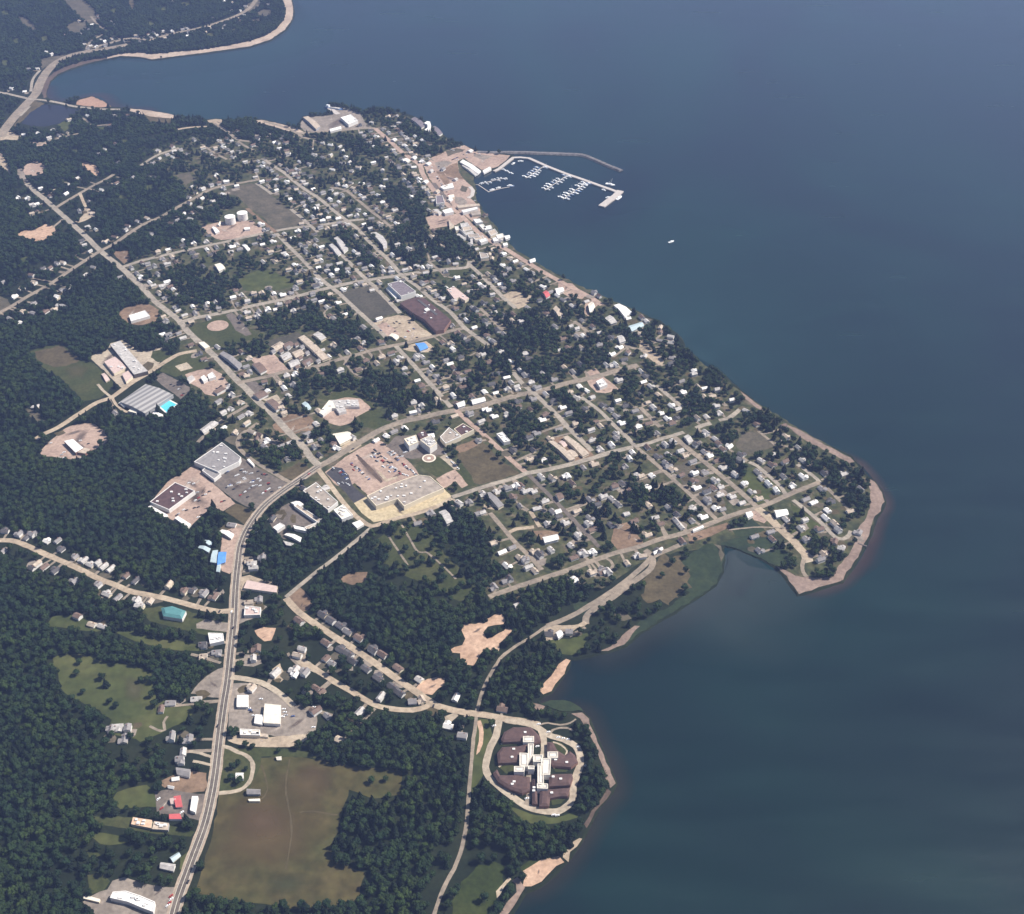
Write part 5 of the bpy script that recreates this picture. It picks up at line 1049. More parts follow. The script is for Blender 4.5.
HP += C(480,286,[(20,440),(55,350),(90,380),(60,490),(135,425),(190,485),(310,465),(290,435),(255,540),(285,570),(350,650),(200,620),(100,685),(15,730),(205,220),(85,135),(150,185),(425,180),(380,95),(305,140),(590,128),(625,225),(530,340),(510,410),(645,400),(595,550),(475,600),(805,510),(845,510),(875,510),(760,300),(480,265),(560,395),(620,330),(660,325),(575,680),(680,670),(530,780),(565,820),(610,890),(420,825),(400,860),(325,790),(345,720),(670,795),(755,770),(735,870),(770,895),(890,610),(880,740),(835,795),(945,430),(920,470),(855,335),(820,215),(945,210),(720,75),(720,265),(910,880),(990,800),(30,680),(100,560)])
HP += C(640,286,[(10,205),(40,225),(130,265),(130,295),(195,330),(195,365),(130,350),(205,462),(200,500),(345,570),(370,655),(410,655),(490,668),(275,690),(410,710),(475,720),(585,735),(240,795),(200,770),(130,820),(170,850),(205,880),(230,850),(425,840),(55,880),(50,745),(35,580),(90,625),(365,850),(490,775),(660,790),(20,615),(345,545),(30,450)])
HP += C(480,429,[(115,408),(265,365),(235,370),(295,400),(345,402),(415,472),(465,530),(505,568),(550,605),(625,690),(580,748),(460,320),(560,310),(590,355),(410,205),(318,198),(620,525),(665,630),(720,650),(835,615),(935,545),(985,590),(750,490),(790,440),(845,450),(885,485),(860,375),(910,350),(945,395),(930,240),(1005,310),(955,195),(770,130),(850,140),(870,35),(870,60),(650,795),(665,800),(600,825),(730,800),(380,810),(350,800),(290,845),(250,825),(300,830),(170,880),(310,890),(350,910),(85,730),(140,790),(205,755),(310,500),(255,495),(15,535),(180,385),(940,860),(1005,815),(365,30),(315,60),(780,905),(700,580),(500,520)])
HP += C(640,429,[(75,300),(50,380),(55,490),(95,568),(130,610),(260,625),(230,590),(50,680),(15,820),(5,310),(110,178),(160,245),(175,270),(140,230),(160,105),(180,165),(255,148),(290,175),(335,215),(350,290),(415,285),(475,335),(515,375),(470,380),(510,425),(590,435),(650,475),(525,515),(480,510),(410,485),(410,148),(445,182),(535,250),(490,205),(500,100),(570,115),(530,130),(355,105),(480,65),(420,30),(110,30),(605,295),(665,360),(710,405),(760,448),(775,320),(820,357),(870,400),(990,375),(925,215),(640,205),(645,165),(755,265),(840,230),(985,200),(1010,120),(730,690),(845,705),(930,55),(760,780)])
HP += C(760,470,[(290,190),(340,210),(430,262),(475,350),(380,385),(600,365),(478,460),(515,510),(405,540),(385,580),(260,380),(640,130),(410,25),(575,265)])
HP += C(0,429,[(130,675),(205,680),(180,705),(300,720),(395,772),(370,715),(485,822),(540,840),(565,875),(630,862),(710,895),(665,880),(20,785),(35,655),(285,885),(240,870),(205,892),(355,908)])
HP += C(0,572,[(480,60),(810,25),(870,55),(630,85),(685,145),(755,165),(895,225),(990,155),(880,190),(655,350),(590,338),(500,290)])
HP += C(160,572,[(60,90),(160,130),(285,140),(350,160),(200,120),(275,465),(365,515),(280,540),(625,490),(600,560),(740,650),(930,650),(910,500),(880,540),(900,600),(865,660),(640,180),(570,195),(1000,745),(70,840),(10,880),(235,815),(890,320),(590,750)])
HP += C(320,572,[(20,280),(70,315),(130,345),(180,385),(250,430),(340,505),(400,530),(40,455),(135,500),(210,570),(295,620),(372,680),(465,738),(510,775),(218,528),(40,555),(80,595),(10,770),(390,805),(255,905),(635,690),(470,650),(870,805),(590,845),(660,850)])
HP += C(480,572,[(165,60),(190,50),(95,100),(600,65),(720,12),(780,5),(820,5),(440,398),(570,390),(240,215),(140,900)])
HP += C(0,715,[(715,95),(755,78),(800,155),(820,90)])
HP += C(160,715,[(80,145),(190,155),(150,240),(130,290),(1000,-20)])
HP += C(320,715,[(50,10),(125,160),(910,140),(820,75)])
HP += C(0,286,[(95,70),(145,15),(215,115),(150,165),(215,180),(295,165),(355,150),(370,75),(400,30),(410,130),(375,125),(440,10),(65,215),(135,235),(235,775),(740,815)])
HP += C(160,286,[(30,75),(15,5),(295,140),(225,175),(515,200),(560,170),(635,165),(695,155),(745,150),(485,30),(700,20),(730,50),(870,15),(985,95),(15,310),(55,310),(40,340),(500,565),(575,460),(650,535),(575,555),(465,700),(520,745),(480,800),(425,835),(575,815),(375,745),(1015,800),(775,625),(795,655)])
HP += C(160,429,[(620,65),(670,120),(775,110),(640,45),(690,75),(870,65),(940,130),(1000,180),(915,95),(275,8),(460,615),(720,575),(660,830),(600,895),(570,850),(590,860)])
HP += C(320,429,[(90,100),(625,605),(700,540),(890,480),(960,475),(1015,540)])
# the town's streets are lined with more roofs than can be told one by one: fill the gaps along them
fr = random.Random(21); NREAD = len(HP)
for ln, hw, pts, d in ROADS:
    if d.startswith(('a drive', 'the ring', 'the garden', 'the cemetery', 'the trail', 'the old rail', 'the marsh', 'the grandstand', 'the small loop', 'the wharf', 'the curved street', 'the terrace', 'the lower loop', 'the looping', 'the curving', 'the mall', 'the loop', 'the slip', 'the causeway', 'the track', 'the church', 'the lane at', 'the lane behind')): continue
    far_ = d.startswith(('the bay road branch', 'the hill lane', 'the clearing track'))
    seg = np.hypot(*np.diff(ln, axis=0).T); acc = np.concatenate([[0], np.cumsum(seg)]); s_ = 12.0
    while s_ < acc[-1]:
        j = min(len(ln)-2, int(np.searchsorted(acc, s_))-1); t = (ln[j+1]-ln[j])/max(1e-6, seg[j]); q = ln[j]+t*(s_-acc[j]); n = np.array((-t[1], t[0]))
        for sd in (-1, 1):
            for row in (0, 1):
                g_ = q+n*sd*(hw+fr.uniform(10, 15)+row*fr.uniform(26, 32)); px, py, _ = project(float(g_[0]), float(g_[1]), LAND)
                p = (.85 if d.startswith('the main street') else .62 if py < 330 else .5 if py < 420 else .3)*(1 if row == 0 else .7)
                if far_: p = .25
                if fr.random() > p or py > 560 or px < -10: continue
                if not far_ and not pip([px], [py], TOWN)[0]: continue
                if any(pip([px], [py], o)[0] for o in OPEN): continue
                HP.append((px, py))
        s_ += fr.uniform(15, 22)
# read the roads once more for facing and for the order of the houses along each street
def nearest_road(X, Y, skip=('a drive', 'the ring', 'the garden', 'the cemetery', 'the trail', 'the old rail', 'the marsh', 'the grandstand', 'the small loop')):
    best = None
    for k, (ln, hw, pts, d) in enumerate(ROADS):
        if d.startswith(skip): continue
        dd = np.hypot(ln[:, 0]-X, ln[:, 1]-Y); i = int(dd.argmin())
        if best is None or dd[i] < best[0]: best = (float(dd[i]), k, i)
    return best
def house_meshes(w, l, h, rise, hip, garage):
    """walls and roof of one gabled house, ridge along x; returns vertex and face lists"""
    def body(x0, x1, y0, y1, h, rise, z0=-.3):
        ym = (y0+y1)/2
        v = [(x0, y0, z0), (x1, y0, z0), (x1, y1, z0), (x0, y1, z0), (x0, y0, h), (x1, y0, h), (x1, y1, h), (x0, y1, h), (x0, ym, h+rise-.05), (x1, ym, h+rise-.05)]
        f = [(0, 1, 5, 4), (2, 3, 7, 6), (1, 2, 6, 9, 5), (3, 0, 4, 8, 7)]
        o = .5; s = rise/((y1-y0)/2)
        rv = [(x0-o, y0-o, h-o*s), (x1+o, y0-o, h-o*s), (x1+o, ym, h+rise), (x0-o, ym, h+rise), (x1+o, y1+o, h-o*s), (x0-o, y1+o, h-o*s)]
        rv += [(a, b, c-.22) for a, b, c in rv]
        rf = [(0, 1, 2, 3), (3, 2, 4, 5), (9, 8, 7, 6), (11, 10, 8, 9), (0, 6, 7, 1), (1, 7, 8, 2), (2, 8, 10, 4), (4, 10, 11, 5), (5, 11, 9, 3), (3, 9, 6, 0)]
        return v, f, rv, rf
    v, f, rv, rf = body(-l/2, l/2, -w/2, w/2, h, rise)
    if garage:
        v2, f2, rv2, rf2 = body(-w*.33, w*.33, 0, w*.95, h*.82, rise*.72)   # a wing at right angles, turned below
        tr = lambda p: (p[1]*garage*.0 + p[0] + garage*l*.22, p[1]*1.0, p[2])
        a = math.pi/2
        def turn(p): # wing ridge along y
            x, y, z = p
            return (garage*l*.2 + (y-w*.475), (x)+w*.62, z)
        n = len(v); v += [turn(p) for p in v2]; f += [tuple(i+n for i in q[::-1]) for q in f2]
        n = len(rv); rv += [turn(p) for p in rv2]; rf += [tuple(i+n for i in q[::-1]) for q in rf2]
    return v, f, rv, rf
PROTO = {}
ROOFW = [('r_white', 'white', .19), ('r_pale', 'pale grey', .24), ('r_grey', 'grey', .23), ('r_tan', 'tan', .12), ('r_brown', 'brown', .12), ('r_dark', 'dark', .10)]
def pick_roof(rr):
    t = rr.random()
    for m, n, p in ROOFW:
        if t < p: return m, n
        t -= p
    return 'r_pale', 'pale grey'
ORD = ['first','second','third','fourth','fifth','sixth','seventh','eighth','ninth','tenth','eleventh','twelfth','thirteenth','fourteenth','fifteenth','sixteenth','seventeenth','eighteenth','nineteenth','twentieth']
def ordinal(i):
    if i < 20: return ORD[i]
    t = {2: 'twenty', 3: 'thirty', 4: 'forty'}[(i+1)//10]
    return t+'-'+ORD[(i+1) % 10-1] if (i+1) % 10 else {3: 'thirtieth', 4: 'fortieth'}[(i+1)//10]
HS = []; seen = []
for hn, (px, py) in enumerate(HP):
    if any(abs(px-a) < 2.2 and abs(py-b) < 1.6 for a, b in seen): continue
    if any(pip([px], [py], q)[0] for q in FOOT): continue
    X, Y = at(px, py+.8, LAND); d, k, i = nearest_road(X, Y)
    if hn >= NREAD and any((X-o['p'][0])**2+(Y-o['p'][1])**2 < 15.5**2 for o in HS): continue
    ln, hw = ROADS[k][0], ROADS[k][1]
    a = ln[max(0, i-2)]; b = ln[min(len(ln)-1, i+2)]; t = (b-a)/max(1e-6, np.hypot(*(b-a)))
    n = np.array((-t[1], t[0])); s = np.sign((np.array((X, Y))-ln[i])@n) or 1.0
    if d < hw+7.5: q = ln[i]+n*s*(hw+8.0); X, Y = float(q[0]), float(q[1])
    rr = random.Random(int(px*131+py*977))
    seen.append((px, py)); q = project(X, Y, LAND)
    ang = math.atan2(t[1], t[0])+(math.pi/2 if rr.random() < .5 else 0)
    # side of the street as one sees it in the picture
    pr = project(*(ln[i]+n*s*10), LAND); pc = project(*ln[i], LAND)
    dxp, dyp = pr[0]-pc[0], pr[1]-pc[1]
    side = ('right' if dxp > 0 else 'left') if abs(dxp) > abs(dyp)*1.2 else ('upper' if dyp < 0 else 'lower')
    HS.append(dict(p=(X, Y), px=q[0], py=q[1], dist=math.hypot(X, Y, CAM_H), k=k, i=i, s=s, side=side, ang=ang, rr=rr))
groups = {}
for h in HS: groups.setdefault((ROADS[h['k']][3], h['side']), []).append(h)
for (d, side), L in groups.items():
    pts = ROADS[L[0]['k']][2]; dx = pts[-1][0]-pts[0][0]; dy = pts[-1][1]-pts[0][1]
    horiz = abs(dx) > abs(dy)
    L.sort(key=lambda h: h['px'] if horiz else h['py'])
    for j, h in enumerate(L):
        m = len(L); end = ('left' if horiz else 'top')
        if j >= m/2 and m > 2: j2, end = m-1-j, ('right' if horiz else 'bottom')
        else: j2 = j
        h['ord'] = f"{ordinal(j2)} from the {end}"; h['alone'] = m == 1; h['desc'] = d
# drives from the street to each house and worn or paved yards beside them
dv, df, yv, yf, yi = [], [], [], [], []
for h in HS:
    rr = random.Random(int(h['px']*17+h['py']*29)); ln, hw = ROADS[h['k']][0], ROADS[h['k']][1]; X, Y = h['p']; q = ln[h['i']]
    d = np.array((X, Y))-q; L_ = np.hypot(*d)
    if hw+6 < L_ < 75 and rr.random() < .75:
        u = d/L_; n = np.array((-u[1], u[0])); o = rr.uniform(-5, 5); w = rr.uniform(1.6, 2.6); a = q+u*hw+n*o; b = q+u*(L_+rr.uniform(-3, 6))+n*o; z = LAND+.06+len(df)*.0004
        n0 = len(dv); dv += [(*(a-n*w), z), (*(a+n*w), z), (*(b+n*w), z), (*(b-n*w), z)]; df.append((n0, n0+1, n0+2, n0+3))
    if rr.random() < .7:
        a0 = rr.uniform(0, 6.28); r = rr.uniform(4, 10); c = (X+math.cos(a0)*11, Y+math.sin(a0)*11); n0 = len(yv); k = 9; z = LAND+.055+.0002+len(yf)*.0004
        yv += [(c[0]+r*rr.uniform(.6, 1.2)*math.cos(t*6.283/k), c[1]+r*rr.uniform(.6, 1.2)*math.sin(t*6.283/k), z) for t in range(k)]; yf.append(tuple(range(n0, n0+k))); yi.append(rr.choice([0, 0, 1, 1, 2]))
tag(mesh_obj('driveways', dv, df, M['lane']), kind='structure'); tag(mesh_obj('yards', yv, yf, [M['scrub'], M['dry'], M['greygravel']], midx=yi), kind='structure')
HS.sort(key=lambda h: h['dist'])
house_parts = [[], [], []]
stuffv, stufff, stuffm = [], [], []
STUFFMATS = ['w_white', 'w_cream', 'r_white', 'r_pale', 'r_grey', 'r_tan', 'r_brown', 'r_dark']
NSMALL = 300
for idx, h in enumerate(HS):
    rr = h['rr']; rm, rn = pick_roof(rr)
    if rm == 'r_white' and h['py'] > 520 and rr.random() < .6: rm, rn = rr.choice([('r_grey', 'grey'), ('r_brown', 'brown'), ('r_pale', 'pale grey')])
    big = rr.random()
    l = rr.uniform(8.8, 13.0); w = rr.uniform(6.4, 8.2)
    if 286 < h['px'] < 412 and 600 < h['py'] < 700 and h['desc'] == 'the terrace street': rm, rn = rr.choice([('r_grey', 'grey'), ('r_dark', 'dark'), ('r_brown', 'brown')]); l, w = 13.5, 8.0; h['ang'] = math.atan2(*(np.diff(ROADS[h['k']][0][h['i']-1:h['i']+1], axis=0)[0][::-1]))
    hh = rr.choice([2.9, 3.1, 5.2]); rise = rr.uniform(1.6, 3.0); g = rr.choice([0, 0, -1, 1])
    wm = 'w_white' if rr.random() < .8 else 'w_cream'
    v, f, rv, rf = house_meshes(w, l, hh, rise, 0, g)
    X, Y = h['p']; h['foot'] = (X, Y, max(l, w)*.5+2.5)
    if idx < NSMALL:
        stor = ' two storey' if hh > 4 else ''
        lb = f"{rn} roofed{stor} house, " + (f"only one on {h['side']} side of {h['desc']}" if h['alone'] else f"{h['ord']}, {h['side']} side of {h['desc']}")
        if len(lb.replace('-', ' ').split()) > 16: lb = lb.replace(' two storey', '').replace(' roofed', '')
        if len(lb.replace('-', ' ').split()) > 16: lb = lb.replace(' side of', ' of').replace('pale grey', 'pale')
        if len(lb.replace('-', ' ').split()) > 16: lb = lb.replace('of the ', 'of ')
        t = thing('house', lb, 'house', (X, Y, LAND+.03), h['ang'], 'houses along the town streets')
        mesh_obj('wall', v, f, M[wm], t); r = mesh_obj('roof', rv, rf, M[rm], t)
        cv, cf = prism([(l*.2-.5, w*.12-.5), (l*.2+.5, w*.12-.5), (l*.2+.5, w*.12+.5), (l*.2-.5, w*.12+.5)], hh+rise*.4, hh+rise+1.0)
        mesh_obj('chimney', cv, cf+[(4, 5, 6, 7)], M['w_brick'], r)
    else:
        c, s = math.cos(h['ang']), math.sin(h['ang'])
        for V_, F_, m in ((v, f, wm), (rv, rf, rm)):
            n0 = len(stuffv); stuffv += [(X+x*c-y*s, Y+x*s+y*c, LAND+.03+z) for x, y, z in V_]
            stufff += [tuple(i+n0 for i in q) for q in F_]; stuffm += [STUFFMATS.index(m)]*len(F_)
if stuffv:
    o = mesh_obj('far_houses', stuffv, stufff, [M[m] for m in STUFFMATS], midx=stuffm)
    tag(o, 'small pale houses scattered among trees across the far upper end of town', 'houses', kind='stuff')
# ------------------------------------------------------------------ harbour
def pier(name, label, cat, pts, w, z0, z1, mat, slope=0.0, parts=True):
    line = [Vector(at(*p, z1)) for p in pts]; line = smooth_line([tuple(p) for p in line], 12) if slope else line
    c = line[0]; root = thing(name, label, cat, (c.x, c.y, 0))
    Lr, Rr = ribbon_pts([p-c for p in line], w); Lb, Rb = ribbon_pts([p-c for p in line], w+2*slope); n = len(line); rr = random.Random(5)
    v = [(p.x, p.y, z1+(rr.uniform(-.4, .4) if slope else 0)) for p in Lr]+[(p.x, p.y, z1+(rr.uniform(-.4, .4) if slope else 0)) for p in Rr]+[(p.x, p.y, z0) for p in Lb]+[(p.x, p.y, z0) for p in Rb]
    top = [(i, i+n, i+n+1, i+1) for i in range(n-1)]
    sd = [(i, i+1, i+1+2*n, i+2*n) for i in range(n-1)]+[(i+n, i+3*n, i+1+3*n, i+1+n) for i in range(n-1)]+[(0, 2*n, 3*n, n), (n-1, 2*n-1, 4*n-1, 3*n-1)]
    if parts:
        used = mesh_obj('deck', v, top, mat, root); mesh_obj('side', v, sd, mat, root)
    else: mesh_obj('rock_mound', v, top+sd, mat, root)
    return root
pier('breakwater', 'long rubble breakwater curving out beyond the marina', 'breakwater', [(478,151.5),(492,152),(515,151.6),(535,152.2),(560,153),(582,154.3),(596,159.5),(610,165.5),(621.5,170)], 9, -1, 3.2, M['rock'], slope=4, parts=False)
pier('pier', 'long pale concrete pier with the finger docks', 'pier', [(512,157.5),(520,157.2),(529,158),(547,166),(566,173.5),(585,180),(601,185.8),(613,190),(619,192.5)], 9, -1, 2.6, M['concrete'])
pier('quay', 'wide concrete arm at the far end of the pier', 'quay', [(620.5,190.5),(615,196),(608,201),(601.5,206)], 16, -1, 2.5, M['concrete'])
pier('quay', 'pale quay along the inner edge of the harbour lot', 'quay', [(513,157.5),(506,163),(499,168.5),(494,171)], 8, -1, 2.45, M['concrete'])
pier('jetty', 'ring shaped shore jetty below the harbour pool', 'jetty', [(470,186.5),(473.2,190.5),(472,195.5),(468,198)], 9, -1, 2.2, M['concrete'])
pier('jetty', 'narrow slip jetty at the wharf by the white plant', 'jetty', [(327.5,106),(333,110.5),(338,114)], 14, -1, 2.2, M['concrete'])
pier('groyne', 'dark timber groyne across the reddish eastern beach', 'groyne', [(858,543),(862,544.5),(867,546)], 2, -1, 2.2, M['w_dark'])
BOATC = [0]
hullv = [(-.5,-.5),(.22,-.5),(.42,-.28),(.5,0),(.42,.28),(.22,.5),(-.5,.5)]
def boat(px, py, ang, L_, label, group='boats moored in the marina', sail=False, mat='hull'):
    x, y = at(px, py, .3); w = L_*.34; t = thing('boat', label, 'boat', (x, y, .02), ang, group)
    n = len(hullv); v = [(a*L_*.94, b*w*.8, -.3) for a, b in hullv]+[(a*L_, b*w, 1.3+.5*(a > .3)) for a, b in hullv]
    f = [(i, (i+1) % n, (i+1) % n+n, i+n) for i in range(n)]+[tuple(range(n, 2*n))]
    mesh_obj('hull', v, f, M[mat], t)
    q = [(-.22*L_, -.32*w), (.12*L_, -.32*w), (.22*L_, 0), (.12*L_, .32*w), (-.22*L_, .32*w)]
    v, f = prism(q, 1.25, 2.9); cv, cf = cap([(a*.94, b*.9) for a, b in q], 2.92)
    mesh_obj('cabin', v+[tuple(p) for p in cv], f+[tuple(range(5, 10))][:0]+[tuple(i+10 for i in k) for k in cf], M['hull'], t)
    if sail:
        mv, mf = prism([(.05, -.12), (.3, -.12), (.3, .12), (.05, .12)], 1.3, 12); mesh_obj('mast', mv, mf, M['vent'], t)
    return t
def finger(p0, p1, n, name_):
    pier('dock', f'{name_} finger dock of the marina', 'dock', [p0, p1], 2.2, .1, .75, M['wood_deck'])
    A = Vector(at(*p0, .5)); Bv = Vector(at(*p1, .5)); d = (Bv-A).normalized(); nn = Vector((-d.y, d.x)); ang = math.atan2(nn.y, nn.x)
    tot = (Bv-A).length
    for sd, nm in ((1, 'upper left'), (-1, 'lower right')):
        for k in range(n):
            rr = random.Random(hash((n, sd, k, int(p0[0]))) & 0xffff); q = A+d*(tot*(k+.55)/n); Lb = rr.choice([10, 11.5, 13, 14, 16]); q = q+nn*sd*(1.6+Lb/2)
            pp = project(q.x, q.y, .3); s2 = 1 if nn.x*sd > 0 else -1
            sail = rr.random() < .35
            if rr.random() < .05: continue
            boat(pp[0], pp[1], ang if sd > 0 else ang+math.pi, Lb, f"{'white sailing boat' if sail else 'white motorboat'}, {ordinal(k)} from the pier, {'left' if nn.x*sd < 0 else 'right'} side of the {name_} finger dock", sail=sail, mat='hull_blue' if rr.random() < .12 else 'hull')
finger((544,166), (526,178), 7, 'nearest')
finger((567.5,175), (545,190), 8, 'middle')
finger((587,182), (563,199), 9, 'outermost')
pier('dock', 'thin white floating dock enclosing the inner pool', 'dock', [(472,184.5),(478,184.5),(489,192)], 2.2, .1, .75, M['concrete'])
pier('dock', 'thin floating dock along the lower edge of the inner pool', 'dock', [(489,191.5),(500,188.5),(514,186)], 2.2, .1, .75, M['concrete'])
pier('dock', 'thin floating dock along the upper edge of the inner pool', 'dock', [(479,184),(493,180.5),(507,177.5)], 2.2, .1, .75, M['concrete'])
for k, (cx_, cy_) in enumerate([(140,500),(160,490),(200,480),(225,500),(265,485),(290,450),(320,445),(360,430),(375,460),(400,430),(440,440),(465,435)]):
    p = C(470,145,[(cx_, cy_)],12.8)[0]; boat(p[0], p[1], -.9+(.1*(k % 3)), 9, f"small white boat, {ordinal(k)} from the left along the upper inner pool dock")
for k, (cx_, cy_, L_) in enumerate([(285,575,13),(365,550,13),(505,520,12),(540,530,12)]):
    p = C(470,145,[(cx_, cy_)],12.8)[0]; boat(p[0], p[1], .5, L_, f"white motorboat, {ordinal(k)} from the left along the lower inner pool dock", mat='hull_blue' if k == 3 else 'hull')
for cx_, cy_, L_, a, lb in [(435,320,13,-.7,'white motorboat tied nearest the harbour quay'),(480,340,13,-.7,'grey white motorboat in the middle of the short quay row'),(530,365,14,-.7,'white motorboat at the outer end of the short quay row'),(555,240,13,.9,'white boat alone below the bend of the quay'),(650,210,14,0.0,'white boat moored under the root of the long pier'),(60,720,7,0,'tiny white boat beside the ring shaped jetty')]:
    p = C(470,145,[(cx_, cy_)],12.8)[0]; boat(p[0], p[1], a, L_, lb, mat='hull')
bt = boat(610.5, 184.6, -.5, 24, 'white fishing boat with tall outriggers behind the pier', sail=True)
bv = []; bf = []
for s in (-1, 1):
    n0 = len(bv); bv += [(0, s*.2, 2.5), (.4, s*.2, 2.5), (.4, s*9, 12), (0, s*9, 12), (0, s*.2, 2.9), (.4, s*.2, 2.9), (.4, s*9, 12.4), (0, s*9, 12.4)]
    bf += [tuple(i+n0 for i in q) for q in ((0, 1, 2, 3), (7, 6, 5, 4), (0, 4, 5, 1), (1, 5, 6, 2), (2, 6, 7, 3), (3, 7, 4, 0))]
mesh_obj('outrigger', bv, bf, M['vent'], bt)
boat(619, 198, 1.0, 24, 'large white boat moored at the corner of the pier head')
boat(604, 190.3, -.9, 13, 'white boat tucked under the pier before its head')
boat(608, 197.6, .4, 12, 'small white boat inside the corner of the pier arm')
boat(585.5, 184.5, -.5, 15, 'white motorboat lying along the pier beside the outermost finger dock')
boat(671.3, 242, .6, 15, 'lone white boat out on the open lake', group='boats under way')
def ship():
    x, y = at(334, 108.8, .5); t = thing('barge', 'pale cargo barge moored at the pointed wharf', 'barge', (x, y, .05), -.42)
    v = [(-26, -6, -.5), (22, -6, -.5), (30, 0, -.5), (22, 6, -.5), (-26, 6, -.5)]; n = 5; v += [(a, b, 3.2) for a, b, _ in v]
    mesh_obj('hull', v, [(i, (i+1) % n, (i+1) % n+n, i+n) for i in range(n)]+[tuple(range(n, 2*n))], M['hull_blue'], t)
    a, f = prism([(-22, -4), (-14, -4), (-14, 4), (-22, 4)], 3.2, 9); mesh_obj('wheelhouse', a, f+[(4, 5, 6, 7)], M['hull'], t)
    a, f = prism([(-11, -4.4), (18, -4.4), (18, 4.4), (-11, 4.4)], 3.2, 4.6); mesh_obj('hatch', a, f+[(4, 5, 6, 7)], M['r_pale'], t)
ship()
# ------------------------------------------------------------------ cars
def car_row(a, b, step, ang, fill, where, group, seed):
    A = Vector(at(*a, LAND)); Bv = Vector(at(*b, LAND)); d = (Bv-A); n = int(d.length/step); rs = random.Random(seed)
    for k in range(n):
        if rs.random() > fill: continue
        q = A+d*(k+.5)/n; pp = project(q.x, q.y, LAND); c = rs.choice(['white', 'white', 'silver', 'dark', 'dark', 'red', 'blue'])
        car(pp[0], pp[1], ang+rs.uniform(-.05, .05), c, f"{c} car parked {where}", group)
def car_mesh():
    v = []; f = []; mi = []
    def box(x0, x1, y0, y1, z0, z1, tx, m):
        n = len(v); v.extend([(x0, y0, z0), (x1, y0, z0), (x1, y1, z0), (x0, y1, z0), (x0+tx, y0+.1*(tx > 0), z1), (x1-tx*1.4, y0+.1*(tx > 0), z1), (x1-tx*1.4, y1-.1*(tx > 0), z1), (x0+tx, y1-.1*(tx > 0), z1)])
        f.extend([tuple(i+n for i in q) for q in ((0, 1, 5, 4), (1, 2, 6, 5), (2, 3, 7, 6), (3, 0, 4, 7), (4, 5, 6, 7))]); mi.extend([m]*5)
    box(-2.4, 2.4, -.95, .95, .35, .95, 0, 0); box(-1.9, 1.1, -.85, .85, .95, 1.5, .45, 1); box(-1.35, .35, -.72, .72, 1.5, 1.58, 0, 0)
    for a in (-1.5, 1.5):
        for b in (-.95, .75): box(a-.35, a+.35, b, b+.2, 0, .7, 0, 2)
    return v, f, mi
CARM = {}
def car(px, py, ang, color, label, group):
    if color not in CARM:
        v, f, mi = car_mesh(); me = bpy.data.meshes.new('car'); me.from_pydata(v, [], f)
        for m in ('car_'+color, 'glass', 'car_dark'): me.materials.append(M[m])
        me.polygons.foreach_set('material_index', mi); CARM[color] = me
    o = bpy.data.objects.new('car', CARM[color]); col.objects.link(o)
    x, y = at(px, py, LAND+.3); o.location = (x, y, ground_z(px, py)); o.rotation_euler = (0, 0, ang); tag(o, label, 'car', group)
CN = {'white': 'white', 'dark': 'dark', 'red': 'red', 'silver': 'silver', 'blue': 'blue', 'green': 'green'}
def cars(x0, y0, s, items, ang, where, group):
    for it in items:
        c = it[2] if len(it) > 2 else 'dark'; p = C(x0, y0, [it[:2]], s)[0]
        car(p[0], p[1], ang+R.uniform(-.06, .06), c, f"{c} car parked {where}", group)
cars(230,440,10.16,[(145,325,'white'),(120,300,'silver'),(80,355,'white'),(60,365,'white'),(220,340,'white'),(205,345,'silver'),(140,385,'white'),(150,400,'white'),(95,435,'white'),(80,440,'silver'),(230,430,'white'),(215,432,'white'),(285,395,'white'),(305,465,'white'),(265,460,'silver'),(10,465,'white'),(395,450),(370,355),(285,320),(425,525),(180,580),(505,485,'white'),(240,470,'silver'),(390,440,'red'),(110,310),(235,415,'blue'),(345,350,'red'),(40,500)], .55, 'in the grey lot beside the supermarket', 'cars in the supermarket lot')
cars(160,429,6.394,[(275,425),(250,460),(220,505),(245,500),(170,520),(225,410,'white'),(315,400),(265,550),(245,565,'white'),(320,515),(290,420,'white'),(395,465,'red'),(410,460),(240,405,'silver'),(185,345,'white'),(215,350,'white')], .55, 'on the pink lot by the brown roofed store', 'cars by the brown roofed store')
car(262.5,474.5,-.72,'dark','dark car on the supermarket loop road','cars on the streets')
cars(320,429,12.8,[(700,265),(715,280),(765,310),(740,320),(785,350),(660,355,'white'),(845,380,'white'),(890,430),(870,420),(740,410,'silver'),(820,485,'white'),(805,480,'white'),(890,545,'white'),(960,510,'white'),(410,460,'red'),(430,525,'red'),(500,510),(480,340),(720,410),(830,370,'silver'),(920,430),(700,360,'blue'),(930,490,'white'),(970,520)], -.72, 'on the pink hospital lot', 'cars on the hospital lot')
cars(320,429,12.8,[(510,755),(235,700,'white'),(370,715,'white'),(170,500,'white'),(290,690,'silver'),(160,520),(330,580,'silver'),(340,700,'silver'),(300,540,'blue'),(490,740)], -.72, 'on the dark strip beside the hospital lot', 'cars on the dark strip')
cars(380,420,10.24,[(235,450),(250,465),(265,480),(285,500),(275,490,'red'),(320,510),(345,535,'white'),(370,555),(40,480,'white'),(150,490,'silver'),(165,500,'white'),(235,555,'white'),(250,560,'white'),(280,570,'white'),(330,520,'white'),(360,560,'silver'),(245,455,'red'),(200,530),(205,550,'red'),(130,480,'white')], -.72, 'in the rows in front of the hospital wing', 'cars in front of the hospital wing')
cars(380,420,10.24,[(150,345,'white'),(180,380,'white'),(225,375,'white'),(250,335,'white'),(265,328,'white'),(125,325,'white'),(140,360),(100,325),(200,370),(115,340)], .5, 'on the small dark lot before the cream clinic', 'cars before the cream clinic')
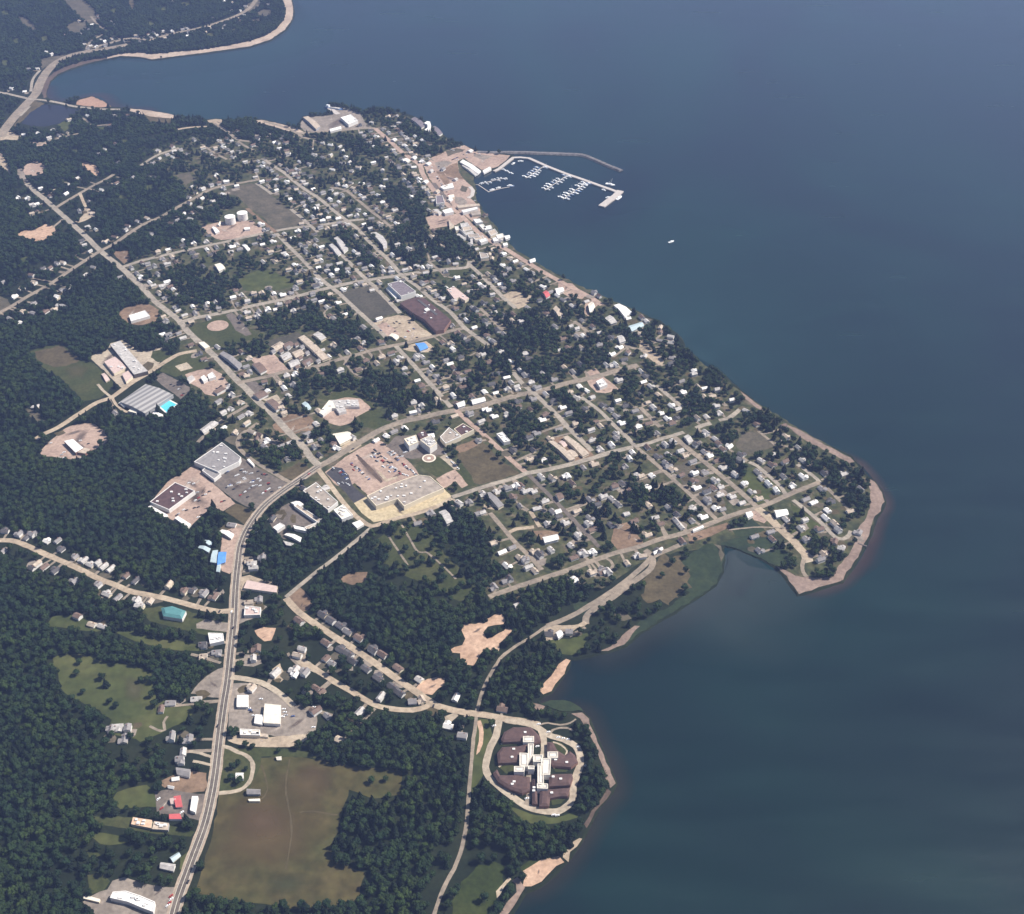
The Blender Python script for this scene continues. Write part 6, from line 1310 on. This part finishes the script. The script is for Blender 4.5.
cars(380,420,10.24,[(690,385,'white'),(735,430,'white'),(745,440,'white'),(775,465,'white'),(800,495,'white'),(665,345,'silver'),(655,330)], -.72, 'along the right edge of the green lawn with the ring', 'cars beside the ringed lawn')
cars(256,684,3.97,[(230,92,'white'),(232,104,'white'),(230,120,'white'),(228,172,'white'),(110,100,'white'),(115,112,'white'),(118,124,'silver'),(106,130,'white'),(20,60,'white')], 0.05, 'in the grey yard with the white warehouse', 'cars in the grey yard')
cars(480,700,6.394,[(500,240,'white'),(530,246,'white'),(562,252,'white'),(300,515,'white'),(272,585,'white'),(300,630,'white'),(628,300,'white'),(680,420,'white'),(630,628,'silver'),(470,735,'white'),(495,738,'white'),(90,165,'white'),(437,205,'white'),(375,155,'white'),(210,600),(225,605),(367,297,'white')], .3, 'beside the ring road of the care home', 'cars at the care home')
cars(160,286,6.394,[(70,630),(90,640),(130,655),(150,690),(120,660,'white'),(140,700,'red'),(340,600,'white'),(365,655),(390,640),(380,650)], .6, 'on the lot near the striped arena', 'cars by the arena')
cars(420,120,6.394,[(30,270,'white'),(45,262),(60,250,'white'),(95,215,'white'),(110,210),(130,205,'silver'),(200,190,'white'),(215,195,'white'),(270,200),(300,205,'white'),(330,210,'white'),(350,215),(380,220,'white'),(240,255,'white'),(120,300),(140,330,'white'),(90,330),(160,420,'white'),(180,440,'white'),(300,240,'silver'),(260,175,'white'),(75,300,'white')], .4, 'on the pink harbour lot', 'cars on the harbour lot')
cars(0,429,6.394,[(325,90,'white'),(410,150,'white'),(395,165,'silver'),(380,185,'white'),(410,185,'white'),(520,185,'white'),(575,150,'white'),(565,95,'dark'),(515,75,'white')], .5, 'on the pink yard at the wood edge', 'cars on the pink yard')
cars(320,286,6.394,[(510,240),(570,232),(575,238),(545,325,'white'),(545,330,'silver'),(480,290),(620,330)], .4, 'on the tan school lot', 'cars on the school lot')
cars(60,771,6.394,[(710,800,'red'),(712,820,'white'),(700,845,'red'),(690,860,'white'),(780,265,'white'),(650,240,'red'),(630,180,'white')], .9, 'at the edge of the highway in the bottom left corner', 'cars by the lower highway')
for px, py, c, lb in [(231.5,612,'white','white car at the junction of the left lane and the highway'),(256.5,532,'white','white car on the highway below the hospital bend'),(249.5,543.5,'white','white car on the highway just above the blue roof'),(188,882,'dark','dark car on the highway at the bottom edge'),(217.5,726,'dark','dark car on the highway by the tan lot'),(233,628,'dark','dark car on the highway in the shade of the trees'),(309,474,'red','red car at the junction near the tan office'),(304,480,'dark','dark car waiting below the junction'),(353,449,'dark','dark car on the wide central road by the cream church'),(219.5,611.5,'dark','dark car on the lane from the left edge'),(194.5,345.5,'dark','dark car beside the ball field'),(433.5,706,'dark','dark car at the fork of the terrace street')]:
    car(px, py, 1.35 if py > 560 else .75, c, lb, 'cars on the streets')

for k, (a, b) in enumerate([((216,480),(236,466)),((226,488),(250,470)),((238,497),(264,478)),((248,504),(276,484))]):
    car_row(a, b, 3.3, .95, .32, 'in the grey lot beside the supermarket', 'cars in the supermarket lot', 50+k)
for k, (a, b) in enumerate([((372,452),(398,474)),((384,449),(410,470)),((350,462),(372,482)),((338,470),(352,484))]):
    car_row(a, b, 3.3, .75, .42, 'on the pink hospital lot', 'cars on the hospital lot', 60+k)
car_row((376,333), (400,320), 3.4, -.6, .3, 'on the tan school lot', 'cars on the school lot', 70); car_row((392,338), (416,328), 3.4, -.6, .35, 'on the tan school lot', 'cars on the school lot', 71)
car_row((160,508), (186,488), 3.5, .8, .3, 'on the pink lot by the brown roofed store', 'cars by the brown roofed store', 72); car_row((176,516), (206,492), 3.5, .8, .3, 'on the pink lot by the brown roofed store', 'cars by the brown roofed store', 73)
car_row((246,704), (258,722), 3.4, 0, .4, 'in the grey yard with the white warehouse', 'cars in the grey yard', 74); car_row((288,712), (306,728), 3.6, .2, .4, 'in the grey yard with the white warehouse', 'cars in the grey yard', 75)
car_row((452,160), (470,152), 3.5, .6, .4, 'on the pink harbour lot', 'cars on the harbour lot', 76); car_row((436,176), (452,200), 4, .9, .35, 'on the pink harbour lot', 'cars on the harbour lot', 77)
# ------------------------------------------------------------------ trees
def ico(sub):
    import bmesh
    bm = bmesh.new(); bmesh.ops.create_icosphere(bm, subdivisions=sub, radius=1.0)
    v = np.array([p.co[:] for p in bm.verts]); f = [tuple(q.index for q in t.verts) for t in bm.faces]; bm.free(); return v, f
ICO1 = ico(1); ICO2 = ico(2)
def crown_mesh(name, seed, kind):
    """a crown of several ragged clumps with loose leaf sprays between and around them; unit tree: height 1, crown width 1"""
    r = np.random.default_rng(seed); V = []; F = []
    def clump(c, rad, sq=1.0, base=ICO1):
        n0 = sum(len(a) for a in V); v = base[0]*(1+r.uniform(-.2, .2, (len(base[0]), 1)))
        V.append(v*np.array([rad, rad, rad*sq])+np.array(c)); F.extend([tuple(i+n0 for i in t) for t in base[1]])
    def spray(c, s):
        n0 = sum(len(a) for a in V); a = r.normal(size=3); a /= np.linalg.norm(a); b = np.cross(a, r.normal(size=3)); b /= np.linalg.norm(b)
        V.append(np.array([c-a*s-b*s*.6, c+a*s-b*s*.5, c+a*s*.7+b*s*.6, c-a*s*.8+b*s*.7])); F.append((n0, n0+1, n0+2, n0+3))
    if kind == 'conifer':
        for k in range(6):
            t = k/5; z = .12+.80*t; rad = .30*(1-t)+.05
            for j in range(5 if k < 4 else 2):
                a = j*2*math.pi/5+k*.7+r.uniform(-.3, .3); clump((rad*.8*math.cos(a), rad*.8*math.sin(a), z+r.uniform(-.03, .03)), rad*.55+.03, .55)
            clump((0, 0, z), rad*.6+.03, 1.1)
        for k in range(60):
            t = r.uniform(0, 1); a = r.uniform(0, 6.28); rad = (.36*(1-t)+.04); spray(np.array([rad*math.cos(a), rad*math.sin(a), .10+.85*t]), .05)
    else:
        n = 9 if kind == 'broad' else 6
        clump((0, 0, .62), .30, 1.0, ICO2)
        for k in range(n):
            a = k*2.4+r.uniform(-.4, .4); el = r.uniform(-.35, .95); d = r.uniform(.22, .34)
            clump((d*math.cos(a)*math.cos(el), d*math.sin(a)*math.cos(el), .60+d*1.05*math.sin(el)), r.uniform(.12, .21), r.uniform(.7, .95))
        for k in range(90):
            u = r.normal(size=3); u /= np.linalg.norm(u); d = r.uniform(.36, .52); spray(np.array([u[0]*d, u[1]*d, .60+u[2]*d*.78]), r.uniform(.03, .06))
    me = bpy.data.meshes.new(name); me.from_pydata([tuple(p) for p in np.concatenate(V)], [], F)
    me.materials.append(M[{'conifer': 'leaf_c', 'broad': 'leaf_a', 'light': 'leaf_b'}[kind]]); me.update(); return me
CROWNS = [crown_mesh('crown', 40+i, k) for i, k in enumerate(['broad', 'broad', 'broad', 'light', 'light', 'conifer', 'conifer'])]
CK = ['broad', 'broad', 'broad', 'light', 'light', 'conifer', 'conifer']
WOODS = [  # dense clumps inside the open town area
 [(256,318),(285,308),(320,296),(334,300),(352,320),(380,345),(350,352),(330,345),(305,330),(270,338)], [(286,380),(320,368),(350,372),(375,385),(400,372),(440,393),(440,408),(415,413),(392,410),(370,398),(345,390),(300,396)],
 [(385,240),(400,230),(440,235),(470,240),(470,262),(440,266),(420,262),(410,250)], [(382,187),(410,185),(425,200),(430,215),(420,225),(395,215)], [(388,222),(425,220),(430,250),(428,262),(400,262),(392,245)],
 [(340,137),(385,140),(390,155),(370,155),(345,148)], [(497,315),(520,310),(560,330),(600,345),(600,365),(580,375),(560,380),(540,388),(520,372),(500,355),(490,335)], [(577,335),(600,335),(612,362),(595,366),(582,355)],
 [(612,370),(638,368),(650,390),(640,396),(622,390)], [(550,392),(585,400),(600,420),(590,425),(560,405)], [(480,360),(505,360),(512,375),(500,390),(480,390)], [(505,405),(525,412),(545,432),(540,438),(520,438),(505,422)],
 [(645,365),(680,362),(695,380),(690,392),(660,390)], [(690,350),(715,375),(735,390),(740,403),(725,400),(700,380)], [(742,405),(785,428),(792,440),(760,430),(742,418)], [(690,395),(712,395),(715,418),(695,418)],
 [(655,487),(668,482),(690,505),(712,522),(690,530),(670,515),(655,500)], [(717,460),(745,455),(748,475),(735,478)], [(750,452),(775,448),(780,462),(760,470)], [(800,440),(830,452),(855,465),(868,490),(866,515),(855,518),(845,505),(835,490),(815,478),(805,460)],
 [(806,545),(835,543),(847,558),(835,572),(815,571),(805,560)], [(765,558),(800,560),(803,573),(785,570)], [(512,440),(538,438),(546,460),(530,472),(515,462)], [(533,505),(550,513),(556,530),(545,526)], [(580,500),(610,510),(615,530),(600,535),(585,515)],
 [(622,488),(640,480),(652,500),(640,515),(628,512)], [(545,548),(565,560),(568,570),(552,568)], [(430,512),(450,510),(470,540),(490,560),(488,580),(470,570),(450,548)], [(355,245),(375,240),(392,262),(385,278),(365,275),(352,258)], [(327,228),(345,228),(352,238),(340,245),(327,238)],
 [(185,205),(225,198),(250,208),(222,222),(200,222),(190,215)], [(165,232),(205,230),(220,240),(205,248),(175,252)], [(160,272),(200,268),(230,285),(215,300),(185,305),(165,290)], [(205,298),(222,296),(230,308),(215,310)],
 [(205,348),(240,340),(262,342),(270,352),(245,358),(225,352)], [(236,370),(250,366),(248,378),(238,378)], [(250,428),(270,440),(300,440),(305,455),(280,470),(262,462)], [(300,420),(318,418),(330,440),(322,450),(300,440)], [(205,404),(240,418),(230,425),(205,440),(195,430)],
 [(440,215),(450,200),(455,208),(448,216)], [(440,225),(455,228),(470,245),(475,258),(455,258),(440,240)], [(270,130),(290,132),(300,150),(280,150)], [(297,150),(312,145),(318,165),(302,168)], [(400,118),(415,128),(430,135),(428,148),(410,145),(395,130)],
 [(418,138),(440,140),(442,155),(425,158)], [(490,302),(500,310),(500,320),(490,318)], [(640,325),(655,330),(652,338),(640,335)], [(655,345),(690,345),(700,368),(680,372),(660,362)], [(465,375),(480,372),(490,395),(478,398),(465,390)],
 [(600,330),(625,325),(640,338),(628,345),(608,338)], [(384,410),(404,416),(400,422),(384,430),(378,424)], [(425,408),(440,406),(450,410),(430,418)], [(444,500),(460,500),(468,508),(455,512)], [(462,447),(478,442),(480,446),(466,452)], [(520,520),(540,520),(548,545),(535,548),(522,535)]]
LOW = [
 [(640,556),(692,552),(692,592),(650,608)], [(455,860),(510,858),(500,916),(450,916)],  # lighter cover inside the woods: scrub, gardens along lanes
 [(-40,290),(100,243),(112,262),(60,292),(0,322),(-40,330)], [(15,180),(60,198),(90,180),(120,172),(125,186),(95,215),(118,258),(95,255),(50,225),(15,200)], [(-30,535),(20,535),(90,560),(160,590),(232,604),(230,618),(160,612),(80,588),(0,555),(-30,550)],
 [(50,705),(110,718),(150,740),(170,745),(150,770),(120,775),(90,740)], [(160,705),(222,690),(216,790),(160,780)], [(60,855),(150,845),(195,850),(180,880),(110,880),(60,890)], [(440,830),(510,855),(500,920),(420,920)],
 [(270,590),(330,660),(300,700),(270,680),(235,665),(240,585)], [(318,655),(420,700),(400,715),(330,700)], [(370,540),(420,520),(490,590),(470,612),(400,590),(360,575)], [(600,560),(690,545),(720,580),(600,650),(545,650),(545,625)], [(-20,80),(45,75),(45,105),(-20,130)], [(140,135),(200,130),(200,160),(140,170)]]
HEDGE = [[(192,905),(360,908),(365,918),(190,920)]]
t_rng = np.random.default_rng(3); S = 7.3
gx, gy = np.meshgrid(np.arange(-2300, 1150, S), np.arange(540, 4350, S)); gx = gx.ravel()+t_rng.uniform(-S*.55, S*.55, gx.size); gy = gy.ravel()+t_rng.uniform(-S*.55, S*.55, gy.size)
qx, qy, _ = project(gx, gy, LAND)
ok = (qx > -70) & (qx < 1090) & (qy > -45) & (qy < 960); gx, gy, qx, qy = gx[ok], gy[ok], qx[ok], qy[ok]
LANDG = np.array([at(*p, LAND) for p in LANDP]); ok = pip(gx, gy, [tuple(p) for p in LANDG]); gx, gy, qx, qy = gx[ok], gy[ok], qx[ok], qy[ok]
def noise2(x, y, s, seed):
    r = np.random.default_rng(seed); o = np.zeros_like(x)
    for k in range(5):
        a = r.uniform(0, 6.28); f = (2*np.pi/s)*r.uniform(.6, 1.8); o += np.sin((x*np.cos(a)+y*np.sin(a))*f+r.uniform(0, 6.28))
    return o/5
dens = np.full(gx.size, .97) - .08*(noise2(gx, gy, 160, 1) > .30)
for p in LOW: dens[pip(qx, qy, p)] = .34
intown = pip(qx, qy, TOWN); cl = noise2(gx, gy, 90, 2)
dens[intown] = np.where(cl[intown] > 0, .47, .19)
lush = intown & (qx > 440) & (qy < 470); dens[lush] = np.where(cl[lush] > -.15, .60, .25)
openr = intown & (qy > 440+.0*qx) & (qx > 480) & (qy > 478-.12*(qx-480)); dens[openr] = np.where(cl[openr] > .0, .46, .16)
inwood = np.zeros(gx.size, bool)
for p in WOODS:
    i = pip(qx, qy, p); dens[i] = np.where(cl[i] > -.25, .80, .45); inwood |= i
# a tree hides what stands behind it from here and from nearby: keep woods back from the near edge of roads and lots
rad = np.hypot(gx, gy); back = 8.5*rad/CAM_H; bx = gx+gx/rad*back; by = gy+gy/rad*back; bqx, bqy, _ = project(bx, by, LAND)
sparse = pip(qx, qy, [(640,556),(692,552),(692,592),(650,608)]) | pip(qx, qy, [(455,860),(510,858),(500,916),(450,916)]) | pip(qx, qy, [(52,656),(150,668),(200,705),(150,742),(60,690)])
for p in OPEN: dens[pip(qx, qy, p)] = 0; dens[pip(bqx, bqy, p)] *= .12
dens[sparse & (dens == 0)] = .035
for p in HEDGE: dens[pip(qx, qy, p)] = .95
for p in FOOT:
    xs = [a for a, _ in p]; ys = [b for _, b in p]; c = ((min(xs)+max(xs))/2, (min(ys)+max(ys))/2)
    dens[pip(qx, qy, [(c[0]+(a-c[0])*1.12+np.sign(a-c[0])*2, c[1]+(b-c[1])*1.12+(1 if b < c[1] else 4)*np.sign(b-c[1])) for a, b in p])] = 0
for ln, hw, pts, d in ROADS:
    lo = ln.min(0)-30; hi = ln.max(0)+30; idx = np.where((gx > lo[0]) & (gx < hi[0]) & (gy > lo[1]) & (gy < hi[1]) & (dens > 0))[0]
    if not len(idx): continue
    m = np.full(len(idx), 1e9); m2 = m.copy()
    for j in range(0, len(ln)-1):
        a, b = ln[j], ln[j+1]; ab = b-a; L2 = ab@ab+1e-9
        for X_, Y_, w_ in ((gx[idx], gy[idx], 0), (gx[idx]+gx[idx]/rad[idx]*back[idx], gy[idx]+gy[idx]/rad[idx]*back[idx], 1), (gx[idx]+gx[idx]/rad[idx]*back[idx]*.5, gy[idx]+gy[idx]/rad[idx]*back[idx]*.5, 1)):
            t = np.clip(((X_-a[0])*ab[0]+(Y_-a[1])*ab[1])/L2, 0, 1); dd = np.hypot(X_-a[0]-t*ab[0], Y_-a[1]-t*ab[1])
            if w_: m2 = np.minimum(m2, dd)
            else: m = np.minimum(m, dd)
    dens[idx[m < hw+3.6]] = 0; k_ = idx[m2 < hw+1.5]; dens[k_] *= .10
for h in HS:
    X, Y, r_ = h['foot']; dd = np.hypot(gx-X, gy-Y); dens[dd < r_+1.8] = 0
    dirx, diry = X/math.hypot(X, Y), Y/math.hypot(X, Y); al = (X-gx)*dirx+(Y-gy)*diry; ac = np.abs((X-gx)*diry-(Y-gy)*dirx)
    dens[(ac < 7) & (al > 0) & (al < 7+7*math.hypot(X, Y)/CAM_H)] *= .25
keep = t_rng.random(gx.size) < dens; gx, gy, qx, qy = gx[keep], gy[keep], qx[keep], qy[keep]; intown = intown[keep]; inwood = inwood[keep]
# keep trees off the waterline
CO = np.array([at(*p, LAND) for p in COAST]); m = np.full(gx.size, 1e9)
for j in range(len(CO)-1):
    a, b = CO[j], CO[j+1]; ab = b-a; t = np.clip(((gx-a[0])*ab[0]+(gy-a[1])*ab[1])/(ab@ab+1e-9), 0, 1)
    m = np.minimum(m, np.hypot(gx-a[0]-t*ab[0], gy-a[1]-t*ab[1]))
keep = m > 5.5; gx, gy, qx, qy, intown, inwood = gx[keep], gy[keep], qx[keep], qy[keep], intown[keep], inwood[keep]
N = gx.size
wide = t_rng.uniform(7.6, 12.5, N)*np.where(intown & ~inwood, .95, 1.0); tall = wide*t_rng.uniform(1.0, 1.3, N)
conf = t_rng.random(N) < np.where(noise2(gx, gy, 300, 5) > .25, .45, .12)
lightp = noise2(gx, gy, 220, 6) > .1
kind = np.where(conf, 5+t_rng.integers(0, 2, N), np.where((t_rng.random(N) < .32) | (lightp & (t_rng.random(N) < .35)), 3+t_rng.integers(0, 2, N), t_rng.integers(0, 3, N)))
wide = np.where(conf, wide*.95, wide); tall = np.where(conf, tall*1.25, tall)
rot = t_rng.uniform(0, 6.28, N)
print('TREES', N)
# the three hundred trees that show largest are things of their own
LONE = [(80,664,9,'bush like tree in the upper left of the hay meadow'),(103,679.5,11,'dark round tree in the middle of the hay meadow'),(141,682,9,'dark tree at the right edge of the hay meadow, left of its pair'),(147,681.5,9,'dark tree at the right edge of the hay meadow, right of its pair'),(111.5,701.5,6,'small bush at the lower end of the hay meadow'),(116.5,707.5,9,'broad low tree at the bottom of the hay meadow'),(112.5,736.5,9,'round tree left of the pale house below the hay meadow'),(131.5,738.5,10,'round tree right of the pale house below the hay meadow'),
 (233.5,768.5,10,'dark tree above the white farmhouse, nearest the highway'),(238.5,765.5,9,'dark tree above the white farmhouse, right of its pair'),(246.5,770,6,'small round tree right of the white farmhouse'),(232,779.5,10,'dark tree below the white farmhouse, left of its pair'),(239.5,783,11,'dark tree below the white farmhouse, right of its pair'),
 (372,783,10,'lone green tree in the grass notch of the wood'),(386,781,8,'slim tree at the right of the grass notch'),(236,733,10,'dark tree left of the long cream store'),(233,737,9,'low dark tree at the highway end of the long cream store'),(246,746.5,9,'dark tree below the long cream store, left end of the row'),(253,748,8,'dark tree below the long cream store, right end of the row'),
 (279,752,7,'small tree by the white shed at the top of the hay field'),(672,564,12,'dark tree in the scrub field by the shore'),(662,577,9,'smaller dark tree in the scrub field by the shore'),(201.5,868,12,'dark tree between the grey house and the highway'),(168,845,14,'largest dark tree below the grey brown flat store'),(160,848,13,'dark tree beside the largest tree below the flat store')]
tcol = []
def tree(px, py, X, Y, w, h, k, rz, label, group):
    t = thing('tree', label, 'tree', (X, Y, LAND), rz, group)
    c = bpy.data.objects.new('crown', CROWNS[k]); col.objects.link(c); c.parent = t; c.scale = (w, w, h)
    n = 6; r0 = w*.035
    v = [(r0*math.cos(i*1.047), r0*math.sin(i*1.047), -.2) for i in range(n)]+[(r0*.5*math.cos(i*1.047), r0*.5*math.sin(i*1.047), h*.55) for i in range(n)]
    f = [(i, (i+1) % n, (i+1) % n+n, i+n) for i in range(n)]
    for a in (0, 2.1, 4.2):      # three limbs
        b0 = len(v); d = Vector((math.cos(a), math.sin(a), 0)); s = Vector((-d.y, d.x, 0))*r0*.4
        p = d*0+Vector((0, 0, h*.32)); q = d*w*.24+Vector((0, 0, h*.6))
        v += [tuple(p+s), tuple(p-s), tuple(q-s*.4), tuple(q+s*.4), tuple(p+Vector((0, 0, r0))), tuple(q+Vector((0, 0, r0*.5)))]
        f += [(b0, b0+1, b0+2, b0+3), (b0+1, b0+4, b0+5, b0+2), (b0+4, b0, b0+3, b0+5)]
    mesh_obj('trunk', v, f, M['bark'], t)
for px, py, w, lb in LONE:
    X, Y = at(px, py, LAND); tree(px, py, X, Y, w, w*1.0, R.choice([0, 1, 2]), R.uniform(0, 6), lb, 'single trees in the fields')
ZONES = [('the bottom edge of the wood in the lower left corner', lambda x, y: x < 200 and y > 700), ('the hedge line under the hay field', lambda x, y: 185 <= x < 372 and y > 895), ('the bottom edge of the wood between hay field and trail', lambda x, y: x < 470), ('the bottom edge of the wood between trail and shore', lambda x, y: True)]
order = np.argsort(-(qy + t_rng.uniform(0, .01, N))); vis = [i for i in order if -3 < qx[i] < 1027 and qy[i] < 921][:300-len(LONE)]
tn = {0: 'round', 1: 'spreading', 2: 'bushy', 3: 'light green', 4: 'loose light green', 5: 'pointed dark', 6: 'narrow dark'}
for i in vis:
    z = next(n for n, f in ZONES if f(qx[i], qy[i]))
    tree(qx[i], qy[i], gx[i], gy[i], wide[i], tall[i], int(kind[i]), float(rot[i]), f"{tn[int(kind[i])]} tree in {z}", 'trees along '+z)
rest = np.ones(N, bool); rest[vis] = False
gx, gy, wide, tall, kind, rot = (a[rest] for a in (gx, gy, wide, tall, kind, rot)); N = gx.size
src = bpy.data.collections.new('tree_kinds')     # crown shapes the woods are grown from; not linked to the scene
TR = bpy.data.meshes.new('trunk'); TR.from_pydata([(.02*math.cos(i*1.047), .02*math.sin(i*1.047), 0) for i in range(6)]+[(.01*math.cos(i*1.047), .01*math.sin(i*1.047), .55) for i in range(6)], [], [(i, (i+1) % 6, (i+1) % 6+6, i+6) for i in range(6)])
import bmesh
for k, me in enumerate(CROWNS):
    bm = bmesh.new(); bm.from_mesh(me); nf = len(bm.faces); bm.from_mesh(TR); m2 = bpy.data.meshes.new(f'tree_kind_{k}')
    bm.faces.ensure_lookup_table()
    for f in bm.faces[nf:]: f.material_index = 1
    bm.to_mesh(m2); bm.free(); m2.materials.append(me.materials[0]); m2.materials.append(M['bark'])
    src.objects.link(bpy.data.objects.new(f'tree_kind_{k}', m2))
pm = bpy.data.meshes.new('woodland'); pm.from_pydata(np.stack([gx, gy, np.full(N, LAND)], 1).tolist(), [], [])
a = pm.attributes.new('kind', 'INT', 'POINT'); a.data.foreach_set('value', kind.astype(np.int32))
a = pm.attributes.new('size', 'FLOAT_VECTOR', 'POINT'); a.data.foreach_set('vector', np.stack([wide, wide, tall], 1).astype(np.float32).ravel())
a = pm.attributes.new('turn', 'FLOAT_VECTOR', 'POINT'); a.data.foreach_set('vector', np.stack([np.zeros(N), np.zeros(N), rot], 1).astype(np.float32).ravel())
wo_ = bpy.data.objects.new('woodland', pm); col.objects.link(wo_)
tag(wo_, 'dark green woods and garden trees covering the land around the town', 'woodland', kind='stuff')
ng = bpy.data.node_groups.new('grow_trees', 'GeometryNodeTree')
ng.interface.new_socket('Geometry', in_out='INPUT', socket_type='NodeSocketGeometry'); ng.interface.new_socket('Geometry', in_out='OUTPUT', socket_type='NodeSocketGeometry')
gi = ng.nodes.new('NodeGroupInput'); go = ng.nodes.new('NodeGroupOutput'); ip = ng.nodes.new('GeometryNodeInstanceOnPoints'); ci = ng.nodes.new('GeometryNodeCollectionInfo')
ci.inputs['Collection'].default_value = src; ci.inputs['Separate Children'].default_value = True; ci.inputs['Reset Children'].default_value = True
def named(nm, ty):
    n = ng.nodes.new('GeometryNodeInputNamedAttribute'); n.data_type = ty; n.inputs['Name'].default_value = nm; return next(o for o in n.outputs if o.name == 'Attribute' and o.enabled)
er = ng.nodes.new('FunctionNodeEulerToRotation')
L_ = ng.links.new
L_(gi.outputs[0], ip.inputs['Points']); L_(ci.outputs[0], ip.inputs['Instance']); ip.inputs['Pick Instance'].default_value = True
L_(named('kind', 'INT'), ip.inputs['Instance Index']); L_(named('turn', 'FLOAT_VECTOR'), er.inputs[0]); L_(er.outputs[0], ip.inputs['Rotation']); L_(named('size', 'FLOAT_VECTOR'), ip.inputs['Scale'])
L_(ip.outputs[0], go.inputs[0])
md = wo_.modifiers.new('grow_trees', 'NODES'); md.node_group = ng
# ------------------------------------------------------------------ haze
x0, x1, y0, y1, z0, z1 = -9500, 9500, -950, 9500, -2, CAM_H+12
hv = [(x0, y0, z0), (x1, y0, z0), (x1, y1, z0), (x0, y1, z0), (x0, y0, z1), (x1, y0, z1), (x1, y1, z1), (x0, y1, z1)]
hm = bpy.data.materials.new('haze'); hm.use_nodes = True; hm.node_tree.nodes.clear()
ho = hm.node_tree.nodes.new('ShaderNodeOutputMaterial'); pv = hm.node_tree.nodes.new('ShaderNodeVolumePrincipled')
pv.inputs['Density'].default_value = HAZE_DENSITY; pv.inputs['Color'].default_value = (*HAZE_COLOR, 1); pv.inputs['Anisotropy'].default_value = 0.0
hm.node_tree.links.new(pv.outputs[0], ho.inputs['Volume'])
hz = mesh_obj('haze', hv, [(0, 3, 2, 1), (4, 5, 6, 7), (0, 1, 5, 4), (1, 2, 6, 5), (2, 3, 7, 6), (3, 0, 4, 7)], hm); tag(hz, kind='stuff')
